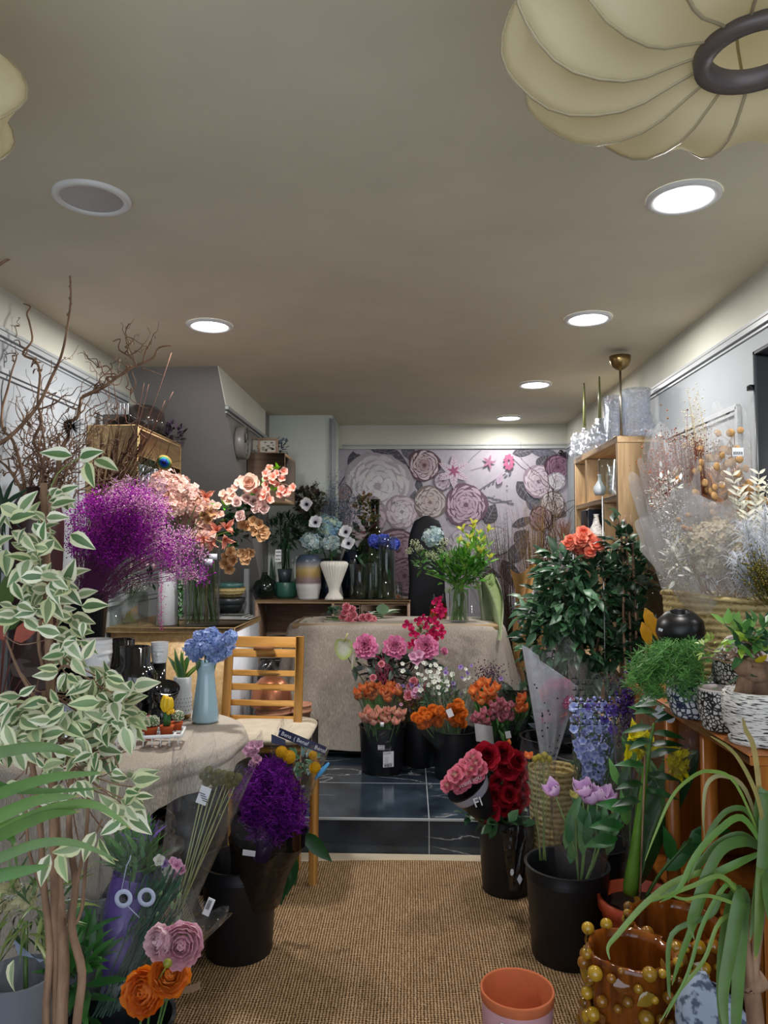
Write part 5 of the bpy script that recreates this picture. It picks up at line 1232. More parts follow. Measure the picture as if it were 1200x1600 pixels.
def f_rus(t, b, e):
    mb = MB()
    for i in range(16):
        q = e+V((U(-.09, .09), U(-.05, .05), U(-.2, .02))); pts = smooth([b, b.lerp(q, .6), q], 5); mb.tube(pts, .001, H('e8e2c8'), 3, False)
        for w_ in pts[4:]:
            for s in (-1, 1): mb.leaf(w_, (s*.8, U(-.3, .3), .6), (0, -1, .3), .035, .011, jit(H('eae6d2'), .06), n=3)
    mb.build('bleached_leaves', M['dry'], t)
dried('bleached white ruscus leaves at the right of the basket', inb(0, .75), P(1180, 745, 2.5), .1, f_rus, None)
def f_pamp(t, b, e):
    for k, (px, py) in enumerate([(1165, 820), (1195, 800), (1180, 850), (1150, 870)]):
        mb = MB(); q = P(px, py, 2.4)
        for i in range(420):
            u = R(); c = b.lerp(q, .3+.7*u); d = V((random.gauss(0, 1), random.gauss(0, 1), random.gauss(.4, .6))); mb.tube([c, c+d*.03*(1-.5*u)+V((0, 0, .015)), c+d*.045*(1-.5*u)+V((0, 0, -.002))], .0006, jit(H('e6eaf2'), .05), 3, False)
        mb.tube([b, q], .002, H('cfc8b8'), 4); mb.build('plume', M['dry'], t)
dried('fluffy white feather plumes at the right edge of the basket', inb(5.4, .8), P(1180, 820, 2.42), .1, f_pamp, None)
dried('olive green dried moss tufts beside the white plumes', inb(5.9, .95), P(1190, 890, 2.35), .1, f_fuzz([H('6f6a34'), H('8a7c3c')], 500, (.06, .04, .08), -.02), None)
q = P(1165, 826, 2.57)
mb = MB(); mb.box(P(1153, 706, 2.5), (.018, .0008, .014), H('e4e6ea')); 
for k in range(5): mb.box(P(1147+k*3, 708, 2.4985), (.0015, .0004, .005), H('333333'))
mb.build('price_tag', M['print'], tl, smooth=False)
# ================================================================ LEFT BACK: birch topped cabinet
cx1 = -.933; ca, cb_, cz = 4.0, 4.70, 1.03
t = T('counter_cabinet', 'white cabinet with a birch plywood top in front of the staircase casing', 'cabinet', (-1.28, 4.35, PZ))
mb = MB(); mb.box(((XL+cx1)/2+.001, (ca+cb_)/2, cz-.014), ((cx1-XL)/2-.003, (cb_-ca)/2, .014), (1, 1, 1), bev=.002); mb.build('worktop', M['birch'], t)
mb = MB(); mb.box((cx1-.02, (ca+cb_)/2+.01, (PZ+cz-.03)/2), (.008, (cb_-ca)/2-.02, (cz-.03-PZ)/2), H('d0d3da')); mb.build('side_panel', M['satin'], t)
mb = MB(); mb.box(((XL+cx1)/2-.01, ca+.03, (PZ+cz-.03)/2), ((cx1-XL)/2-.03, .008, (cz-.03-PZ)/2), H('b08a58')); mb.build('front_panel', M['birch'], t)
def oc(px, d, z=cz+.001): q = P(px, 700, d); return V((q.x, q.y, z))
mb = MB()
for k in range(3): mb.box(oc(352, 4.5, cz+.008+.006*k)+V((-.1, 0, 0)), (.28-.02*k, .1, .003), H('dcdcd8'), bev=.002)
for k in range(18): mb.box(oc(352, 4.5, cz+.0245)+V((-.1+U(-.25, .25), 0, 0)), (.003, .1, .0006), H('55585c'))
mb.build('folded_cloths', M['cloth'], label='white striped folded cloths under the vases on the birch topped cabinet', cat='cloth')
# vases
p = oc(207, 4.12); r = S(22, 4.12)
t0 = T('glass_vase', 'clear glass cube vase of gypsophila on the birch topped cabinet', 'vase', p)
mb = MB(); mb.box(p+V((0, 0, .09)), (r, r, .09), (1, 1, 1), bev=.004); mb.build('glass_walls', M['glass'], t0)
t = T('gypsophila_bunch', 'white gypsophila with dark leaves in the glass cube vase', 'flowers', p+V((0, 0, .01)))
mb = MB()
for i in range(34):
    e = P(207+random.gauss(0, 15), random.gauss(905, 12), 4.1+U(-.05, .05)); mb.tube(smooth([p+V((U(-.04, .04), 0, .015)), p+V((U(-.01, .01), 0, .09)), e], 3), .0012, H('6a8050'), 3, False)
    for k in range(13): mb.octa(e+V((random.gauss(0, .016), random.gauss(0, .016), random.gauss(0, .016))), U(.002, .0045), jit(H('d9dccf'), .1))
bush(mb, P(195, 905, 4.08), (.07, .03, .05), 26, .04, .018, [H('24382a')], shell=.2); bush(mb, P(232, 905, 4.08), (.07, .03, .03), 14, .05, .02, [H('24382a')], shell=.2)
for i in range(60): q = P(random.gauss(225, 12), random.gauss(875, 6), 4.05); mb.leaf(q, (U(-1, 1), -.5, U(-1, 1)), (0, -1, 0), .03, .012, jit(random.choice([H('c9a0ab'), H('7a4a58'), H('dcc8c4')]), .1))
mb.build('flowers', M['dry'], t)
p = oc(264, 4.12); vase('ceramic_vase', 'tall plain white cylinder vase left of the big glass cylinder', p, cyl(S(13.5, 4.12), S(82, 4.12), .004, S(16, 4.12)), 'satin', H('c6c8ca'), seg=28)
t = T('succulent_trailer', 'hanging green burro tail sprig on the cabinet beside the white vase', 'plant', oc(282, 4.06))
mb = MB(); top = P(282, 885, 4.06)
for i in range(170):
    z = U(0, 1); a = U(0, 6.28); c = top+(P(282, 962, 4.06)-top)*z; mb.leaf(c, (cos(a)*.8, sin(a)*.8, -.8), (cos(a), sin(a), .6), .036*(1-.3*z), .018, jit(random.choice([H('2c5228'), H('3d6a34')]), .15), n=2)
mb.tube([top+V((0, 0, .05)), oc(282, 4.06)], .004, H('3d5a34')); mb.build('leaves', M['leaf'], t)
p = oc(319, 4.15); r = S(27, 4.15); hh = S(128, 4.15)
vase('glass_vase', 'large clear glass cylinder vase with peach flowers on the birch topped cabinet', p, cyl(r, hh, .005), 'glass', seg=40)
DP = 4.15
t = T('peach_bouquet', 'arrangement of peach roses, lilies and blossoms rising from the large glass cylinder', 'bouquet', p+V((0, 0, .01)))
mb = MB()
for i in range(20):
    b = p+V((U(-.8, .8)*r, U(-.6, .6)*r, .015)); e = random.choice([(350, 850), (370, 800), (400, 790), (340, 830), (330, 850), (380, 830), (290, 850)]); e = P(e[0], e[1], DP)
    m_ = p+V((U(-.6, .6)*r, U(-.5, .5)*r, hh)); mb.tube(smooth([b, m_, e], 4), U(.0025, .005), jit(random.choice([H('4a3f2c'), H('5f7f3c'), H('6a6040'), H('3f5a2a')]), .15), 5, False)
mb.build('stems', M['leaf'], t)
mb = MB()
for (px, py, rx, rz, n) in [(365, 800, .1, .07, 30), (375, 835, .1, .05, 26), (385, 795, .06, .04, 14), (330, 830, .06, .05, 14)]: bush(mb, P(px, py, DP+.02), (rx, .04, rz), n, .065, .038, [H('23452a'), H('305a30'), H('1c3a22')], shell=.2)
for px, py in [(345, 795), (352, 792), (410, 755), (432, 735), (398, 778), (425, 770)]: bush(mb, P(px, py, DP-.05), (.02, .01, .02), 5, .045, .022, [H('7ac21e'), H('5aa82a')], shell=.2)
mb.build('foliage', M['leaf'], t)
put('rose', F_blush, P(391, 757, DP-.1), (-.1, -1, .35), 1.05, t)
for px, py in [(371, 785), (385, 780), (397, 784), (408, 788), (377, 806), (402, 794), (411, 795)]: put('spray_rose', F_spray, P(px, py, DP-.08), (U(-.5, .5), -1, U(0, .5)), 1.15, t)
for px, py in [(352, 777), (360, 768), (367, 762), (356, 783), (373, 755), (378, 750), (363, 775), (349, 772), (416, 780), (420, 775), (405, 775)]: put('blossom', F_peachblos, P(px, py, DP-.06), (U(-.6, .3), -1, U(-.2, .6)), U(.9, 1.2), t)
for px, py in [(421, 732), (427, 745), (433, 740), (441, 748), (425, 754), (418, 748), (433, 758), (440, 765), (446, 768), (437, 772), (455, 766), (459, 762), (418, 765), (413, 770), (408, 768), (412, 778), (421, 782), (443, 736), (415, 740), (450, 770), (400, 768), (416, 758)]: put('coral_blossom', F_blos, P(px, py, DP-.07+U(-.03, .03)), (U(-.5, .7), -1, U(-.2, .7)), U(.95, 1.3), t)
mb = MB(); mb.tube(smooth([P(385, 810, DP), P(405, 775, DP), P(430, 755, DP), P(459, 762, DP)], 4), .003, H('5a4a30')); mb.tube(smooth([P(405, 775, DP), P(420, 745, DP), P(422, 730, DP)], 3), .003, H('5a4a30')); mb.build('twig', M['bark'], t)
for px, py in [(322, 792), (330, 800), (340, 792), (318, 805), (313, 815), (326, 812), (305, 775), (310, 782), (300, 765), (296, 770), (336, 805), (345, 805)]: put('blossom', F_bronze if R() < .35 else F_peachblos, P(px, py, DP-.05), (U(-.5, .5), -1, U(-.2, .7)), U(1, 1.4), t)
for px, py, dx, dz in [(340, 830, 0, .3), (352, 826, .7, .3), (336, 843, -.3, -.9), (350, 840, .6, -.6), (320, 778, .5, .2), (325, 840, -.6, -.3)]: put('lily', F_peachlily, P(px, py, DP-.1), (dx, -1, dz), 1.15, t)
for px, py in [(395, 815), (405, 820), (412, 828), (416, 835), (400, 830), (388, 822), (408, 838), (380, 820)]: put('bronze_flower', F_bronze, P(px, py, DP-.04), (U(-.5, .6), -1, U(-.4, .3)), 1.25, t)
for px, py in [(355, 868), (362, 872), (352, 880), (358, 888), (366, 876), (385, 868), (390, 862), (380, 864), (384, 874), (360, 862)]: put('bronze_flower', F_bronze, P(px, py, DP-.02), (U(-.5, .6), -1, U(-.7, .2)), 1.3, t)
mb = MB(); mb.tube(smooth([P(352, 855, DP), P(372, 858, DP), P(388, 868, DP)], 4), .002, H('5a4a30')); mb.tube(smooth([P(350, 855, DP), P(358, 880, DP)], 4), .002, H('5a4a30'))
for px, py in [(333, 870), (326, 878)]: mb.box(P(px, py, DP-.14), (.022, .002, .016), H('c9cfd6'), bev=.0)
mb.build('drooping_stem', M['satin'], t)
# peach hydrangeas
t = T('hydrangea_bouquet', 'big mass of pale peach hydrangea heads behind the purple gypsophila', 'bouquet', oc(268, 4.35, cz+.001))
hz = [(250, 752), (235, 760), (270, 760), (285, 775), (262, 785), (300, 790), (290, 810), (310, 800), (303, 830), (295, 845), (278, 800), (312, 838)]
for px, py in hz: put('hydrangea_head', F_hypeach, P(px+6, py, 3.98 if px < 275 else 4.2+U(-.08, .08)), (U(-.3, .3), -1, .6), U(.85, 1.05), t)
mb = MB(); 
for px, py in hz: mb.tube(smooth([oc(268, 4.35, cz+.002), oc(268, 4.25, cz+.25), P(px+6, py, 4.05)], 3), .004, H('6a7a4a'), 4, False)
mb.build('stems', M['leaf'], t)
# shelf niche with bowls under the stairs (px 330-385)
q = lambda px, py, d: P(px, py, d)
yN = 5.2; zN = q(360, 962, yN).z
t = T('tall_stand', 'dark open stand with stacked bowls behind the glass vases', 'stand', (q(358, 960, yN).x, yN, PZ)); xn = q(358, 960, yN).x
mb = MB()
for z in (zN-.01, zN-.3, .4): mb.box((xn, yN, z), (.14, .12, .008), H('2b2a2a'))
for sx in (-1, 1):
    for sy in (-1, 1): mb.box((xn+sx*.13, yN+sy*.11, (PZ+zN)/2), (.008, .008, (zN-PZ)/2), H('2b2a2a'))
mb.build('stand_frame', M['satin'], t)
def bowl(lab, z, r, h, mat, col): return vase('bowl', lab, V((xn, yN, z)), [(.001, 0), (r*.55, 0), (r*.9, h*.5), (r, h), (r*.96, h), (r*.8, h*.4), (.001, h*.15)], mat, col, cat='bowl', seg=28)
bowl('dark grey bowl lowest of the stack behind the glass vase', zN, .10, .10, 'satin', H('25282a')); bowl('dark slate bowl in the middle of the stack behind the glass vase', zN+.045, .115, .08, 'satin', H('2f3438'))
bowl('woven brown bowl near the top of the stack behind the glass vase', zN+.12, .115, .075, 'basket', (1, 1, 1)); bowl('teal green bowl on top of the stack behind the glass vase', zN+.165, .10, .06, 'satin', H('3f6a66'))
mb = MB(); a = q(389, 840, 5.5); mb.box((q(386, 860, 5.3).x, 5.3, .75), (.016, .02, .56), H('8d9193')); struct(mb, 'trim_11', M['satin'])
# black vertical thing with white scroll (behind ficus) and wall shelf box
xw1 = -1.367; y0_, y1_ = 3.71, 4.43; z1_ = 2.078; z0_ = 1.70
t = T('wall_cabinet', 'light birch wall box shelf high on the left wall with striped packets inside', 'wall cabinet', (XL, 4.07, z0_))
def bb(n, c, h): m_ = MB(); m_.box(c, h, (1, 1, 1), bev=.002); m_.build(n, M['birch'], t)
xc = (XL+xw1)/2+.001; xh_ = (xw1-XL)/2-.002
bb('end_panel', (xc, y0_+.008, (z0_+z1_)/2), (xh_, .008, (z1_-z0_)/2)); bb('end_panel', (xc, y1_-.008, (z0_+z1_)/2), (xh_, .008, (z1_-z0_)/2)); bb('top_board', (xc, (y0_+y1_)/2, z1_-.008), (xh_-.001, (y1_-y0_)/2-.018, .008)); bb('bottom_board', (xc, (y0_+y1_)/2, z0_+.008), (xh_-.001, (y1_-y0_)/2-.018, .008)); bb('front_board', (xw1-.008, (y0_+y1_)/2, z1_-.085), (.007, (y1_-y0_)/2-.018, .068))
for i in range(7):
    mb = MB(); y = y0_+.08+i*.09; mb.box((xw1-.05, y, z0_+.105), (.03, .036, .085), H('e2e6ea'), bev=.003)
    for k in range(5): mb.box((xw1-.0195, y-.028+k*.014, z0_+.105), (.0008, .003, .08), H('5a6472'))
    mb.build('striped_packet', M['print'], label='white striped packet standing in the birch wall box', cat='packet', group='striped packets in the wall box')
mb = MB(); p = V((-1.5, 3.80, z1_+.001)); mb.box(p+V((0, 0, .03)), (.07, .05, .03), H('262424'), bev=.004)
for i in range(6): mb.box(p+V((-.05+.02*i, -.02, .09)), (.005, .005, .03), H('d8d8da'), bev=.002)
mb.build('bottle_rack', M['gloss'], label='small black rack of white bottles on top of the birch wall box', cat='rack')
p = V((-1.5, 4.15, z1_+.001)); mb = MB(); mb.lathe([(.001, 0), (.09, 0), (.12, .07), (.11, .14), (.07, .175), (.03, .18), (.001, .18)], p, H('2c2422'), 30, wob=lambda a, z: 1+.03*sin(5*a)); mb.build('dark_vessel', M['gloss'], label='dark brown glossy rounded vessel on top of the birch wall box', cat='vase')
p = V((-1.42, 4.40, z1_+.001)); mb = MB(); bush(mb, p+V((.0, 0, .05)), (.1, .05, .06), 60, .05, .02, [H('2a2024'), H('4a3c48'), H('6a5a70')], shell=.2); mb.tube([p, p+V((0, 0, .05))], .01, H('2a2024')); mb.build('dark_dried_flowers', M['dry'], label='dark plum dried flowers at the far end of the wall box', cat='dried flowers')
mb = MB()
for i in range(3): q2 = V((-1.352, 4.25, 1.85-.04*i)); mb.leaf(q2+V((.01*i, 0, 0)), (.6, -.3, -.6), (0, -1, 0), .12, .08, H('9a9a98'))
mb.build('grey_paper_tag', M['print'], label='grey paper tag hanging off the corner of the birch wall box', cat='tag')

# ================================================================ LEFT: cloth covered table
TC = V((-1.13, 2.86, 0)); TZ = .75; TR = .49
t = T('display_table', 'round display table hidden under a burlap cloth on the left', 'table', TC)
mb = MB(); mb.lathe([(.001, TZ-.03), (TR-.02, TZ-.03), (TR-.015, TZ-.012), (.001, TZ-.012)], TC, (1, 1, 1), 48); mb.build('tabletop', M['amber'], t)
for k in range(3):
    a = k*2.09+.2; mb = MB(); mb.beam((TC.x+.05*cos(a), TC.y+.05*sin(a), TZ-.04), (TC.x+.34*cos(a), TC.y+.34*sin(a), .0), .035, .035, H('3a2c22')); mb.build('leg', M['matte'], t)
def lencl(a):
    # short hem toward the aisle, long to the left and the front-left
    d = (a+pi) % (2*pi)-pi      # -pi..pi, 0 = +x, -pi/2 = camera
    k = max(0, min(1, (-d-.95)/.75)) if d < 0 else 0
    if d > 1.2: k = min(1, (d-1.2)/.8)
    return .075+.05*(d < 0)*min(1, -d)+.60*k
def tcl(u, v):
    a = 2*pi*u
    if v < .4: k = v/.4; return V((max(XL+.01, TC.x+TR*k*cos(a)), TC.y+TR*k*sin(a), TZ-.006+.003*sin(k*9+a*3)))
    k = (v-.4)/.6; ln = lencl(a); o = TR+.012*sin(pi*min(1, k*2))+.035*k*(1+.8*sin(a*11)+.5*sin(a*19))*min(1, ln*2.2+.2)
    return V((max(XL+.01, TC.x+o*cos(a)), TC.y+o*sin(a), TZ-.006-ln*k-.012*(1-(1-min(1, k*6))**2)))
mb = MB(); mb.grid(tcl, 150, 36, (1, 1, 1), closeu=True); mb.build('burlap_cloth', M['burlap'], label='brown burlap cloth on the round table, hanging low at the left', cat='tablecloth')
def ot(px, d, z=TZ+.002): q_ = P(px, 700, d); return V((q_.x, q_.y, z))
# blue vase with hydrangeas
p = ot(326, 3.06); k = S(1, 3.06)
prof = [(.001, 0), (20*k, 0), (20.5*k, 3*k), (18.5*k, 25*k), (15*k, 55*k), (13*k, 72*k), (15*k, 86*k), (17*k, 92*k), (15*k, 92*k), (11*k, 75*k), (.001, 10*k)]
vase('ceramic_vase', 'pale blue hammered ceramic vase holding blue hydrangeas on the round table', p, prof, 'gloss', H('a3c4d2'), seg=64, wob=lambda a, z: 1+.022*sin(14*a+(int(z/.012) % 2)*pi)*abs(sin(z*260)))
t = T('hydrangea_bunch', 'light blue hydrangea heads in the pale blue vase', 'hydrangeas', p+V((0, 0, .1)))
for px, py in [(313, 997), (300, 1012), (322, 1010), (340, 1005), (352, 1010), (345, 1020), (358, 998), (308, 1022), (330, 995), (335, 1022)]: put('hydrangea_head', F_hyblue, P(px, py, 3.03+U(-.03, .05)), (U(-.4, .4), -.8, .6), U(.52, .68), t)
mb = MB()
for i in range(4): mb.tube([p+V((0, 0, .1)), P(320+i*8, 1015, 3.05)], .003, GRN[1])
mb.leaf(P(312, 1030, 3.0), (-.2, -.2, -1), (0, -1, 0), .05, .02, H('35592f')); mb.build('stems', M['leaf'], t)
# white dotted pot w/ snake plant
p = ot(290, 3.12); k = S(1, 3.12); t = T('potted_plant', 'white dotted ceramic pot with a gold foot and spiky green leaves', 'potted plant', p)
mb = MB(); mb.lathe([(.001, 0), (13*k, 0), (14*k, 6*k)], p, H('9a7a48'), 28); mb.build('gold_foot', M['metal'], t)
mb = MB(); mb.lathe([(14*k, 6*k), (15*k, 10*k), (15*k, 36*k), (14*k, 38*k), (14*k, 40*k), (14*k, 62*k), (12.5*k, 63*k), (12*k, 55*k), (.001, 54*k)], p, H('dcdcdc'), 32)
for i in range(4):
    for j in range(9):
        a = -pi/2+(j-4)*.33+(i % 2)*.16; mb.ball(p+V((15*k*cos(a), 15*k*sin(a), (13+i*6)*k)), .0022, H('4a4f55'), 6, 4)
mb.build('pot', M['satin'], t)
mb = MB()
for i in range(9): mb.leaf(p+V((U(-.01, .01), U(-.01, .01), 54*k)), (U(-1, .9), U(-.4, .3), U(.8, 1.4)), (0, -.5, 1), U(.09, .15), .024, random.choice([H('2f5a2a'), H('4a7a34')]), edge=H('8aa04a') if i % 2 else None, bend=.4)
mb.build('leaves', M['leaf'], t)
# black glossy jars
def jar(lab, px, d, kk, z=TZ+.002):
    p = ot(px, d, z); k = S(1, d)*kk
    return vase('glossy_jar', lab, p, [(.001, 0), (24*k, 0), (28*k, 8*k), (31*k, 30*k), (31*k, 34*k), (29*k, 36*k), (31*k, 40*k), (31*k, 66*k), (26*k, 78*k), (21*k, 82*k), (21*k, 106*k), (20*k, 107*k), (18*k, 106*k), (17*k, 84*k), (.001, 60*k)], 'gloss', H('101010'), cat='jar', seg=40, wob=lambda a, z: 1+.012*sin(z*400)*(sin(a*7)))
jar('large glossy black jar with a white inside, in front on the round table', 216, 3.0, 1.12)
jar('second glossy black jar half hidden behind the large one', 193, 3.22, 1.05)
p = ot(140, 3.12); k = S(1, 3.12); vase('glossy_jar', 'black cylinder jar behind the white head planter', p, cyl(16*k, 100*k, .004), 'gloss', H('131313'), cat='jar')
p = ot(262, 2.93, TZ+.002); k = S(1, 2.93)
t = T('black_bowl_stand', 'black textured drum carrying the tilted black bowl on the round table', 'vase', p)
mb = MB(); mb.lathe([(.001, 0), (17*k, 0), (19*k, 6*k), (18*k, 30*k), (15*k, 33*k), (.001, 33*k)], p, H('111111'), 32); mb.build('drum', M['gloss'], t)
TM = Euler((radians(22), radians(14), 0)).to_matrix()
vase('black_bowl', 'glossy black bowl tilted towards the blue vase', p+V((0, 0, 38*k)), [(.001, 0), (10*k, 0), (18*k, 12*k), (21*k, 30*k), (20*k, 31*k), (16*k, 14*k), (.001, 6*k)], 'gloss', H('0e0e0e'), cat='bowl', M3=TM)
# white head planters
def headpot(lab, px, py, d, sc, yaw, zb):
    p = ot(px, d, zb); t = T('head_planter', lab, 'planter', p); C_, S_ = cos(yaw), sin(yaw)
    def hf(u, v):
        a = 2*pi*u; z = v; r = .92 if v > .8 else (.70+.25*sin(pi*min(1, v*.62+.05)))
        x = r*cos(a); y = r*sin(a); f = max(0, cos(a)); # front +x
        if abs(a if a < pi else a-2*pi) < .9:
            w_ = cos((a if a < pi else a-2*pi)*1.7)
            nose = max(0, 1-abs((a if a < pi else a-2*pi))/.22)*max(0, 1-abs(v-.42)/.15)*.38*(1.3-v)
            brow = max(0, 1-abs(v-.62)/.08)*.13*w_; eye = -max(0, 1-abs(abs(a if a < pi else a-2*pi)-.42)/.25)*max(0, 1-abs(v-.52)/.07)*.13
            lip = max(0, 1-abs((a if a < pi else a-2*pi))/.35)*(max(0, 1-abs(v-.25)/.035)+max(0, 1-abs(v-.18)/.04))*.12
            chin = max(0, 1-abs(v-.06)/.08)*.1*w_
            x += nose+brow+eye+lip+chin
        if v > .8: bd = 1+.03*abs(sin(v*26)); x *= bd; y *= bd
        x, y = x*C_-y*S_, x*S_+y*C_
        return p+V((x*sc, y*sc, z*sc*2.25))
    mb = MB(); mb.grid(hf, 72, 46, H('dcdcdc'), closeu=True); mb.grid(lambda u, v: hf(u, 1).lerp(p+V((0, 0, sc*1.9)), v), 72, 3, H('c6c6c6'), closeu=True); mb.grid(lambda u, v: hf(u, 0).lerp(p, v), 72, 1, H('dcdcdc'), closeu=True)
    mb.build('head', M['satin'], t); return t
headpot('small white ceramic head planter with closed eyes right of the black jars', 254, 1010, 3.08, .037, -pi/2+.1, P(254, 1035, 3.08).z)
mb = MB(); p = ot(252, 3.1); z_ = P(254, 1035, 3.08).z; mb.lathe([(.001, 0), (.035, 0), (.032, z_-TZ-.004), (.001, z_-TZ-.004)], p, H('141414'), 24); mb.build('riser_block', M['gloss'], label='black glossy riser under the small white head planter', cat='riser')
headpot('larger white ceramic head planter in profile left of the black jars', 157, 1015, 2.95, .062, -.45, P(157, 1050, 2.95).z-.01)
mb = MB(); p = ot(150, 2.95); z_ = P(157, 1050, 2.95).z-.012; mb.lathe([(.001, 0), (.055, 0), (.05, z_-TZ-.003), (.001, z_-TZ-.003)], p, H('1b1b1c'), 24); mb.build('riser_block', M['gloss'], label='black riser under the larger white head planter', cat='riser')
# cactus tray
tp = G(238, 1150, TZ+.03); t = T('plant_tray', 'white plastic carry tray of mini cacti at the front edge of the round table', 'tray', tp-V((0, 0, .028)))
mb = MB(); ang = -.25; Rz = Matrix.Rotation(.18, 3, 'Z'); L2, W2 = .13, .06; tp = V((tp.x-.03, tp.y+.02, TZ+.035))
for s in (-1, 1): mb.box(tp+Rz @ V((0, s*W2, 0)), (L2, .004, .006), H('e4e6e8'), Rz); mb.box(tp+Rz @ V((s*L2, 0, 0)), (.004, W2, .006), H('e4e6e8'), Rz)
for i in range(-2, 3): mb.box(tp+Rz @ V((i*.052, 0, 0)), (.004, W2, .004), H('e4e6e8'), Rz)
mb.box(tp, (L2, .004, .004), H('e4e6e8'), Rz)
for i in range(-4, 5):
    for s in (-1, 1): mb.box(tp+Rz @ V((i*.03, s*W2, -.018)), (.002, .002, .016), H('e4e6e8'), Rz)
mb.build('tray_grid', M['plastic'], t)
cf = [('yellow', 'mini cactus with a bright yellow crown in a terracotta pot'), ('white', 'fuzzy white mini cactus with a pink bloom in the tray, front'), ('white2', 'fuzzy white mini cactus right of the yellow one in the tray'), ('red', 'small green mini cactus with red dots at the left of the tray'), ('green', 'round green mini cactus at the back of the tray')]
for i, (kind, lab) in enumerate(cf):
    ox = [(.075, -.02), (.02, -.03), (.10, .03), (-.07, -.03), (-.02, .03)][i]; p = tp+Rz @ V((ox[0], ox[1], -.014)); t = T('mini_cactus', lab, 'cactus', p)
    mb = MB(); mb.lathe([(.001, 0), (.018, 0), (.024, .036), (.026, .037), (.026, .044), (.022, .044), (.001, .040)], p, H('b5532e'), 18); mb.build('pot', M['clay'], t)
    c = p+V((0, 0, .045)); mb = MB()
    if kind == 'yellow':
        mb.lathe([(.001, 0), (.012, 0), (.011, .03), (.009, .05), (.001, .052)], c, H('2f6a34'), 12, wob=lambda a, z: 1+.25*abs(cos(1.5*a))); mb.build('stem', M['leaf'], t); mb = MB()
        for k_ in range(7): a = k_*.9; mb.tube(smooth([c+V((0, 0, .045)), c+V((.016*cos(a), .010*sin(a), .07)), c+V((.012*cos(a), .008*sin(a), .10+U(-.01, .015)))], 3), [.006, .009, .010, .010, .009, .008, .004], H('e6bd1a'), 7)
        for k_ in range(8): mb.ball(c+V((U(-.025, .025), U(-.02, 0), U(.045, .06))), .007, H('e6b41a'), 7, 5)
        mb.build('yellow_crown', M['satin'], t, label='bright yellow lobed crown')
    else:
        g = H('4f6f3a') if kind in ('red', 'green') else H('5f7450')
        for k_ in range(5 if kind.startswith('w') else 2):
            o_ = V((U(-.016, .016), U(-.016, .012), .014+U(0, .01))) if kind.startswith('w') else V((0, 0, .012+.012*k_)); mb.ball(c+o_, .018, g, 10, 7)
            for m_ in range(60 if kind.startswith('w') else 14):
                d = V((random.gauss(0, 1), random.gauss(0, 1), random.gauss(0, 1))).normalized(); mb.octa(c+o_+d*.018, .0026 if kind.startswith('w') else .002, H('e4e2cc') if kind.startswith('w') else H('c8452e') if kind == 'red' else H('d8d4b0'))
        mb.build('cactus_body', M['matte'], t)
        if kind in ('white', 'white2'): mb = MB(); mb.ball(c+V((-.004, -.012, .036)), .006, H('e0405a'), 8, 6); mb.build('pink_bloom', M['petal'], t)
# white/blue crumpled packaging left on the table
mb = MB(); mb.grid(lambda u, v: P(28+104*u+5*sin(v*7), 1094+62*v+5*sin(u*11+v*4), 2.98-.38*v+.03*sin(u*8+v*5)), 26, 14, lambda u, v: H('dfe6f4') if (int(u*6)+int(v*3)) % 3 else H('a9bcdf')); 
mb.build('plastic_bag', M['satin'], label='crumpled white and pale blue plastic bag on the left of the round table', cat='bag')
# ribbed black bucket with magenta gypsophila
p = ot(131, 3.28); k = S(1, 3.28); hB = P(131, 926, 3.28).z-p.z
t = T('flower_bucket', 'tall dark ribbed bucket at the back of the round table', 'bucket', p)
mb = MB(); mb.lathe([(.001, 0), (30*k, 0), (41*k, hB-.01), (43*k, hB-.008), (43*k, hB), (40*k, hB), (28*k, .02), (.001, .02)], p, H('26262a'), 120, wob=lambda a, z: 1+.012*sin(36*a)); mb.build('bucket_body', M['plastic'], t)
t = T('gypsophila_bouquet', 'huge cloud of magenta purple gypsophila in the tall dark ribbed bucket', 'dried flowers', p+V((0, 0, .05)))
cm = [H('8e1a9a'), H('a52aa8'), H('76127f'), H('b53cae')]; cl_ = [H('d29ac0'), H('e0b8cf'), H('c87ab4')]; mb = MB(); b0 = p+V((0, 0, hB-.1)); mb.tube([p+V((0, 0, .05)), b0], .05, H('3c2238'), 8)
for i in range(600):
    u = R(); px = random.gauss(200, 52); px = U(112, 300) if px < 110 or px > 318 else px; ph_ = (px-190)/110; py = U(768+30*ph_*ph_+max(0, px-230)*.4, 872+14*sin(px*.05)) if px < 265 else U(830, 905)
    d = 3.22+U(-.12, .14); e = P(px, py, d); top = py < 800 and px > 165
    pink = (px > 225 and R() < .5) or top and R() < .6
    m_ = b0.lerp(e, .5)+V((0, 0, .05)); mb.tube(smooth([b0+V((U(-.06, .06), U(-.06, .06), 0)), m_, e], 2), .0009, jit(H('8a4a78'), .15), 3, False)
    for j in range(26):
        q_ = e+V((random.gauss(0, .022), random.gauss(0, .022), random.gauss(0, .022))); c_ = jit(random.choice(cl_ if pink else cm), .15); mb.octa(q_, U(.002, .0045), c_)
        if j % 4 == 0: mb.tube([e, q_], .0006, c_, 3, False)
for i in range(90):
    e = P(U(175, 262), U(748, 785), 3.3); mb.tube([b0.lerp(e, .7), e], .0008, H('d8b0c8'), 3, False)
    for j in range(5): mb.tube([e, e+V((U(-.03, .03), U(-.02, .02), U(-.01, .03)))], .0007, H('dcb8cc'), 3, False)
mb.build('flower_cloud', M['dry'], t)
mb = MB(); 
for i in range(140): q_ = P(random.gauss(252, 3.2), U(905, 985), 4.0); mb.octa(q_, U(.002, .004), jit(H('c05a98'), .2))
mb.tube([P(252, 880, 4.0), P(252, 985, 4.0)], .0015, H('c05a98'), 3); mb.build('trailing_spray', M['dry'], t)
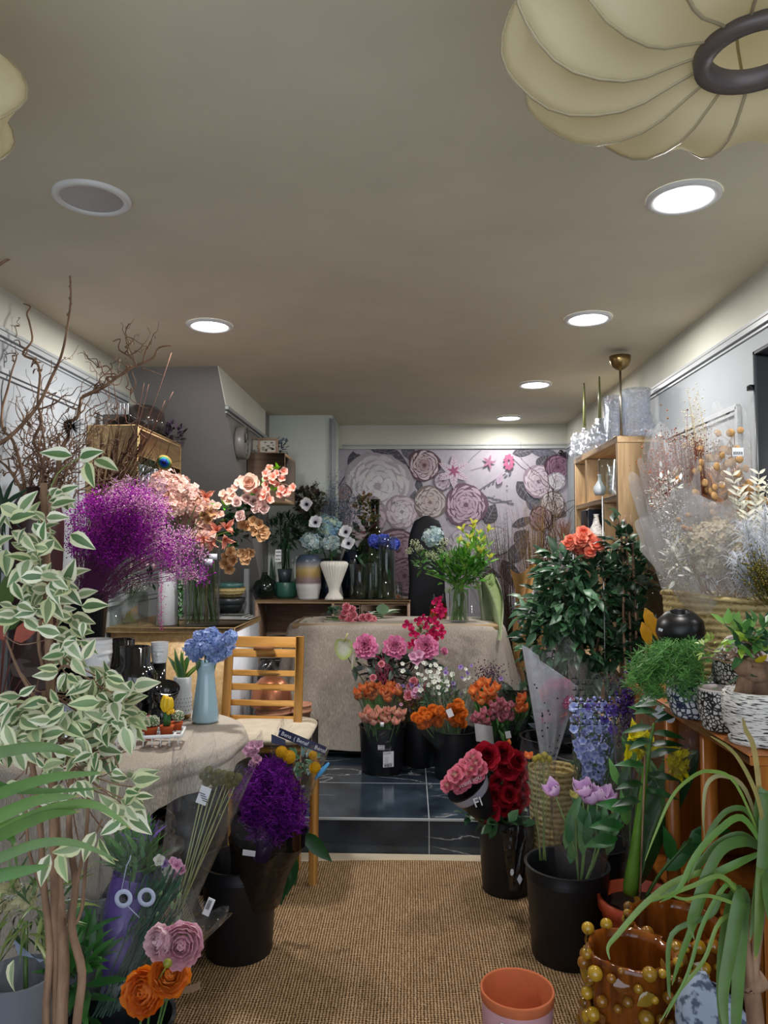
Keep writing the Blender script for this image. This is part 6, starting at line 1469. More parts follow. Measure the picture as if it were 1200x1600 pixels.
# twisted willow in a dark maroon vase, on a corner stool behind
p = V((P(55, 870, 3.3).x, 3.38, TZ+.002)); zm = P(55, 880, 3.3).z
q_ = P(58, 825, 2.95); rr = S(40, 2.95)
t = T('large_vase', 'big dark maroon round vase holding the willow branches, behind the ficus', 'vase', (q_.x, 2.95, TZ+.002)); zc = q_.z
mb = MB(); mb.lathe([(.001, TZ+.002), (rr*.6, TZ+.002), (rr*.8, TZ+.1), (rr*1.0, zc-.06), (rr*1.0, zc+.02), (rr*.85, zc+.10), (rr*.6, zc+.14), (rr*.62, zc+.16), (rr*.5, zc+.15), (rr*.4, zc+.05)], (q_.x, 2.95, 0), H('3a211f'), 36); mb.build('vase_body', M['satin'], t)
vb = V((q_.x, 2.95, zc+.05)); DW = 2.88
t = T('willow_branches', 'tall contorted willow branches spreading up the left wall', 'branches', vb)
def path(pts, d, r0, r1, col, forks=0, jitter=.006):
    ps = smooth([P(x, y, d+k_*.01)+V((U(-1, 1), U(-1, 1), U(-1, 1)))*jitter for k_, (x, y) in enumerate(pts)], 4); k_ = len(ps)
    mb.tube(ps, [r0+(r1-r0)*i/(k_-1) for i in range(k_)], col, 6)
    for _ in range(forks):
        i = random.randrange(2, k_-2); s = ps[i]; e = s+V((U(-.13, .13), U(-.05, .05), U(-.02, .16))); twisty(mb, s, e, .0035, .0012, .016, 7, col, 1)
mb = MB(); wc = H('5c4838')
path([(60, 830), (62, 800), (68, 760), (62, 720), (50, 690), (66, 660), (58, 630), (61, 590), (55, 567), (39, 555), (48, 530), (46, 505), (42, 490), (50, 482), (38, 475)], DW, .008, .003, wc, 3)
path([(50, 830), (42, 780), (35, 740), (20, 690), (5, 670), (2, 640), (12, 610), (18, 580), (25, 555), (14, 550)], DW, .009, .002, wc, 5)
path([(66, 830), (85, 760), (98, 700), (108, 680), (104, 660), (120, 655), (126, 630), (128, 620), (150, 610), (168, 600), (166, 590), (185, 590), (200, 580)], DW, .010, .003, H('7a5f48'), 5)
path([(128, 620), (165, 600), (200, 578), (215, 573), (240, 560), (250, 545), (267, 540)], DW+.05, .006, .003, H('8a6c4e'), 4)
path([(215, 573), (205, 560), (188, 545), (186, 530), (175, 533)], DW, .004, .002, H('6a5642'), 2); path([(215, 573), (208, 560), (196, 530), (208, 528), (222, 536), (232, 520), (228, 510)], DW, .003, .001, H('6a5642'), 2)
path([(205, 580), (212, 600), (204, 620), (222, 635), (232, 636)], DW, .003, .0012, H('9a8060'), 1); path([(222, 575), (240, 580), (255, 588)], DW, .003, .0015, H('a89070'), 0)
path([(62, 640), (85, 628), (100, 620), (112, 618), (120, 605), (130, 603)], DW, .0035, .001, wc, 1); path([(85, 628), (82, 640), (86, 655), (100, 662)], DW, .003, .001, wc, 0)
path([(60, 760), (72, 700), (60, 650)], DW, .006, .003, wc, 7); path([(40, 780), (15, 735), (-10, 715)], DW, .008, .004, wc, 6)
for i in range(34): twisty(mb, vb+V((U(-.05, .05), 0, .05)), P(U(5, 200), U(560, 760), DW+U(-.05, .15)), .004, .0012, .02, 14, jit(H('5c4838'), .2), 5)
mb.build('branches', M['bark'], t)
t = T('budding_branch', 'long straight dark branch with small buds crossing the left wall', 'branch', P(-30, 705, 2.7)); mb = MB()
pts = [(-60, 712), (-30, 703), (0, 693), (28, 670), (60, 632), (80, 590), (95, 558), (104, 520), (110, 470), (109, 428)]
path(pts, 2.7, .009, .003, H('3f2a26'), 0, .001); 
for i in range(26): f = U(.15, 1)*(len(pts)-1.01); a_ = pts[int(f)]; b_ = pts[int(f)+1]; u = f-int(f); mb.ball(P(a_[0]+(b_[0]-a_[0])*u+U(-2.5, 2.5), a_[1]+(b_[1]-a_[1])*u, 2.7+.01*f), .005, H('4a302a'), 6, 4)
mb.build('twig', M['bark'], t)
t = T('bare_twig', 'short pale lichened twig at the left edge below the unlit lamp', 'branch', P(-20, 425, 2.6)); mb = MB(); path([(-20, 432), (0, 413), (18, 400), (38, 380), (50, 358), (57, 328)], 2.6, .006, .0022, H('8a7f4e'), 0, .002); mb.build('twig', M['bark'], t)
# reeds + peacock feather
t = T('reed_bundle', 'bundle of thin brown reeds and twigs fanning above the purple gypsophila', 'dried branches', P(160, 830, 3.45)); mb = MB(); b0 = P(150, 840, 3.45)
for i in range(120):
    e = P(U(160, 245), U(650, 770), 3.45+U(-.1, .1)); e = P(130+(e.x*0)+U(15, 110), U(660, 765), 3.45); mb.tube(smooth([b0+V((U(-.05, .05), U(-.03, .03), 0)), b0.lerp(e, .5)+V((U(-.02, .02), 0, 0)), e], 3), [.003]+[.002]*5+[.0008], jit(random.choice([H('4f3424'), H('6a4a34'), H('7c5c44'), H('3a2820')]), .15), 4, False)
for e in [(267, 550), (270, 610), (257, 625), (230, 600), (167, 625), (178, 585), (225, 600), (235, 730), (252, 680)]: path([(150, 800), (175, 745), ((175+e[0])/2+8, (745+e[1])/2+10), e], 3.42, .004, .0015, H('4a332a'), 1)
mb.build('reeds', M['dry'], t)
t = T('peacock_feather', 'peacock feather with a blue green eye in front of the wall box', 'feather', P(170, 790, 3.35)); mb = MB(); qe = P(257, 723, 3.3)
mb.tube(smooth([P(170, 790, 3.35), P(215, 750, 3.32), qe], 4), .0015, H('6a5a3a'), 4)
for i in range(110):
    a_ = P(212, 752, 3.32).lerp(qe, U(.1, 1)); l = U(.05, .10); dd = V((U(-.9, -.1), U(-.2, .2), U(.4, 1.1))) if R() < .6 else V((U(0, 1), U(-.2, .2), U(-.9, .5))); mb.tube(smooth([a_, a_+dd*l*.5, a_+dd*l+V((.02, 0, .0))], 2), .0006, jit(H('3f4a34'), .3), 3, False)
FF = frame((.1, -1, .1)); 
for r_, c_, o in ((.032, H('7a6a34'), 0), (.025, H('2c6a5a'), .001), (.017, H('123a8a'), .002), (.009, H('0c1440'), .003)): mb.lathe([(.001, .001+o), (r_, o), (r_*.98, -.0005+o)], qe+V((0, -.004, 0)), c_, 20, FF @ Matrix.Diagonal((1, 1.2, 1)))
mb.build('feather_vane', M['dry'], t); 
t = T('feather_tuft', 'small black feather tuft on the willow branches', 'feather', P(112, 667, 2.86)); mb = MB()
for i in range(160): q_ = P(112, 667, 2.86); d = V((random.gauss(0, 1), random.gauss(0, 1), random.gauss(0, 1))); mb.tube([q_, q_+d*.022], .0008, H('141210'), 3, False)
mb.build('barbs', M['dry'], t)
# calathea at the left edge on the table
p = ot(8, 2.75); t = T('calathea', 'calathea with red backed leaves at the left edge of the round table', 'potted plant', p); mb = MB(); mb.lathe([(.001, 0), (.05, 0), (.065, .1), (.055, .1), (.001, .09)], p, H('2a2422'), 24); mb.build('pot', M['plastic'], t)
mb = MB()
for (px, py, dx, dz, c_) in [(10, 985, .6, .8, H('3a5a2a')), (22, 1000, .8, .5, H('c06a5a')), (5, 1000, -.2, 1, H('b05a50')), (30, 1030, 1, .1, H('3c2a28')), (15, 1040, .9, -.1, H('5a4a48')), (35, 1060, 1, -.1, H('4a3a38')), (10, 950, .2, 1, H('4f6a2f'))]:
    e = P(px, py, 2.72); mb.tube(smooth([p+V((0, 0, .09)), e], 3), .002, H('6a3a34'), 4); mb.leaf(e, (dx, -.3, dz), (0, -1, .3), .15, .07, c_, bend=.2)
mb.build('leaves', M['leaf'], t)
mb = MB(); 
for k in range(10): a = k*.6; mb.leaf(P(6, 790, 2.85), (cos(a), -.2, sin(a)), (0, -1, 0), .12, .02, H('1f3f2a'))
mb.tube([P(6, 790, 2.85), P(0, 900, 2.85), ot(2, 2.8)], .004, H('2c4a30')); mb.build('fern_frond', M['leaf'], label='dark green fern frond at the left edge beside the maroon vase', cat='plant')
q_ = P(18, 905, 2.9); mb = MB(); mb.box(q_+V((0, 0, 0)), (.05, .01, .06), H('d8dce2'), bev=.003); mb.box((q_.x, q_.y+.01, (TZ+q_.z)/2-.03), (.01, .006, (q_.z-TZ)/2-.03), H('55585c'))
for k in range(3): mb.tube([q_+V((.02*cos(a*.6)*(1-a*.07)-.02+.03*k, -.012, .03+.014*sin(a*.6)*(1-a*.07))) for a in range(10)], .0015, H('2a2c30'), 4)
mb.build('scroll_sign', M['print'], label='small white board with black scroll pattern behind the ficus leaves', cat='sign')

mb = MB(); mb.box((-1.12, 3.36, .22), (.33, .2, .22), H('1d1a18'), bev=.006); mb.build('darkening_crate', M['matte'], label='large dark crate added to keep the space under the round table dark', cat='crate')  # added crate, keeps bright marble from showing under the table
# ================================================================ chair, terracotta pots behind it
zs = .615
t = T('dining_chair', 'varnished beech ladder back chair with a pale cushion beside the steps', 'chair', P(430, 1000, 3.4)*1 * V((1, 1, 0)).length/1.4142135 if False else V((P(430, 1000, 3.35).x, 3.35, 0)))
bl = P(358, 1000, 3.52); br = P(468, 995, 3.48); fr = G(489, 1386, 0); flg = V((fr.x-.38, fr.y+.02, 0))
ztop = br.z
for nm, tx, ty, bx, by, z1 in [('back_post', bl.x, bl.y, bl.x-.005, bl.y-.05, ztop-.005), ('back_post', br.x, br.y, br.x+.0, br.y-.05, ztop)]:
    mb = MB(); mb.beam((bx, by, 0), (bx, by, zs), .036, .03, (1, 1, 1)); mb.beam((bx, by, zs-.005), (tx, ty+.02, z1), .038, .026, (1, 1, 1)); mb.build(nm, M['beech'], t)
for x, y in ((fr.x, fr.y), (flg.x, flg.y)): mb = MB(); mb.beam((x, y, 0), (x+(.005), y+.01, zs-.03), .030, .034, (1, 1, 1)); mb.build('leg', M['beech'], t)
def rail(py, hpx, d=3.49, x_in=0):
    a = P(360, py+hpx/2, d+.02); b = P(462, py+hpx/2, d-.02); hh_ = S(hpx, d); dz = a.z
    y = d+.0+(dz-zs)/(ztop-zs)*.03; mb = MB(); mb.beam((a.x, y+.015, dz), (b.x, y-.005, dz), .016, hh_, (1, 1, 1), up=V((0, 0, 1))); mb.build('back_rail', M['beech_x'], t)
for py, hp in ((995, 17), (1014, 13), (1047, 9), (1068, 10), (1093, 9), (1117, 10)): rail(py, hp)
mb = MB(); a = P(412, 1013, 3.50); mb.box((a.x, 3.50, a.z), (.045, .012, .008), H('8a5a34')); mb.build('slot_shade', M['matte'], t)  # solid brown block, its colour stands for the dark inside the handle hole
mb = MB()
for a, b in ((bl, br), (flg, fr), (bl, flg), (br, fr)): mb.beam((a.x, a.y-.02, zs-.035), (b.x, b.y-.005, zs-.035), .05, .018, (1, 1, 1), up=V((0, 0, 1)))
mb.build('seat_frame', M['beech_x'], t)
mb = MB(); ccx = (bl.x+br.x+fr.x+flg.x)/4; ccy = (bl.y+fr.y)/2
def cush(u, v):
    a = 2*pi*u; e = .35; c_, s_ = cos(a), sin(a); x = abs(c_)**e*(1 if c_ > 0 else -1); y = abs(s_)**e*(1 if s_ > 0 else -1)
    z = -.022+.044*v if v < 1 else .022; k_ = sin(pi*min(.999, .22+.56*v))**.5
    return V((ccx+.012+x*.205*k_, ccy-.015+y*.215*k_, zs+.024+.03*(v-.5)*2*.8))
mb.grid(cush, 48, 10, H('c2b6a2'), closeu=True); mb.grid(lambda u, v: cush(u, 1).lerp(V((ccx, ccy, zs+.056)), v), 48, 4, H('c2b6a2'), closeu=True); mb.grid(lambda u, v: cush(u, 0).lerp(V((ccx, ccy, zs)), v), 48, 1, H('c2b6a2'), closeu=True)
mb.build('cushion', M['cloth'], t)
def tpot(lab, px, py, d, wpx, hpx, z, mat='clay', col=H('b98468'), rim=True):
    p = V((P(px, py, d).x, d, z)); r = S(wpx, d)/2; h = S(hpx, d)
    prof = [(.001, 0), (r*.8, 0), (r*.9, h*.6)]+([(r*.97, h*.62), (r*1.02, h*.64), (r*1.02, h*.7), (r*.95, h*.74), (r*.97, h*.9), (r*1.02, h*.93), (r, h), (r*.9, h)] if rim else [(r, h), (r*.95, h)])+[(r*.85, h*.5), (.001, h*.1)]
    return vase('terracotta_pot', lab, p, prof, mat, col, cat='plant pot', seg=36)
dT = 4.25
zp1 = P(433, 1132, dT).z
# low crate that carries the pots on the platform behind the chair
mb = MB(); mb.box((P(432, 1140, dT).x, dT, (PZ+zp1)/2), (.22, .14, (zp1-PZ)/2-.002), H('4f443a'), bev=.004); mb.build('dark_crate', M['matte'], label='dark crate carrying the terracotta pots behind the chair', cat='crate')
tpot('wide terracotta pot with double rims behind the chair rails', 428, 1130, dT-.03, 58, 32, zp1+.002, col=H('b48064'))
tpot('terracotta pot with double rims at the right of the chair back', 468, 1130, dT+.0, 38, 32, zp1+.002, col=H('b9866a'))
p = V((P(424, 1090, dT-.03).x, dT-.03, zp1+.002+S(30, dT))); k = S(1, dT)
vase('copper_pot', 'round copper coloured bowl turned upside down on the wide terracotta pot', p, [(31*k, 0), (32*k, 8*k), (30*k, 22*k), (25*k, 34*k), (17*k, 42*k), (8*k, 45*k), (.001, 45*k)], 'copper', cat='bowl', seg=40)
p = V((P(416, 1048, 4.5).x, 4.5, 0)); p.z = P(416, 1068, 4.5).z; k = S(1, 4.5)
mb = MB(); mb.lathe([(.001, PZ), (12*k, PZ), (14*k, p.z), (13*k, p.z+25*k), (8*k, p.z+36*k), (.001, p.z+37*k)], (p.x, p.y, 0), H('1a1a1c'), 28); mb.build('black_vessel', M['gloss'], label='tall black vessel behind the chair between the cabinet and the counter', cat='vase')
# black donut vase on stool beneath the cloth
p = G(243, 1262, .50); p = V((p.x, 2.72, 0)); zst = .385
t = T('low_stool', 'low black stool under the front of the round table', 'stool', p)
mb = MB(); mb.lathe([(.001, zst-.02), (.12, zst-.02), (.12, zst), (.001, zst)], p, H('1c1a19'), 30); mb.build('seat', M['satin'], t)
for k in range(4): a = k*pi/2+.6; mb = MB(); mb.beam((p.x+.09*cos(a), p.y+.09*sin(a), zst-.02), (p.x+.12*cos(a), p.y+.12*sin(a), 0), .022, .022, H('1c1a19')); mb.build('leg', M['satin'], t)
r = .093
vase('donut_vase', 'glossy dark bronze squat vase with a wide mouth under the round table', p+V((0, 0, zst+.002)), [(.001, 0), (r*.5, 0), (r*.9, r*.3), (r*1.02, r*.65), (r*.95, r*1.0), (r*.75, r*1.18), (r*.62, r*1.2), (r*.55, r*1.1), (r*.6, r*.6), (.001, r*.3)], 'gloss', H('1f1b19'))
# ================================================================ buckets on the marble platform
def tulips(lab, hd, spots, d, base, me, sc=1.0, wrap=None, name='tulip_bunch', cat='tulips', lean=(0, -.35, 1), leafc=(H('5f8a4a'), H('4a7a3c')), part='tulip_head', wr=.09, leaves=14):
    cx = sum(s[0] for s in spots)/len(spots); cy = sum(s[1] for s in spots)/len(spots); c = P(cx, cy, d)
    t = T(name, lab, cat, base)
    tops = []
    for px, py in spots:
        q = P(px, py, d+U(-.03, .03)+(cy-py)*.0006); dd = V(lean)+V((U(-.25, .25), U(-.2, .2), 0)); put(part, random.choice(me), q-dd.normalized()*.02*sc, dd, sc*U(.92, 1.08), t); tops.append(q-dd.normalized()*.02*sc)
    mb = MB(); stems(mb, base, tops, .0028, leafc[0], .025)
    for i in range(leaves):
        q = random.choice(tops).lerp(V(base), U(.25, .5)); mb.leaf(q, (U(-.6, .6), U(-.6, .2), 1), (0, -1, .2), U(.08, .14), .03, jit(random.choice(leafc), .15), bend=.25)
    mb.build('stems', M['leaf'], t)
    if wrap: sleeve(t, V(base), c+V((0, .0, .01)), .03, wr, wrap, rag=.06)
    return t
bA, pA, rA = bucket(597, 1204, PZ, 70, .262, 'black flower bucket with white labels at the left of the marble platform', taper=.9, bands=False)
def onbucket(p, r, deg, z, out=.0015): a = radians(deg); return V((p.x+(r+out)*cos(a), p.y+(r+out)*sin(a), p.z+z)), V((cos(a), sin(a), 0))
c, n = onbucket(pA, rA*.97, -90, .165); sticker(bA, c, .038, .026, n, lines=2, name='small_label')
c, n = onbucket(pA, rA*.955, -72, .098, .004); lb = sticker(bA, c, .062, .086, n, lines=0, name='white_label')
n_ = n.normalized(); xx = V((0, 0, 1)).cross(n_)
mb = MB(); FX = Matrix((xx, V((0, 0, 1)), n_)).transposed()
for k in range(16): mb.box(c+xx*(-.024+k*.0028)+V((0, 0, -.034))+n_*.0008, (U(.0004, .0011), .007, .0002), H('24242c'), FX)
mb.box(c+xx*(-.004)+V((0, 0, -.0235))+n_*.0008, (.024, .0012, .0002), H('24242c'), FX)
for k, (y, w_) in enumerate([(.010, .016), (.002, .014), (-.016, .012)]): mb.box(c+xx*(-.012)+V((0, 0, y))+n_*.0008, (w_*.8, .0009, .0002), H('55555f'), FX)
mb.build('label_print', M['print'], bA, smooth=False)
lettering([('SCH FLORAL', .0085, H('2c2c34'), M4of(c+xx*(-.006)+V((0, 0, .033))+n_*.001, xx, (0, 0, 1))), ('FLORA', .0085, H('18181f'), M4of(c+xx*(-.013)+V((0, 0, -.007))+n_*.001, xx, (0, 0, 1)))], bA)
bB, pB, rB = bucket(655, 1193, PZ, 60, .27, 'black flower bucket hidden in the middle between the labelled one and the front one', taper=.9, bands=False)
bC, pC, rC = bucket(711, 1214, PZ, 68, .265, 'plain black flower bucket at the front centre of the platform', taper=.9, bands=False)
bD, pD, rD = bucket(783, 1196, PZ, 78, .27, 'black flower bucket at the right of the platform behind the red roses', taper=.9, bands=False)
bE, pE, rE = bucket(608, 1172, PZ, 70, .30, 'black flower bucket at the back, touching the burlap cloth, holding tall peonies', taper=.9, bands=False, d=4.64)
bF, pF, rF = bucket(860, 1190, PZ, 90, .30, 'black bucket behind the dotted frosted wrap', taper=.9, bands=False, d=4.0)
# tall pink peonies, anthurium, bougainvillea in the back bucket
DPN = 4.45
for i, (px, py, lab) in enumerate([(572, 1010, 'big pink peony at the left of the three above the tulips'), (617, 1011, 'big pink peony in the middle of the three above the tulips'), (666, 1011, 'big pink peony at the right of the three above the tulips')]):
    q = P(px, py, DPN); t = T('peony', lab, 'peony', q); put('flower_head', F_peony[i % 2], q-V((0, -.02, .01)), (U(-.15, .15), -1, .45), 1.36, t)
    mb = MB(); b = pE+V((.02*(i-1), 0, .03)); mb.tube(smooth([b, b+V((0, 0, .3)), q+V((0, .04, -.02))], 4), .004, H('3f5a34'), 5)
    for k in range(9): c = q+V((U(-.09, .09), U(-.02, .05), U(-.13, -.04))); mb.leaf(c, (U(-1, 1), -.4, U(-.8, .3)), (0, -1, .4), .09, .035, jit(H('2c3f30'), .2))
    mb.build('stem', M['leaf'], t)
q = P(604, 1045, 4.5); t = T('foliage_spray', 'dark green and wine foliage with small pink buds below the peonies', 'foliage', pE+V((0, 0, .02)))
mb = MB(); bush(mb, q, (.16, .05, .08), 190, .06, .022, [H('2c3a30'), H('3a4a38'), H('4a2a38'), H('3c2430')], shell=.2); mb.tube([pE+V((0, 0, .02)), q], .006, H('33402c')); 
for i in range(16): mb.tube(smooth([P(598+U(-12, 12), 1025, 4.45), P(600+U(-14, 14), 1045, 4.42), P(602+U(-16, 16), 1075, 4.42)], 3), .0025, jit(H('8a2a4a'), .2), 4)
mb.build('foliage', M['leaf'], t)
for px, py in [(583, 1059), (596, 1038)]: put('bud', F_carn, P(px, py, 4.38), (0, -1, .5), .75, t)
put('bud', F_peony[0], P(693, 1018, 4.5), (.6, -.6, .4), .45, t); 
for px, py in [(645, 1026), (655, 1023), (650, 1033)]: put('small_bloom', F_pink4, P(px, py, 4.38), (U(-.3, .3), -1, .4), 1.8, t)
t = T('anthurium', 'pale green and white anthurium at the left of the peonies', 'flower', pE+V((-.03, 0, .03)))
def heart(c, F, s, c1, c2):
    mb = MB()
    def f(u, v):
        a = 2*pi*u; r = s*(1-.32*max(0, cos(a))**6*1.0)*(1.0 if sin(a) == 2 else 1); x = r*sin(a)*.78; y = r*cos(a)*.95-(.25*s*max(0, -cos(a))**2); return c+F @ V((x*v, y*v, .12*s*v*v))
    mb.grid(f, 36, 6, lambda u, v: mixc(c1, c2, max(0, v*2-1.0)), closeu=True); return mb
heart(P(537, 1010, 4.35), Matrix((V((1, .1, -.15)).normalized(), V((.1, -.3, 1)).normalized(), V((.1, -1, -.25)).normalized())).transposed(), .068, H('dfe6d2'), H('b9cf6a')).build('spathe', M['petal'], t)
heart(P(551, 1028, 4.36), Matrix((V((.2, 1, -.15)).normalized(), V((.15, -.3, 1)).normalized(), V((1, -.4, -.25)).normalized())).transposed(), .055, H('e3e4da'), H('c9d49a')).build('spathe', M['petal'], t)
mb = MB(); mb.tube(smooth([pE+V((-.03, 0, .03)), P(575, 1080, 4.5), P(545, 1030, 4.4), P(540, 1000, 4.36)], 4), .003, H('5a7a3c')); mb.build('stem', M['leaf'], t)
mb = MB(); mb.tube([P(538, 1003, 4.345), P(543, 990, 4.29)], [.005, .003], H('e8e08a'), 7); mb.build('spadix', M['satin'], t)
t = T('bougainvillea_spray', 'hot magenta bougainvillea spray rising above the right peony', 'flower spray', pE+V((.05, 0, .03)))
for px, py in [(683, 940), (688, 948), (680, 955), (686, 962), (679, 970), (684, 978), (690, 985), (676, 985), (660, 965), (655, 975), (664, 978), (668, 970), (652, 968), (641, 980), (637, 975), (645, 988), (650, 990), (672, 992), (680, 995), (690, 993), (646, 1003), (650, 1008), (642, 1008), (689, 955), (685, 935), (672, 1000)]: put('bract', F_boug, P(px, py, 4.5+U(-.04, .04)), (U(-.7, .7), -1, U(-.4, .6)), U(1.0, 1.5), t)
mb = MB(); mb.tube(smooth([pE+V((.05, 0, .03)), P(655, 1040, 4.55), P(668, 985, 4.52), P(684, 937, 4.5)], 4), .003, H('5a4a34')); bush(mb, P(665, 990, 4.53), (.06, .03, .05), 26, .035, .02, [H('6a6a3a'), H('4a5a30')], shell=.2); mb.build('stem', M['leaf'], t)
# bucket A: tulips
tulips('bunch of orange and yellow tulips, upper row in the labelled bucket', F_tul_or, [(558, 1080), (566, 1073), (574, 1080), (581, 1075), (589, 1082), (597, 1079), (603, 1074), (610, 1068), (617, 1072), (596, 1086), (604, 1084), (613, 1078), (571, 1087), (622, 1080), (560, 1087), (582, 1088), (606, 1090), (578, 1068), (590, 1070)], 4.38, pA+V((0, .03, .03)), [F_tul_or], 1.15, 'cello', wr=.115)
tulips('bunch of peach pink tulips, lower row in the labelled bucket', F_tul_pk, [(567, 1116), (575, 1109), (584, 1117), (591, 1109), (598, 1118), (606, 1110), (612, 1120), (620, 1112), (627, 1120), (571, 1124), (583, 1126), (597, 1126), (618, 1126), (604, 1122), (629, 1112), (577, 1120), (612, 1108)], 4.24, pA+V((0, -.03, .03)), [F_tul_pk], 1.1, 'cello', wr=.115)
c = P(597, 1132, 4.2); mb = MB(); mb.box(c, (.010, .001, .012), H('dcdce0')); mb.build('flower_card', M['print'], label='tiny white card hanging below the peach pink tulips', cat='card')
# bucket B: mixed pink filler, orange ranunculus
t = T('mixed_bouquet', 'mixed bunch of small pink and wine flowers with golden grass in clear wrap', 'bouquet', pB+V((-.02, 0, .03)))
for i in range(46): put('small_bloom', random.choice([F_pink4, F_pink4, F_carn, F_purp]), P(random.gauss(645, 11), random.gauss(1082, 9), 4.42+U(-.06, .04)), (U(-.5, .5), -1, .7), U(.7, 1.2), t)
mb = MB()
for i in range(50): e = P(random.gauss(645, 13), U(1060, 1110), 4.44+U(-.05, .05)); mb.tube([pB+V((-.02, 0, .03)), e], .0014, jit(random.choice([H('8a7a3c'), H('a08c4a'), H('5a6a3a')]), .15), 3, False)
bush(mb, P(643, 1100, 4.42), (.07, .04, .07), 90, .05, .012, [H('7a6a34'), H('94803c'), H('4a5a34')], shell=.2, up=1); mb.build('stems', M['dry'], t)
sleeve(t, pB+V((-.02, 0, .03)), P(645, 1068, 4.44), .03, .085, 'cello')
t = T('ranunculus_bunch', 'big bunch of orange ranunculus in clear wrap at the left of the front bucket', 'ranunculus', pB+V((.0, -.05, .05)))
for px, py in [(656, 1126), (668, 1132), (680, 1122), (662, 1114), (676, 1110), (688, 1112), (650, 1122), (670, 1120), (684, 1130), (690, 1120), (660, 1133)]: put('flower_head', F_orange[i % 2], P(px, py, 4.2+U(-.03, .03)), (U(-.5, .2), -1, .6), U(.72, .95), t)
mb = MB(); stems(mb, pC+V((0, 0, .05)), [P(px, 1125, 4.26) for px in (655, 665, 675, 685, 690, 670)], .003, H('7a9a4a'), .02); mb.build('stems', M['leaf'], t)
sleeve(t, pC+V((-.02, -.02, .12)), P(664, 1112, 4.2), .03, .09, 'cello', rag=.05)
t = T('ranunculus_bunch', 'smaller bunch of orange ranunculus at the right of the front bucket', 'ranunculus', pC+V((.03, 0, .05)))
for px, py in [(703, 1120), (712, 1112), (718, 1124), (708, 1130), (722, 1132), (705, 1108), (715, 1102), (722, 1115)]: put('flower_head', F_orange[1], P(px, py, 4.28+U(-.03, .03)), (U(-.3, .5), -1, .6), U(.75, 1), t)
mb = MB(); stems(mb, pC+V((.0, 0, .05)), [P(px, 1130, 4.3) for px in (700, 710, 716, 720)], .0028, H('7a9a4a'), .02); mb.build('stems', M['leaf'], t)
mb = MB(); mb.box(P(703, 1114, 4.16), (.016, .001, .022), H('e0e0e4'), Matrix.Rotation(-.4, 3, 'Y')); mb.build('flower_tag', M['print'], t, smooth=False)
# bucket C: green filler with white & lavender
t = T('mixed_bouquet', 'tall clear wrapped bouquet of white and lavender flowers with blue green leaves', 'bouquet', pC+V((0, .02, .03)))
for i in range(70): px = random.gauss(690, 26); put('small_bloom', F_white5 if px < 695 else random.choice([F_purp, F_white5, F_purp]), P(px, U(1036, 1088), 4.36+U(-.05, .06)), (U(-.5, .5), -1, .8), U(.6, 1.0), t)
mb = MB()
for i in range(80): e = P(random.gauss(690, 24), U(1040, 1110), 4.38+U(-.05, .05)); mb.tube([pC+V((0, .02, .03)), e], .002, jit(random.choice([H('6f9470'), H('557a58'), H('86a06a')]), .15), 4, False)
bush(mb, P(692, 1095, 4.36), (.12, .04, .1), 170, .06, .014, [H('4f7458'), H('62866a'), H('3c5a44'), H('7a9a5a')], shell=.1, up=1); mb.build('stems', M['leaf'], t)
sleeve(t, pC+V((0, .02, .06)), P(690, 1045, 4.38), .04, .14, 'cello', rag=.16)
mb = MB()
for i in range(420): q = P(random.gauss(765, 12), random.gauss(1058, 12), 4.5+U(-.05, .05)); mb.octa(q, U(.003, .006), jit(random.choice([H('4a3050'), H('5c3c62'), H('6a4a5c')]), .2))
for i in range(24): mb.tube([pD+V((0, .05, .05)), P(U(745, 785), U(1045, 1070), 4.5)], .0012, H('4a4038'), 3, False)
mb.build('statice_bunch', M['dry'], label='dark plum statice bunch behind the orange tulips', cat='dried flowers')
# bucket D: apricot tulips, wine tulips
tulips('bunch of light orange tulips above the wine red tulips', None, [(738, 1078), (745, 1072), (755, 1083), (762, 1075), (750, 1066), (768, 1080), (775, 1072), (760, 1064), (742, 1088), (765, 1094), (752, 1094), (772, 1086)], 4.34, pD+V((-.02, .03, .04)), [F_tul_apr], 1.2, 'cello', leafc=(H('4f9a3c'), H('6aa84a')), wr=.11, leaves=30)
tulips('bunch of wine red tulips with pale edges in the right bucket', None, [(740, 1122), (747, 1128), (753, 1118), (760, 1125), (766, 1112), (773, 1108), (770, 1120), (780, 1104), (786, 1110), (793, 1106), (800, 1112), (788, 1098), (781, 1093), (778, 1116), (762, 1130), (745, 1116), (756, 1110), (790, 1118), (800, 1100), (770, 1100), (798, 1120), (752, 1132), (784, 1122)], 4.2, pD+V((0, -.02, .04)), [F_tul_wine], 1.05, 'cello', leafc=(H('3f7a34'), H('5f9448')), wr=.12, leaves=40)
mb = MB(); mb.grid(lambda u, v: P(741+28*u+3*v, 1130+28*v+5*u, 4.12-.03*sin(pi*u)), 8, 6, H('b9b6b8')); 
for k in range(7): a = P(745, 1135+k*3.2, 4.115-.03); 
mb.build('paper_sleeve', M['print'], label='pale grey paper sleeve with fine print in front of the wine tulips', cat='wrapping paper')
mb = MB(); mb.box(P(794, 1148, 4.05), (.014, .001, .018), H('dfe2e6'), Matrix.Rotation(-.2, 3, 'Y')); mb.build('flower_tag', M['print'], label='white tag hanging in front of the tulip leaves', cat='tag', smooth=False)
tulips('single small orange tulip low in the green leaves of the right bucket', None, [(794, 1160)], 4.0, pD+V((.05, -.03, .1)), [F_tul_apr], .8, None, leaves=3)
tulips('few orange tulips in clear wrap at the far right beside the frosted sleeve', None, [(813, 1095), (818, 1104), (811, 1106), (816, 1088)], 4.15, pD+V((.08, 0, .1)), [F_tul_or], 1.2, 'cello', wr=.05)
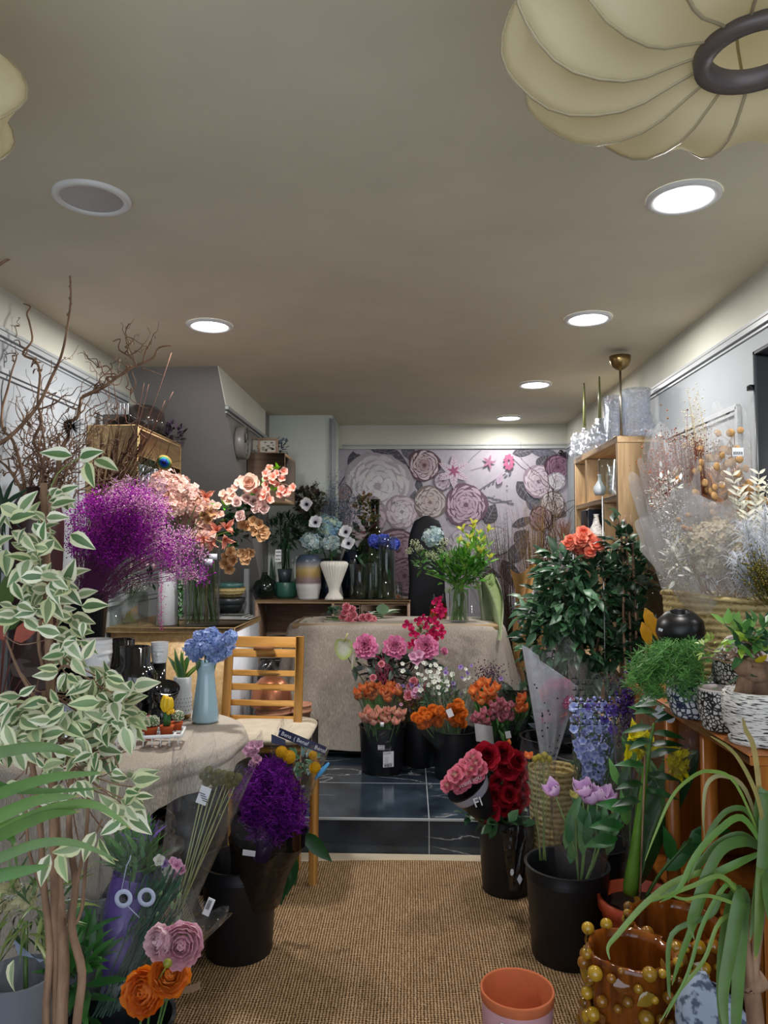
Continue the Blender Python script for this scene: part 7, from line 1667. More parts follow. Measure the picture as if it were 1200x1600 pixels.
# ================================================================ frosted dotted sleeve, delphiniums, iris sleeve
# dotted frosted wrap with a pink bouquet
base = P(862, 1260, 3.5); base.z = .32; top = P(852, 1060, 3.45)
t = T('wrapped_bouquet', 'large bouquet in frosted lilac white paper with small black dots', 'bouquet', base)
def fw(u, v):
    a = pi*1.02*u-.02; L0 = P(862-14*(1-v)-30*v, 1195-150*v, 3.45); 
    xl = 846*(1-v)+816*v; xr = 868*(1-v)+904*v; ytop = 1190*(1-v)+(1008+55*u+ (10 if u > .3 else 0))*v
    px = xl+(xr-xl)*u; return P(px, ytop, 3.45-.10*sin(pi*u)*(.3+v*.7)+.008*sin(u*22+v*3))
mb = MB(); mb.grid(fw, 40, 20, (1, 1, 1)); mb.grid(lambda u, v: fw(u, v)+V((0, .02+.22*sin(pi*u)*(.3+.7*v), 0)), 30, 14, (1, 1, 1)); mb.build('frosted_wrap', M['frost'], t)
mb = MB()
for i in range(26): u, v = U(.1, .9), U(.05, .75); q = fw(u, v); mb.disc(q+V((0, -.0015, 0)), .0042, H('20222a'), 10, frame((0, -1, .1)))
mb.build('printed_dots', M['print'], t, smooth=False)
for i in range(16): put('pink_bloom', F_peony[1] if i % 2 else F_pinkrose, P(U(845, 886), U(1066, 1122), 3.44+U(-.01, .03)), (U(-.4, .4), -1, .8), U(.5, .8), t)
mb = MB(); 
for i in range(20): mb.tube([base, P(U(838, 885), U(1070, 1120), 3.48)], .003, GRN[2], 4)
bush(mb, P(862, 1145, 3.5), (.07, .03, .08), 60, .07, .03, [H('33404a'), H('3c5040')], shell=.1); mb.build('stems', M['leaf'], t)
mb = MB(); a = P(858, 1022, 3.4)
sleeve(t, P(880, 1140, 3.45), P(878, 1020, 3.45), .06, .11, 'cello', 'clear_overwrap', rag=.15)
# delphinium sleeve
b2 = P(925, 1255, 3.0); b2.z = .30; t2p = P(940, 1050, 3.05)
t = T('delphinium_bunch', 'pale blue and violet delphiniums in a tall printed clear sleeve', 'bouquet', b2)
for i in range(190):
    k = R(); sx = random.choice([-1, -.5, 0, .5, 1]); px = 930+sx*(12+20*k)-6*(1-k)+U(-7, 7); py = 1225-130*k+U(-8, 8)
    put('floret', F_delph2 if (py < 1125 and px > 915 and R() < .5) or (px > 955 and R() < .4) else F_delph, P(px, py, 3.02+U(-.05, .05)), (U(-.8, .8), -1, U(-.2, .7)), U(.8, 1.15), t) if i < 100 else None
mb = MB()
for i in range(16): mb.tube([b2, P(900+U(0, 75), U(1090, 1140), 3.05)], .003, H('5f8a5a'), 4)
for i in range(260): mb.leaf(P(U(895, 970), U(1120, 1245), 3.06+U(-.03, .04)), (U(-.6, .6), -.3, 1), (0, -1, 0), .035, .010, jit(H('5f7f5a'), .2), n=2)
for i in range(500): k = R(); mb.octa(P(930+U(-1, 1)*(14+26*k), 1225-135*k, 3.04+U(-.05, .04)), U(.004, .009), jit(random.choice([H('aab6e8'), H('c6cff2'), H('8e9ade'), H('6f58b8') if k > .7 else H('b6c2ee')]), .1))
mb.build('stems', M['leaf'], t)
sv = sleeve(t, P(922, 1262, 3.0), P(942, 1046, 3.05), .05, .125, 'cello', rag=.05, n=10)
mb = MB()
for j in range(9):
    for i in range(7):
        if R() < .75: q = P(898+i*11+(j % 2)*4, 1060+j*9, 2.92); mb.box(q, (.010*U(.6, 1), .0003, .0022), H('20242c')); mb.box(q+V((.004, 0, .006)), (.0015, .0003, .005), H('20242c'))
mb.build('printed_letters', M['print'], t, smooth=False)
# purple statice right
mb = MB(); 
for i in range(800): q = P(random.gauss(985, 11), random.gauss(1110, 24), 3.0+U(-.06, .06)); mb.octa(q, U(.003, .007), jit(random.choice([H('3c1f6a'), H('5430a0'), H('2c1a44'), H('4a2a52')]), .2))
b_ = P(975, 1240, 3.05); 
for i in range(14): mb.tube([V((b_.x, b_.y, .25)), P(U(972, 998), U(1100, 1140), 3.0)], .0018, H('34402c'), 4)
mb.build('statice_bunch', M['dry'], label='deep violet statice between the delphiniums and the yellow irises', cat='flowers')
# ================================================================ RIGHT FOREGROUND
bG, pG, rG = bucket(887, 1470, 0, 124, .33, 'large black flower bucket at the right front with lilac tulips', d=2.76)
bH, pH, rH = bucket(792, 1380, 0, 86, .32, 'black flower bucket of red roses against the marble step', taper=.86, d=3.27)
bI, pI, rI = bucket(930, 1330, 0, 100, .30, 'black bucket behind the lilac tulips holding the delphiniums', d=3.04)
# jute cachepot between buckets
p = V((P(868, 1300, 3.25).x, 3.30, 0)); 
mb = MB(); rr = .105; hh = P(868, 1198, 3.30).z
mb.grid(lambda u, v: V((p.x+rr*(.85+.15*v)*cos(2*pi*u)*(1+.008*sin(v*90)), p.y+rr*(.85+.15*v)*sin(2*pi*u), hh*v)), 40, 26, (1, 1, 1), closeu=True)
mb.grid(lambda u, v: V((p.x+(rr-.012*v)*cos(2*pi*u), p.y+(rr-.012*v)*sin(2*pi*u), hh-.3*v)), 40, 4, (1, 1, 1), closeu=True)
mb.disc((p.x, p.y, hh-.3), rr-.012, (1, 1, 1), 30); mb.build('woven_basket', M['basket'], label='tall woven jute basket between the two right hand buckets', cat='basket')
# red roses
t = T('rose_bouquet', 'bouquet of deep red roses with dark wrap at the right of the step', 'roses', pH+V((0, 0, .03)))
for px, py, s, k in [(760, 1182, 1.15, 0), (785, 1178, 1.1, 1), (792, 1200, 1.15, 0), (806, 1190, 1.0, 1), (778, 1222, .8, 1), (800, 1225, .9, 1), (770, 1244, .95, 0), (795, 1242, .85, 1), (812, 1235, .85, 0), (785, 1262, .9, 1), (806, 1255, .85, 0), (762, 1268, 1.05, 0), (810, 1210, .9, 1), (790, 1252, .7, 1), (780, 1196, .8, 1), (816, 1250, .7, 1), (772, 1190, .7, 0)]:
    put('rose', F_red[k], P(px, py, 3.12+U(-.03, .03)), (U(-.3, .3), -1, .55), s*1.12, t)
mb = MB(); stems(mb, pH+V((0, 0, .03)), [P(U(760, 812), U(1190, 1265), 3.17) for _ in range(16)], .003, H('2c4a2c'), .03); bush(mb, P(782, 1238, 3.19), (.10, .03, .13), 90, .055, .035, [H('24422a'), H('35573a')], shell=.2); bush(mb, P(782, 1285, 3.08), (.09, .05, .02), 30, .06, .04, [H('2c4f30'), H('44683f')], shell=.3, droop=.4); mb.build('foliage', M['leaf'], t)
sleeve(t, P(822, 1330, 3.08), P(832, 1190, 3.1), .02, .055, 'cello', rag=.2)
def dw(u, v): px = (783+50*u)*(1-v)+(796+22*u)*v; py = 1292+100*v+(6-14*u)*(1-v); return P(px, py, 3.10-.05*sin(pi*u)-.03*v+.006*sin(u*19+v*7))
mb = MB(); mb.grid(dw, 24, 14, (1, 1, 1)); w_ = mb.build('dark_wrap', M['darkwrap'], t)
mb = MB(); q = P(800, 1363, 3.00); mb.lathe([(.001, 0), (.011, 0), (.011, .0004), (.001, .0006)], q, H('d6d8de'), 20, frame((0, -1, .1), 0) @ Matrix.Diagonal((.65, 1.1, 1)) if False else Matrix((V((.62, 0, .1)), V((0, 0, 1.2)), V((0, -1, 0)))).transposed()); q = P(812, 1374, 3.0)
mb.add([q+V((0, 0, .021)), q+V((.011, 0, 0)), q+V((0, 0, -.021)), q+V((-.011, 0, 0))], [(0, 1, 2, 3)], H('cfd2da')); mb.build('stickers', M['print'], t, smooth=False)
# pink bicolour roses in black wrap
t = T('rose_bouquet', 'tilted bunch of pink and cream roses in black and grey wrap', 'roses', P(775, 1290, 3.1))
for px, py in [(706, 1222), (713, 1212), (720, 1205), (728, 1198), (736, 1190), (714, 1226), (722, 1217), (730, 1210), (738, 1203), (745, 1193), (728, 1224), (737, 1216), (746, 1208), (752, 1202), (700, 1228), (720, 1230), (741, 1185), (748, 1214)]: put('rose', F_bicol, P(px, py, 3.03+U(-.02, .03)), (-.5, -1, .7), U(1.0, 1.2), t)
ax0, ax1 = P(772, 1292, 3.12), P(722, 1212, 3.04)
def wr(u, v, o=0):
    a = 2*pi*u; ax = (ax1-ax0); x = ax.orthogonal().normalized(); y = ax.normalized().cross(x); r = .022+.075*v+o; return ax0+ax*v*.86+x*cos(a)*r+y*sin(a)*r*.8
mb = MB(); mb.grid(lambda u, v: wr(u, v), 30, 10, H('17171b'), closeu=True); mb.build('black_wrap', M['satin'], t)
mb = MB(); mb.grid(lambda u, v: wr(u, .80+.17*v, .002), 30, 3, H('9a9aa8'), closeu=True); mb.build('grey_band', M['satin'], t)
mt = M4of(P(735, 1222, 2.93), (1, 0, .45), (-.4, 0, 1)); mt2 = M4of(P(747, 1254, 2.94), (1, 0, .35), (-.4, 0, 1))
lettering([('I LOVE YOU', .017, H('c9cad2'), mt)], t, 'band_lettering'); lettering([('FI', .05, H('d6d6d6'), mt2)], t)
mb = MB(); bush(mb, P(738, 1275, 3.1), (.06, .02, .03), 12, .05, .03, [H('2c4f34')], shell=.2); mb.build('leaves', M['leaf'], t)
# craspedia sleeve in the big right bucket
t = T('craspedia_bunch', 'narrow clear sleeve of yellow drumstick flowers with one orange bud', 'bouquet', pG+V((-.08, .05, .04)))
for px, py in [(842, 1183), (851, 1180), (858, 1186), (836, 1186), (848, 1188)]: put('flower_ball', F_crasp, P(px, py, 2.86), (0, 0, 1), 1.0, t)
put('orange_bud', F_tul_or, P(826, 1184, 2.84), (0, -.5, 1), .7, t)
mb = MB(); stems(mb, P(848, 1345, 2.86), [P(px, py, 2.86) for px, py in [(842, 1185), (851, 1182), (858, 1188), (836, 1188), (848, 1190), (826, 1190)]], .002, H('8a9a5a'), .012); mb.build('stems', M['leaf'], t)
sleeve(t, P(851, 1340, 2.86), P(843, 1178, 2.86), .012, .058, 'cello', rag=.15, n=12)
# lilac tulips
t = T('tulip_bunch', 'five lilac tulips and two green buds in clear wrap in the big right bucket', 'tulips', pG+V((.02, -.02, .04)))
hd = [(866, 1232, -.5), (910, 1232, -.05), (922, 1245, 0), (935, 1240, .1), (945, 1244, .25)]; bs = P(905, 1400, 2.72)
for px, py, lx in hd: q = P(px, py+8, 2.64); put('tulip_head', F_tul_lil, q, (lx, -.3, 1), 1.02 if px > 870 else .95, t)
put('yellow_bud', F_tul_yel, P(898, 1246, 2.64), (0, -.2, 1), .9, t); put('yellow_bud', F_tul_yel, P(956, 1268, 2.64), (.8, -.3, .6), .85, t)
mb = MB()
for px, py in [(868, 1245), (910, 1240), (920, 1252), (933, 1248), (943, 1252), (898, 1252), (957, 1272)]: e = P(px, py, 2.64); mb.tube(smooth([bs, bs.lerp(e, .5)+V((U(-.02, .02), -.02, 0)), e], 4), .0028, H('86a860'), 6)
for i in range(22): q = P(U(880, 950), U(1290, 1350), 2.66+U(-.05, .05)); mb.leaf(q, (U(-.6, .8), -.2, 1), (0, -1, 0), U(.1, .16), .035, jit(random.choice([H('4a7a4a'), H('5f8f5a'), H('3c6a44')]), .1), bend=.3)
mb.build('stems', M['leaf'], t)
sleeve(t, P(905, 1380, 2.72), P(915, 1240, 2.66), .07, .12, 'cellohaze' if False else 'cello', rag=.12, n=10)
# big leaf plant: iris sleeve + ZZ plant in terracotta plastic pot
p = V((P(1003, 1440, 2.62).x, 2.62, 0)); r = S(62, 2.62)
zr = P(1003, 1402, 2.62).z
t = T('zz_plant', 'glossy plant with a thick green stem and giant leaf in a red plastic pot', 'potted plant', p)
mb = MB(); mb.lathe([(.001, 0), (r*.72, 0), (r*.95, zr*.82), (r*.98, zr*.84), (r*1.03, zr*.86), (r*1.05, zr), (r*.97, zr), (r*.9, zr*.8), (.001, zr*.8)], p, H('a8452a'), 40); mb.build('pot', M['plastic'], t)
mb = MB(); mb.disc(p+V((0, 0, zr*.87)), r*.92, H('2c2018'), 26); mb.build('soil', M['rough'], t, smooth=False)
mb = MB(); b_ = P(985, 1395, 2.55); 
mb.tube(smooth([b_, P(992, 1330, 2.54), P(1003, 1250, 2.53), P(1012, 1180, 2.52), P(1022, 1130, 2.52)], 4), [.024, .026, .024, .021, .018, .016, .014, .013, .012, .011, .010, .009, .008, .007, .006, .005, .004], H('5d8a2c'), 10); mb.build('thick_stem', M['leaf'], t)
mb = MB(); ax = [P(1003, 1250, 2.53), P(1012, 1180, 2.52), P(1022, 1130, 2.52), P(1032, 1100, 2.52)]
for i in range(17):
    f = i/16*2.99; q = ax[int(f)].lerp(ax[min(3, int(f)+1)], f-int(f)); s = 1 if i % 2 else -1
    mb.leaf(q, (s*1.0+U(-.2, .3), -.25+U(-.4, .2), U(-.1, .8)), (0, -.5, 1), .115-.02*i/21, .036, jit(random.choice([H('24532a'), H('2f6a34'), H('1c4422')]), .1), bend=.3, n=5)
for px, py, dx, dz in [(975, 1290, -1, .1), (965, 1310, -1, -.1), (985, 1265, -1, .3), (1060, 1330, 1, .4), (1075, 1315, .9, .6), (1040, 1360, .8, .8), (1050, 1345, -.2, 1), (1085, 1300, 1, .2)]: mb.leaf(P(px, py, 2.6), (dx, -.2, dz), (0, -.7, .7), .12, .05, jit(H('2c6a2f'), .1))
mb.tube(smooth([P(1010, 1400, 2.6), P(1035, 1360, 2.6), P(1080, 1310, 2.6)], 4), .006, H('4f7a34')); mb.build('leaflets', M['leaf'], t)
mb = MB()
def gl(u, v):
    c_ = [(1000, 1385), (1020, 1310), (1050, 1240), (1078, 1190), (1092, 1172)]; f = v*3.999; i = int(f); a, b = c_[i], c_[i+1]; x = a[0]+(b[0]-a[0])*(f-i); y = a[1]+(b[1]-a[1])*(f-i)
    w_ = 46*sin(pi*v**.9)**.8; return P(x+(u-.62)*w_*.9, y+(u-.5)*w_*.75, 2.6+.05*abs(u-.5)+.04*sin(v*3))
mb.grid(gl, 10, 24, lambda u, v: H('1f4a22') if abs(u-.5) > .06 else H('4a7a3c')); mb.build('giant_leaf', M['leaf'], t)
mb = MB(); mb.tube([P(1000, 1405, 2.5), P(1008, 1180, 2.5)], .003, H('8a6a54')); mb.build('cane_stake', M['bark'], t)
t = T('iris_bouquet', 'yellow flowers with green leaves in a wide clear cellophane cone', 'bouquet', P(990, 1330, 2.68))
for px, py in [(985, 1150), (988, 1160), (983, 1165), (1003, 1160), (1000, 1168), (992, 1172), (1050, 1178), (1056, 1184), (1046, 1190), (1062, 1180), (1052, 1200), (1046, 1207), (1018, 1165)]: put('flower', F_irisy, P(px, py, 2.6), (U(-.6, .6), -1, U(-.3, .6)), 1.15, t)
mb = MB()
for i in range(30): q = P(U(965, 1060), U(1180, 1320), 2.66+U(-.03, .05)); mb.leaf(q, (U(-.7, .7), -.2, 1), (0, -1, 0), U(.08, .15), .03, jit(random.choice([H('3f7a3c'), H('5f9448'), H('2c5a34')]), .1), bend=.3)
stems(mb, P(990, 1330, 2.68), [P(px, py, 2.64) for px, py in [(985, 1165), (1003, 1170), (1050, 1190), (1046, 1205), (1018, 1170)]], .0028, H('4f7a3c'), .02); mb.build('leaves', M['leaf'], t)
sleeve(t, P(990, 1330, 2.68), P(1028, 1130, 2.62), .035, .145, 'cello', rag=.16, n=12)
mb = MB(); q = P(1031, 1114, 2.52); mb.box(q, (.019, .0008, .019), H('cdd2d6'), Matrix.Rotation(.6, 3, 'Y')); q = P(1047, 1122, 2.52); mb.lathe([(.001, 0), (.016, 0), (.016, .0005), (.001, .0006)], q, H('cdd2d6'), 20, frame((0, -1, 0))); mb.build('stickers', M['print'], t, smooth=False)
# amber glazed berry pots
def berrypot(lab, px, py, d, rpx, H_, seed):
    random.seed(seed); c = P(px, py, d); p = V((c.x, c.y, 0)); r = S(rpx, d); h = c.z
    t = T('berry_pot', lab, 'plant pot', p)
    wob = lambda a, z: 1+.03*sin(5*a+z*8)+.015*sin(11*a)
    mb = MB(); mb.lathe([(.001, 0), (r*.82, 0), (r*.9, h*.3), (r*1.02, h*.7), (r*1.05, h*.96), (r*1.08, h), (r*1.0, h*1.005), (r*.93, h*.95), (r*.9, h*.4), (.001, h*.3)], p, (1, 1, 1), 60, wob=lambda a, z: wob(a, z)*(1+.015*sin(24*a))); mb.build('pot_body', M['amberglaze'], t)
    n = 0
    for i in range(90):
        a = i*2.39996; z = h*(1.0-.72*(i/90)**1.3); z += U(-.015, .015)
        rr = r*(1.0+.05*(z/h))*wob(a, z); b = U(.008, .020)*(1 if z > h*.4 else .8); o = rr+b*.6
        mb = MB(); mb.ball(p+V((o*cos(a), o*sin(a), z)), b, random.choice([H('96701a'), H('b08a24'), H('7a5212'), H('8a5a18')]), 12, 8, (1, 1, .95)); mb.build('berry', M['gloss'], t)
    for i in range(60):
        a = U(0, 6.28); z = h*U(.3, 1.0); rr = r*1.14; mb = MB(); mb.leaf(p+V((rr*cos(a), rr*sin(a), z)), (cos(a)*.2-sin(a)*U(-1, 1), sin(a)*.2+cos(a)*U(-1, 1), U(-1, .5)), (cos(a), sin(a), .2), .05, .036, random.choice([H('7a5218'), H('8f7426'), H('6a3c12')]), fold=-.3, n=5); mb.build('glazed_leaf', M['gloss'], t)
    return t
berrypot('brown glazed pot covered in berries and leaves, nearest the camera', 985, 1482, 2.02, 60, 0, 5)
berrypot('second brown glazed berry pot behind the nearest one', 1055, 1437, 2.2, 64, 0, 9)
random.seed(77)
# terracotta pot front centre
p = V((P(808, 1548, 2.09).x, 2.09, 0)); r = S(55.5, 2.09); h = P(808, 1543, 2.09).z
t = T('flower_pot', 'empty terracotta pot with dusty pink outside standing on the rug', 'plant pot', p)
mb = MB(); mb.lathe([(.001, .012), (r*.86, .012), (r*.97, h-.028)], p, H('c79aa2'), 56); mb.build('painted_body', M['clay'], t)
mb = MB(); mb.lathe([(r*.97, h-.028), (r*.985, h-.026), (r, h-.003), (r*.985, h), (r*.95, h), (r*.93, h-.004), (r*.80, .022), (.001, .02)], p, H('c06a44'), 56); mb.build('clay_rim', M['clay'], t)
c, n = onbucket(p, r*.96, -118, h-.05, .003); sticker(t, c, .018, .014, n, lines=2)
# grey speckled cushion-like wrap and yellow stone at bottom right
mb = MB(); mb.grid(lambda u, v: (lambda a, e: V((P(1125, 1585, 1.72).x+.085*abs(cos(a))**.5*(1 if cos(a) > 0 else -1)*sin(pi*(.08+.84*v)), 1.74+.05*abs(sin(a))**.6*(1 if sin(a) > 0 else -1)*sin(pi*(.08+.84*v)), P(1125, 1545, 1.72).z-.115+.11*(-cos(pi*v))-.03*cos(a)*1)))(2*pi*u, .4), 40, 16, (1, 1, 1), closeu=True)
mb.build('felt_pouch', M['speckle'], label='blue grey speckled felt pouch at the bottom right under the arching leaves', cat='pouch')
zf = P(1125, 1545, 1.72).z-.235
mb = MB(); mb.box((P(1128, 1600, 1.74).x, 1.75, zf/2), (.12, .07, zf/2-.002), H('3a2c22'), bev=.004); mb.build('wooden_crate', M['matte'], label='dark crate under the felt pouch at the bottom right', cat='crate')
q = P(1075, 1595, 1.84); mb = MB(); mb.ball(q, .026, H('b58a34'), 14, 9, (1, .8, .9)); mb.lathe([(.001, 0), (.03, 0), (.026, q.z-.02), (.001, q.z-.02)], (q.x, q.y, 0), H('8a6a3a'), 16); mb.build('yellow_knob', M['matte'], label='ochre yellow round knob beside the felt pouch', cat='ornament')
# dracaena at the right edge
dR = 1.5; p = V((P(1190, 1600, dR).x+.01, dR, 0))
t = T('dracaena', 'arching strap leaved dracaena with pale twisted trunks at the right edge', 'potted plant', p)
mb = MB(); mb.lathe([(.001, 0), (.09, 0), (.12, .3), (.125, .31), (.115, .31), (.001, .27)], p, H('2c2a28'), 30); mb.build('pot', M['plastic'], t)
mb = MB(); mb.tube(smooth([p+V((0, 0, .25)), P(1178, 1570, dR), P(1172, 1545, dR), P(1196, 1530, dR)], 4), .016, H('9a8270'), 9); mb.tube(smooth([P(1176, 1550, dR), P(1168, 1500, dR), P(1164, 1440, dR)], 4), [.012]+[.010]*4+[.008]*4, H('a08a78'), 8); mb.tube(smooth([P(1178, 1545, dR), P(1180, 1500, dR), P(1186, 1450, dR), P(1196, 1380, dR)], 4), .009, H('a08a78'), 8)
mb.build('trunk', M['bark'], t)
mb = MB()
def strap(pts, d, w, c, dz=0):
    ps = smooth([P(x, y, d+dz*i/(len(pts)-1)) for i, (x, y) in enumerate(pts)], 5); n = len(ps); vs = []; cs = []
    for i in range(n):
        f = i/(n-1); dd = (ps[min(i+1, n-1)]-ps[max(i-1, 0)]).normalized(); side = dd.cross(V((0, -1, .25))).normalized(); ww = w*.5*(.35+.65*min(1, f*5))*(1-f**4)+.0004
        for u in (-1, 0, 1): vs.append(ps[i]+side*u*ww+V((0, -.25*ww if u == 0 else 0, 0))); cs.append(tuple(q*.62 for q in jit(mixc(c, H('8fae4a'), .25*f), .05)) if f < .97 else H('a88a4a'))
    mb.add(vs, [(i*3+k, i*3+k+1, (i+1)*3+k+1, (i+1)*3+k) for i in range(n-1) for k in (0, 1)], cs)
g1, g2, g3 = H('587f3a'), H('6a9a3c'), H('87a84a'); C0 = (1196, 1330); C1 = (1168, 1420)
for pts, w_, c_ in [([C0, (1150, 1225), (1110, 1205), (1080, 1215), (1050, 1245), (1025, 1300), (1008, 1345)], .006, g3), ([C0, (1165, 1235), (1130, 1212), (1105, 1225), (1099, 1270), (1101, 1310)], .008, H('b0a878')),
    ([C0, (1170, 1270), (1140, 1265), (1115, 1290), (1095, 1330), (1075, 1380)], .010, g1), ([C0, (1160, 1278), (1120, 1300), (1085, 1340), (1060, 1390), (1030, 1410)], .012, g2), ([C0, (1160, 1305), (1120, 1320), (1080, 1365), (1035, 1400), (1010, 1410)], .014, g1),
    ([C0, (1165, 1315), (1130, 1325), (1105, 1365), (1085, 1420), (1078, 1445), (1085, 1468)], .020, g1), ([C0, (1150, 1350), (1110, 1375), (1085, 1440), (1062, 1500), (1050, 1540)], .015, g2), ([C1, (1120, 1365), (1060, 1375), (1010, 1410), (965, 1460), (950, 1480), (953, 1500)], .011, g3),
    ([C1, (1130, 1370), (1080, 1385), (1040, 1400), (1015, 1405)], .008, g3), ([C1, (1140, 1380), (1100, 1440), (1075, 1520), (1040, 1590)], .008, g2), ([C1, (1150, 1390), (1130, 1470), (1125, 1560), (1130, 1620)], .018, g1),
    ([C1, (1158, 1400), (1142, 1480), (1130, 1560), (1140, 1640)], .026, g1), ([C1, (1162, 1410), (1155, 1500), (1150, 1600), (1148, 1660)], .026, H('648e4a')), ([C0, (1188, 1270), (1196, 1240), (1192, 1340), (1180, 1420), (1172, 1470)], .024, g1), ([C0, (1190, 1360), (1186, 1440), (1180, 1500)], .02, H('6a8a34')),
    ([C1, (1130, 1400), (1110, 1430), (1050, 1460), (1045, 1540), (1048, 1560)], .010, g1), ([C0, (1180, 1180), (1165, 1140), (1160, 1120)], .010, H('c9b070')), ([C0, (1185, 1250), (1150, 1180), (1110, 1150)], .008, H('b0a060')), ([C1, (1125, 1440), (1100, 1500), (1060, 1550), (1030, 1600)], .007, g3), ([C1, (1110, 1400), (1070, 1405), (1040, 1395)], .006, g3), ([C0, (1200, 1400), (1215, 1480)], .02, g1)]:
    strap(pts, dR+U(-.03, .03), w_*1.0, c_, U(-.12, .0))
mb.build('strap_leaves', M['leaf'], t)

# ================================================================ LEFT FOREGROUND
bJ, pJ, rJ = bucket(374, 1470, 0, 116, .33, 'large black bucket of purple dyed foliage on the left of the rug', d=2.75)
# purple bush
t = T('dyed_foliage', 'dense bright purple dyed feathery foliage in black wrap', 'bouquet', pJ+V((0, 0, .05)))
mb = MB(); cpu = [H('6a1a86'), H('7c2498'), H('541070'), H('8e2fa6')]
for i in range(1700):
    a = U(0, 6.28); u = R()**.5; px = 424+52*u*cos(a)+5*sin(a*3); py = 1256+66*u*sin(a); 
    if py < 1215: px = 424+(px-424)*(.55+.45*(py-1185)/30 if py > 1185 else .5)
    dd = 2.62+.12*(1-sqrt(max(0, 1-u*u)))+U(-.02, .08); q = P(px, py, dd); up = V((U(-.8, .8), U(-.9, .1), U(-.2, 1.1))).normalized()*U(.02, .04); c_ = jit(random.choice(cpu), .2); mb.tube([q, q+up], .0013, c_, 3, False)
    for k in range(6): b_ = q+up*U(.2, 1); mb.tube([b_, b_+V((U(-1, 1), U(-1, .6), U(-.6, 1)))*.010], .0009, c_, 3, False)
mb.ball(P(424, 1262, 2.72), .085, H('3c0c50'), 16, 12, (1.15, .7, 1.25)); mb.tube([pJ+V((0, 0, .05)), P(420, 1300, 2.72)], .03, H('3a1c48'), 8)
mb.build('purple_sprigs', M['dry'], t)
sleeve(t, P(398, 1395, 2.74), P(418, 1300, 2.68), .10, .135, 'darkwrap', 'dark_wrap', rag=.07, bulge=-.1)
sleeve(t, P(400, 1390, 2.74), P(390, 1255, 2.74), .10, .13, 'cello', 'clear_wrap', rag=.14)
mb = MB(); mb.box(P(389, 1333, 2.50), (.021, .0008, .009), H('c9c9cf'), Matrix.Rotation(.12, 3, 'Y')); mb.build('price_sticker', M['print'], t, smooth=False)
for i in range(14): put('pink_floret', F_pink4, P(U(385, 405), U(1165, 1195), 2.75), (0, -1, .8), 1.2, t)
mb = MB()
for px, py, dx, dz in [(450, 1320, .2, -1), (455, 1335, -.1, -1), (475, 1300, .8, -.8), (440, 1350, 0, -1)]: mb.leaf(P(px, py, 2.85), (dx, -.1, dz), (0, -1, 0), .15, .06, H('1f4a24'), bend=.1)
mb.tube([P(450, 1325, 2.85), pJ+V((.05, .06, .3))], .004, H('2a4a24')); mb.build('drooping_leaves', M['leaf'], t)
# pompom bouquet with navy ribbon
t = T('pompon_bouquet', 'yellow pompon flowers in clear wrap with a navy printed ribbon, beside the purple foliage', 'bouquet', P(455, 1290, 2.86))
for px, py, s in [(440, 1175, .95), (452, 1183, 1.05), (492, 1200, .95), (489, 1180, .7)]: put('pompon', F_yelpom, P(px, py, 2.72), (0, -1, .5), s*.85, t)
mb = MB(); bush(mb, P(476, 1187, 2.76), (.05, .03, .04), 34, .045, .022, [H('3f6a4a'), H('547a5a'), H('6a8a8a')], shell=.1); stems(mb, P(455, 1290, 2.86), [P(448, 1185, 2.74), P(490, 1200, 2.74), P(476, 1187, 2.76)], .003, H('4f6a4a')); mb.build('foliage', M['leaf'], t)
def rb(u, v): x = 437+73*u; y = 1137+30*u+6*sin(u*pi)*0+13*v; return P(x-3*v, y, 2.72-.015*sin(pi*u))
mb = MB(); mb.grid(rb, 14, 2, H('1b1f45')); mb.grid(lambda u, v: P(424+22*u, 1147+9*u+14*v*(1-.3*u), 2.74), 6, 2, H('2c3358')); mb.build('navy_ribbon', M['satin'], t)
xdir = (rb(1, .5)-rb(0, .5)).normalized(); lets = [('( Benaf', .020, H('e6e6ee'), M4of(rb(f, .5)+V((0, -.004, 0)), xdir, (xdir.z*-1, 0, xdir.x))) for f in (.15, .48, .86)]; lettering(lets, t)
sleeve(t, P(458, 1275, 2.86), P(470, 1158, 2.76), .03, .105, 'cello', rag=.12)
mb = MB(); q0, q1 = P(492, 1218, 2.7), P(514, 1192, 2.7); mb.tube([q0, q0.lerp(q1, .3), q0.lerp(q1, .65), q1], [.002, .008, .009, .004], H('4a9ad0'), 8); mb.build('blue_tip', M['satin'], t)
# bottom-left bucket and bouquets
dK = 1.92; bK, pK, rK = bucket(185, 1640, 0, 165, .27, 'black flower bucket at the bottom left holding ranunculus and wrapped bunches', d=dK)
# scabiosa sleeve
ba = P(262, 1470, 2.15); bt = P(350, 1225, 2.3)
t = T('scabiosa_bunch', 'dried brown scabiosa pods on long pale stems in a big clear sleeve', 'bouquet', ba)
for px, py in [(318, 1212), (326, 1204), (333, 1214), (340, 1208), (323, 1222), (336, 1222), (352, 1218), (360, 1212), (367, 1222), (358, 1226), (350, 1210), (345, 1220), (372, 1215)]: put('seed_head', F_scab, P(px, py, 2.27), (0, -.6, 1), .72, t)
mb = MB(); stems(mb, ba, [P(px, 1225, 2.28) for px in (318, 325, 332, 340, 350, 356, 362, 368)], .0022, H('a9b078'), .02, .01); mb.build('stems', M['leaf'], t)
sleeve(t, P(262, 1460, 2.15), P(340, 1172, 2.3), .03, .125, 'cello', rag=.12, n=14)
mb = MB(); mb.box(P(318, 1243, 2.13), (.015, .0008, .025), H('dfe1e6'), Matrix.Rotation(.35, 3, 'Y')); 
for k in range(4): mb.box(P(316+k*1.6, 1240+k*4, 2.128), (.009, .0004, .001), H('3c3c48'), Matrix.Rotation(.35, 3, 'Y'))
mb.build('price_sticker', M['print'], t, smooth=False)
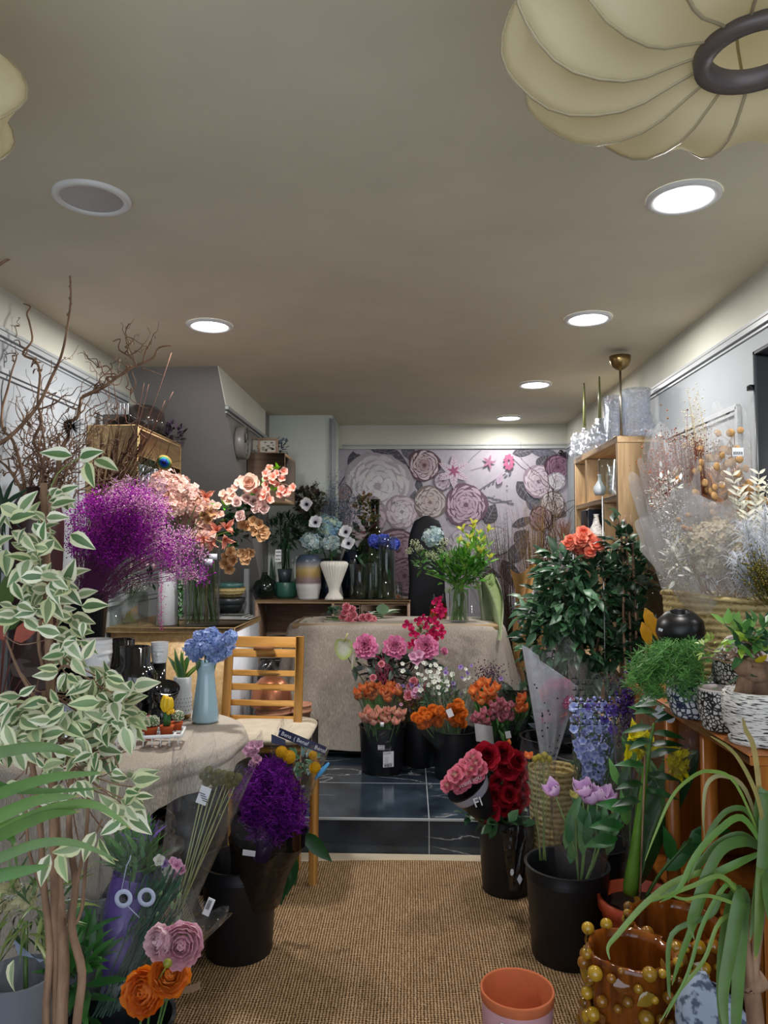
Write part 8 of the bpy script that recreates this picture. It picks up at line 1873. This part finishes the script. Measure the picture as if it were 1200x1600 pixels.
# ranunculus
t = T('ranunculus_bunch', 'two orange and two pale pink ranunculus leaning out of the bottom left bucket', 'ranunculus', pK+V((.04, 0, .05)))
for px, py, k, s, dr in [(223, 1552, 'o', 1.15, (-.1, -1, .3)), (266, 1522, 'o2', 1.25, (.4, -.9, .6)), (283, 1478, 'p', 1.12, (.2, -1, .25)), (243, 1473, 'p2', 1.05, (-.4, -1, .3))]:
    me = {'o': F_orange[0], 'o2': F_orange[1], 'p': F_pinkran[0], 'p2': F_pinkran[1]}[k]; q = P(px, py, 1.72); dv = V(dr).normalized(); put({'o': 'orange_bloom', 'p': 'pink_bloom'}[k[0]], me, q-dv*.03, dv, s*1.08, t)
mb = MB(); stems(mb, pK+V((.04, 0, .05)), [P(223, 1555, 1.76), P(266, 1520, 1.76), P(283, 1480, 1.77), P(243, 1475, 1.77)], .003, H('5f8a4a'), .02, .01); mb.ball(P(262, 1505, 1.66), .010, H('8a8a2c'), 9, 7); mb.tube([P(262, 1507, 1.66), P(248, 1530, 1.68)], .002, H('8a8a2c')); mb.build('stems', M['leaf'], t)
mb = MB(); mb.grid(lambda u, v: P(238+75*u, 1560-28*u+12*v+2*sin(u*9), 1.86-.02*u), 14, 3, H('8a6f58')); mb.build('brown_paper', M['print'], t)
# dark stemmed carnations bunch with purple wrap
t = T('carnation_bunch', 'slanting bunch of small lilac and cream carnations with dark green stems', 'carnations', P(168, 1580, 1.95))
tops = []
for px, py, k in [(258, 1350, 0), (270, 1346, 1), (262, 1360, 1), (276, 1352, 1), (252, 1402, 0), (246, 1410, 0), (260, 1400, 0), (240, 1420, 1), (272, 1366, 0), (256, 1412, 1), (285, 1360, 1), (248, 1345, 0), (264, 1375, 1)]:
    q = P(px, py, 2.1); tops.append(q); put('small_bloom', F_purp if k == 0 and R() < .6 else (F_pink4 if R() < .5 else F_white5), q, (U(-.2, .6), -1, .8), U(.75, 1.1), t)
mb = MB(); stems(mb, P(168, 1580, 1.95), tops*4+[P(U(225, 290), U(1350, 1460), 2.08) for _ in range(30)], .0024, H('2c4a3c'), .03, .012)
for i in range(90): q = P(168+U(.3, 1)*100, 1580-U(.3, 1)*190, 2.03+U(-.03, .03)); mb.leaf(q, (.6+U(-.5, .5), -.3, 1), (0, -1, 0), .06, .006, jit(H('3a5f4a'), .2), n=2)
for i in range(7): mb.ball(P(U(225, 285), U(1360, 1440), 2.04), .006, H('8fae7a'), 7, 5, (1, 1, 1.7))
mb.build('stems', M['leaf'], t); sleeve(t, P(172, 1570, 1.96), P(268, 1395, 2.12), .035, .10, 'cello', rag=.12, n=12)
mb = MB()
for i in range(300): q = P(random.gauss(287, 7), random.gauss(1460, 9), 1.93); mb.tube([q, q+V((U(-1, 1), U(-1, .3), U(-1, 1)))*.012], .0009, jit(H('5f9a2f'), .2), 3, False)
mb.build('green_tuft', M['dry'], t)
sleeve(t, P(255, 1500, 1.9), P(325, 1415, 1.98), .03, .06, 'cello', 'side_wrap', rag=.2)
mb = MB(); mb.box(P(326, 1417, 1.9), (.009, .0008, .022), H('dfe1e6'), Matrix.Rotation(.4, 3, 'Y')); 
for k in range(4): mb.box(P(324+k*1.4, 1413+k*.6, 1.898), (.0006, .0004, .012), H('30303a'), Matrix.Rotation(.4, 3, 'Y'))
mb.build('barcode_sticker', M['print'], t, smooth=False)
t = T('wrapped_bouquet', 'green leafy bouquet in a purple sleeve printed with white circles', 'bouquet', P(162, 1590, 1.98))
def pw(u, v):
    c0, c1 = P(166, 1560, 1.98), P(212, 1368, 2.1); ax = c1-c0; x = ax.orthogonal().normalized(); 
    a = 2*pi*u; hx = V((1, 0, -.2)).normalized(); f = v; r = .012+.052*min(1, f*1.5); return c0+ax*f+hx*cos(a)*r+V((0, 1, 0))*sin(a)*r*.6
mb = MB(); mb.grid(pw, 30, 14, H('4a2488'), closeu=True); mb.build('purple_sleeve', M['satin'], t)
mb = MB(); 
for (px, py, r1, r2) in [(193, 1404, .024, .012), (229, 1402, .024, .013)]:
    q = P(px, py, 1.985); mb.lathe([(r2, 0), (r2, .0006), (r1, .0006), (r1, 0)], q, H('c3cbe4'), 26, frame((0, -1, .05)))
    if px < 200: mb.lathe([(.001, .0), (r2, .0005)], q+V((0, -.0, 0)), H('14101c'), 20, frame((0, -1, .05)))
mb.tube([P(199, 1415, 1.985), P(218, 1434, 1.985)], .0012, H('c3cbe4'), 4); mb.tube([P(190, 1390, 1.985), P(198, 1352, 1.985), P(203, 1343, 1.985), P(204, 1337, 1.985)], .0014, H('c3cbe4'), 4)
mb.build('printed_circles', M['print'], t)
mb = MB(); bush(mb, P(212, 1345, 2.11), (.06, .03, .06), 130, .075, .016, [H('4a7a3c'), H('5f8f48'), H('3c6a34')], shell=.1, up=1.3); bush(mb, P(222, 1308, 2.11), (.05, .02, .03), 40, .04, .006, [H('6a4a9a'), H('8a6ab8')], shell=.1, up=1.3); mb.tube([P(166, 1570, 1.98), P(212, 1350, 2.1)], .008, H('4a7a3c')); mb.build('foliage', M['leaf'], t)
sleeve(t, P(180, 1500, 2.0), P(218, 1300, 2.12), .06, .10, 'cello', rag=.08, n=12)
# grey pots
def gp(lab, px, py, d, wpx, hpx, mat, col, z=None):
    c = P(px, py, d); h = S(hpx, d); z = max(0.0, c.z-h) if z is None else z; p = V((c.x, c.y, z)); r = S(wpx, d)/2
    return vase('grey_pot' if mat != 'glass' else 'glass_vase', lab, p, cyl(r, c.z-z, .005, r*.88), mat, col, cat='plant pot' if mat != 'glass' else 'vase', seg=36)
gp('pale grey concrete pot behind the purple sleeve, farthest of the grey pots', 150, 1388, 2.42, 88, 300, 'matte', H('73777c'))
gp('dark grey concrete pot in front of the pale one', 162, 1425, 2.28, 80, 300, 'matte', H('4c5258'))
gp('clear glass cylinder nested in the grey pot', 158, 1450, 2.14, 58, 75, 'glass', (1, 1, 1), z=.30)
gp('mid grey pot in front with the glass cylinder in it', 160, 1492, 2.12, 72, 300, 'matte', H('6a6a6e'))
gp('wide grey pot at the bottom left corner behind the ficus trunks', 30, 1520, 1.8, 110, 300, 'matte', H('6a6f76'))
mb = MB(); bush(mb, P(40, 1420, 1.9), (.12, .08, .1), 110, .09, .01, [H('5f7a3c'), H('7a8a4a'), H('3f5a34')], shell=.1, droop=.6)
for i in range(150): q = P(random.gauss(18, 12), random.gauss(1395, 9), 1.9); mb.octa(q, U(.002, .005), H('cfd4c4'))
for i in range(40): mb.leaf(P(U(0, 60), U(1380, 1420), 1.9), (U(-1, 1), -.5, U(-.5, 1)), (0, -1, 0), .035, .02, jit(H('b9b48a'), .1))
bush(mb, P(125, 1520, 1.95), (.04, .04, .12), 60, .11, .025, [H('3f7a34'), H('2c5a2a')], shell=.1); mb.tube([P(40, 1440, 1.9), P(40, 1545, 1.8)], .006, H('4f6a34')); mb.tube([P(60, 1430, 1.9), P(122, 1520, 1.95)], .004, H('4f6a34')); mb.build('green_bouquet', M['leaf'], label='wispy green bouquet with white umbels at the bottom left corner', cat='bouquet')
mb = MB(); mb.grid(lambda u, v: P(20+42*u+8*v, 1466+38*u+26*v-30*u*v, 1.84), 5, 4, H('8a97a8')); mb.build('paper_card', M['print'], label='blue grey paper card tucked among the leaves at the bottom left', cat='card')
mb = MB(); mb.grid(lambda u, v: P(108+24*u+3*sin(v*8), 1420+75*v, 2.05-.03*sin(u*8)), 10, 8, H('aab4c6')); mb.build('plastic_strip', M['satin'], label='pale blue plastic strip beside the grey pots', cat='wrap')
# variegated ficus
dF = 1.5
p = V((P(95, 1700, dF).x, dF, 0)); t = T('variegated_ficus', 'tall variegated ficus with slim trunks tied to a bamboo cane at the left', 'potted tree', p)
mb = MB(); mb.lathe([(.001, 0), (.1, 0), (.13, .27), (.14, .28), (.13, .28), (.001, .25)], p, H('3a3c3e'), 30); mb.build('pot', M['plastic'], t)
mb = MB(); mb.disc(p+V((0, 0, .262)), .12, H('2c2018'), 24); mb.build('soil', M['rough'], t, smooth=False)
mb = MB(); mb.tube([P(68, 755, dF), P(75, 950, dF), P(80, 1120, dF), P(84, 1300, dF), p+V((0, 0, .25))], [.007, .0085, .009, .009, .009], H('a07c54'), 9); mb.build('bamboo_cane', M['bark'], t)
mb = MB()
for pts, r0, r1 in [([(95, 1760), (96, 1600), (100, 1500), (92, 1400), (88, 1300), (78, 1180), (70, 1080)], .013, .007), ([(110, 1760), (120, 1600), (128, 1520), (112, 1450), (118, 1380), (108, 1300), (112, 1200)], .010, .006), ([(85, 1760), (72, 1600), (78, 1480), (68, 1380), (62, 1280), (48, 1180), (30, 1100)], .009, .005),
    ([(105, 1440), (120, 1380), (135, 1300), (140, 1200), (150, 1150)], .005, .003), ([(112, 1450), (128, 1420), (136, 1340), (160, 1280)], .005, .002), ([(70, 1400), (45, 1330), (40, 1260), (20, 1220)], .004, .002), ([(78, 1180), (110, 1150), (160, 1120), (210, 1130)], .004, .0015), ([(74, 1080), (100, 1040), (150, 1070), (190, 1100)], .004, .0015), ([(72, 1060), (60, 1000), (70, 930), (68, 860), (70, 790)], .004, .002), ([(76, 1000), (95, 960), (105, 900)], .003, .0015), ([(60, 1100), (30, 1050), (10, 1000)], .004, .002), ([(74, 1130), (45, 1120), (10, 1135)], .004, .002), ([(40, 980), (55, 930), (38, 870)], .003, .0015), ([(90, 1200), (130, 1180), (170, 1170), (185, 1200)], .003, .0015)]:
    ps = smooth([P(x, y, dF+.01*math.sin(y*.05)) for x, y in pts], 4); k_ = len(ps); mb.tube(ps, [r0+(r1-r0)*i/(k_-1) for i in range(k_)], jit(H('7a5a44'), .1), 6)
for i in range(60): a = random.choice([(78, 1150), (60, 1100), (90, 1180), (72, 1000), (74, 1080), (110, 1200)]); e = (a[0]+U(-90, 130), a[1]+U(-60, 130)); e = (min(225, e[0]), e[1]); mb.tube(smooth([P(*a, dF), P((a[0]+e[0])/2+U(-8, 8), (a[1]+e[1])/2+12, dF+U(-.04, .04)), P(*e, dF+U(-.05, .05))], 3), .0014, H('6a5040'), 4, False)
mb.build('trunks', M['bark'], t)
def vleaf(mb, q, d, s=1): mb.leaf(q, d, (U(-.8, .8), -1, U(-.1, 1)), .046*s, .024*s, jit(random.choice([H('7f9468'), H('6a8658'), H('93a67c'), H('58774a')]), .15), jit(random.choice([H('dcdcb8'), H('e6e6cc'), H('d0d6a6')]), .06), bend=.35*U(.3, 1.4), n=5, prof=.72)
mb = MB()
zones = [(60, 835, 26, 34, 30), (85, 780, 22, 16, 7), (50, 900, 34, 34, 40), (95, 930, 28, 30, 24), (40, 960, 30, 20, 14), (110, 990, 28, 30, 26), (110, 1040, 26, 20, 14), (175, 1075, 40, 28, 36), (130, 1110, 70, 30, 60), (60, 1120, 60, 30, 46), (180, 1120, 34, 18, 26), (30, 1150, 34, 26, 34), (100, 1160, 70, 26, 46), (20, 1100, 25, 20, 12), (150, 1200, 70, 30, 18), (70, 1230, 60, 40, 14), (195, 1260, 22, 26, 13), (215, 1130, 20, 14, 10), (5, 830, 14, 60, 10), (20, 1170, 24, 14, 12)]
for (cx_, cy_, rx_, ry_, n_) in zones:
    for i in range(n_): a = U(0, 6.28); u = sqrt(R()); vleaf(mb, P(cx_+rx_*u*cos(a), cy_+ry_*u*sin(a), dF+U(-.12, .10)), (U(-1, 1), U(-.7, .2), U(-.9, .45)), U(.6, 1.25))
for px, py, dx, dz in [(125, 715, .5, .1), (135, 722, .3, -.7), (112, 712, -.9, .1), (148, 718, 1, -.4), (30, 800, .8, .8), (15, 812, 1, .3), (80, 790, 1, .2), (110, 835, 1, -.5), (128, 948, 1, .1), (100, 915, .5, .9), (208, 1220, 1, .2), (200, 1275, 1, -.5), (150, 1300, -.3, -.6), (155, 1310, .4, -.6), (78, 1335, -.2, -.8), (95, 1330, .2, -.6), (22, 1500, -.1, -1), (130, 1320, -.8, -.2)]: vleaf(mb, P(px, py, dF-.05), (dx, -.3, dz), 1.3)
mb.tube(smooth([P(70, 790, dF), P(90, 740, dF), P(125, 715, dF-.04)], 3), .0015, H('8a9a5a'), 4)
mb.build('foliage', M['leaf'], t)
# palm leaves at the left edge
dL = 1.0; p = V((P(-160, 1500, dL).x, dL, 0))
t = T('palm_plant', 'palm with long arching green leaves reaching in from the left edge', 'potted plant', p)
mb = MB(); mb.lathe([(.001, 0), (.1, 0), (.13, .25), (.12, .25), (.001, .22)], p, H('6a6a68'), 30); mb.build('pot', M['satin'], t)
mb = MB(); mb.tube([p+V((0, 0, .2)), p+V((.02, 0, .6)), P(-130, 1330, dL)], [.03, .025, .015], H('6a5a3a'), 8); mb.build('trunk', M['bark'], t)
mb = MB(); O = (-130, 1330)
for pts, w_, c_ in [([O, (-60, 1200), (20, 1172), (80, 1168), (118, 1182)], .020, H('587f3a')), ([O, (-60, 1270), (0, 1240), (80, 1215), (165, 1207)], .020, H('5d8c44')), ([O, (-50, 1300), (0, 1275), (60, 1250), (125, 1244)], .022, H('5f8c42')), ([O, (-40, 1310), (20, 1288), (90, 1262), (150, 1258), (205, 1295)], .018, H('6a9448')), ([O, (-40, 1320), (0, 1305), (70, 1275), (125, 1268)], .020, H('54803c')),
    ([O, (-40, 1350), (0, 1340), (60, 1318), (120, 1318), (185, 1345)], .016, H('5a843e')), ([O, (-50, 1380), (0, 1368), (40, 1360), (78, 1352)], .022, H('4a8a34')), ([O, (-60, 1250), (-20, 1275), (10, 1300), (25, 1320)], .024, H('4a7a34')), ([O, (-60, 1190), (0, 1228), (60, 1236), (160, 1232)], .014, H('4a8838'))]:
    strap(pts, dL+U(-.04, .04), w_*.8, c_, U(-.06, .08))
mb.build('blades', M['leaf'], t)
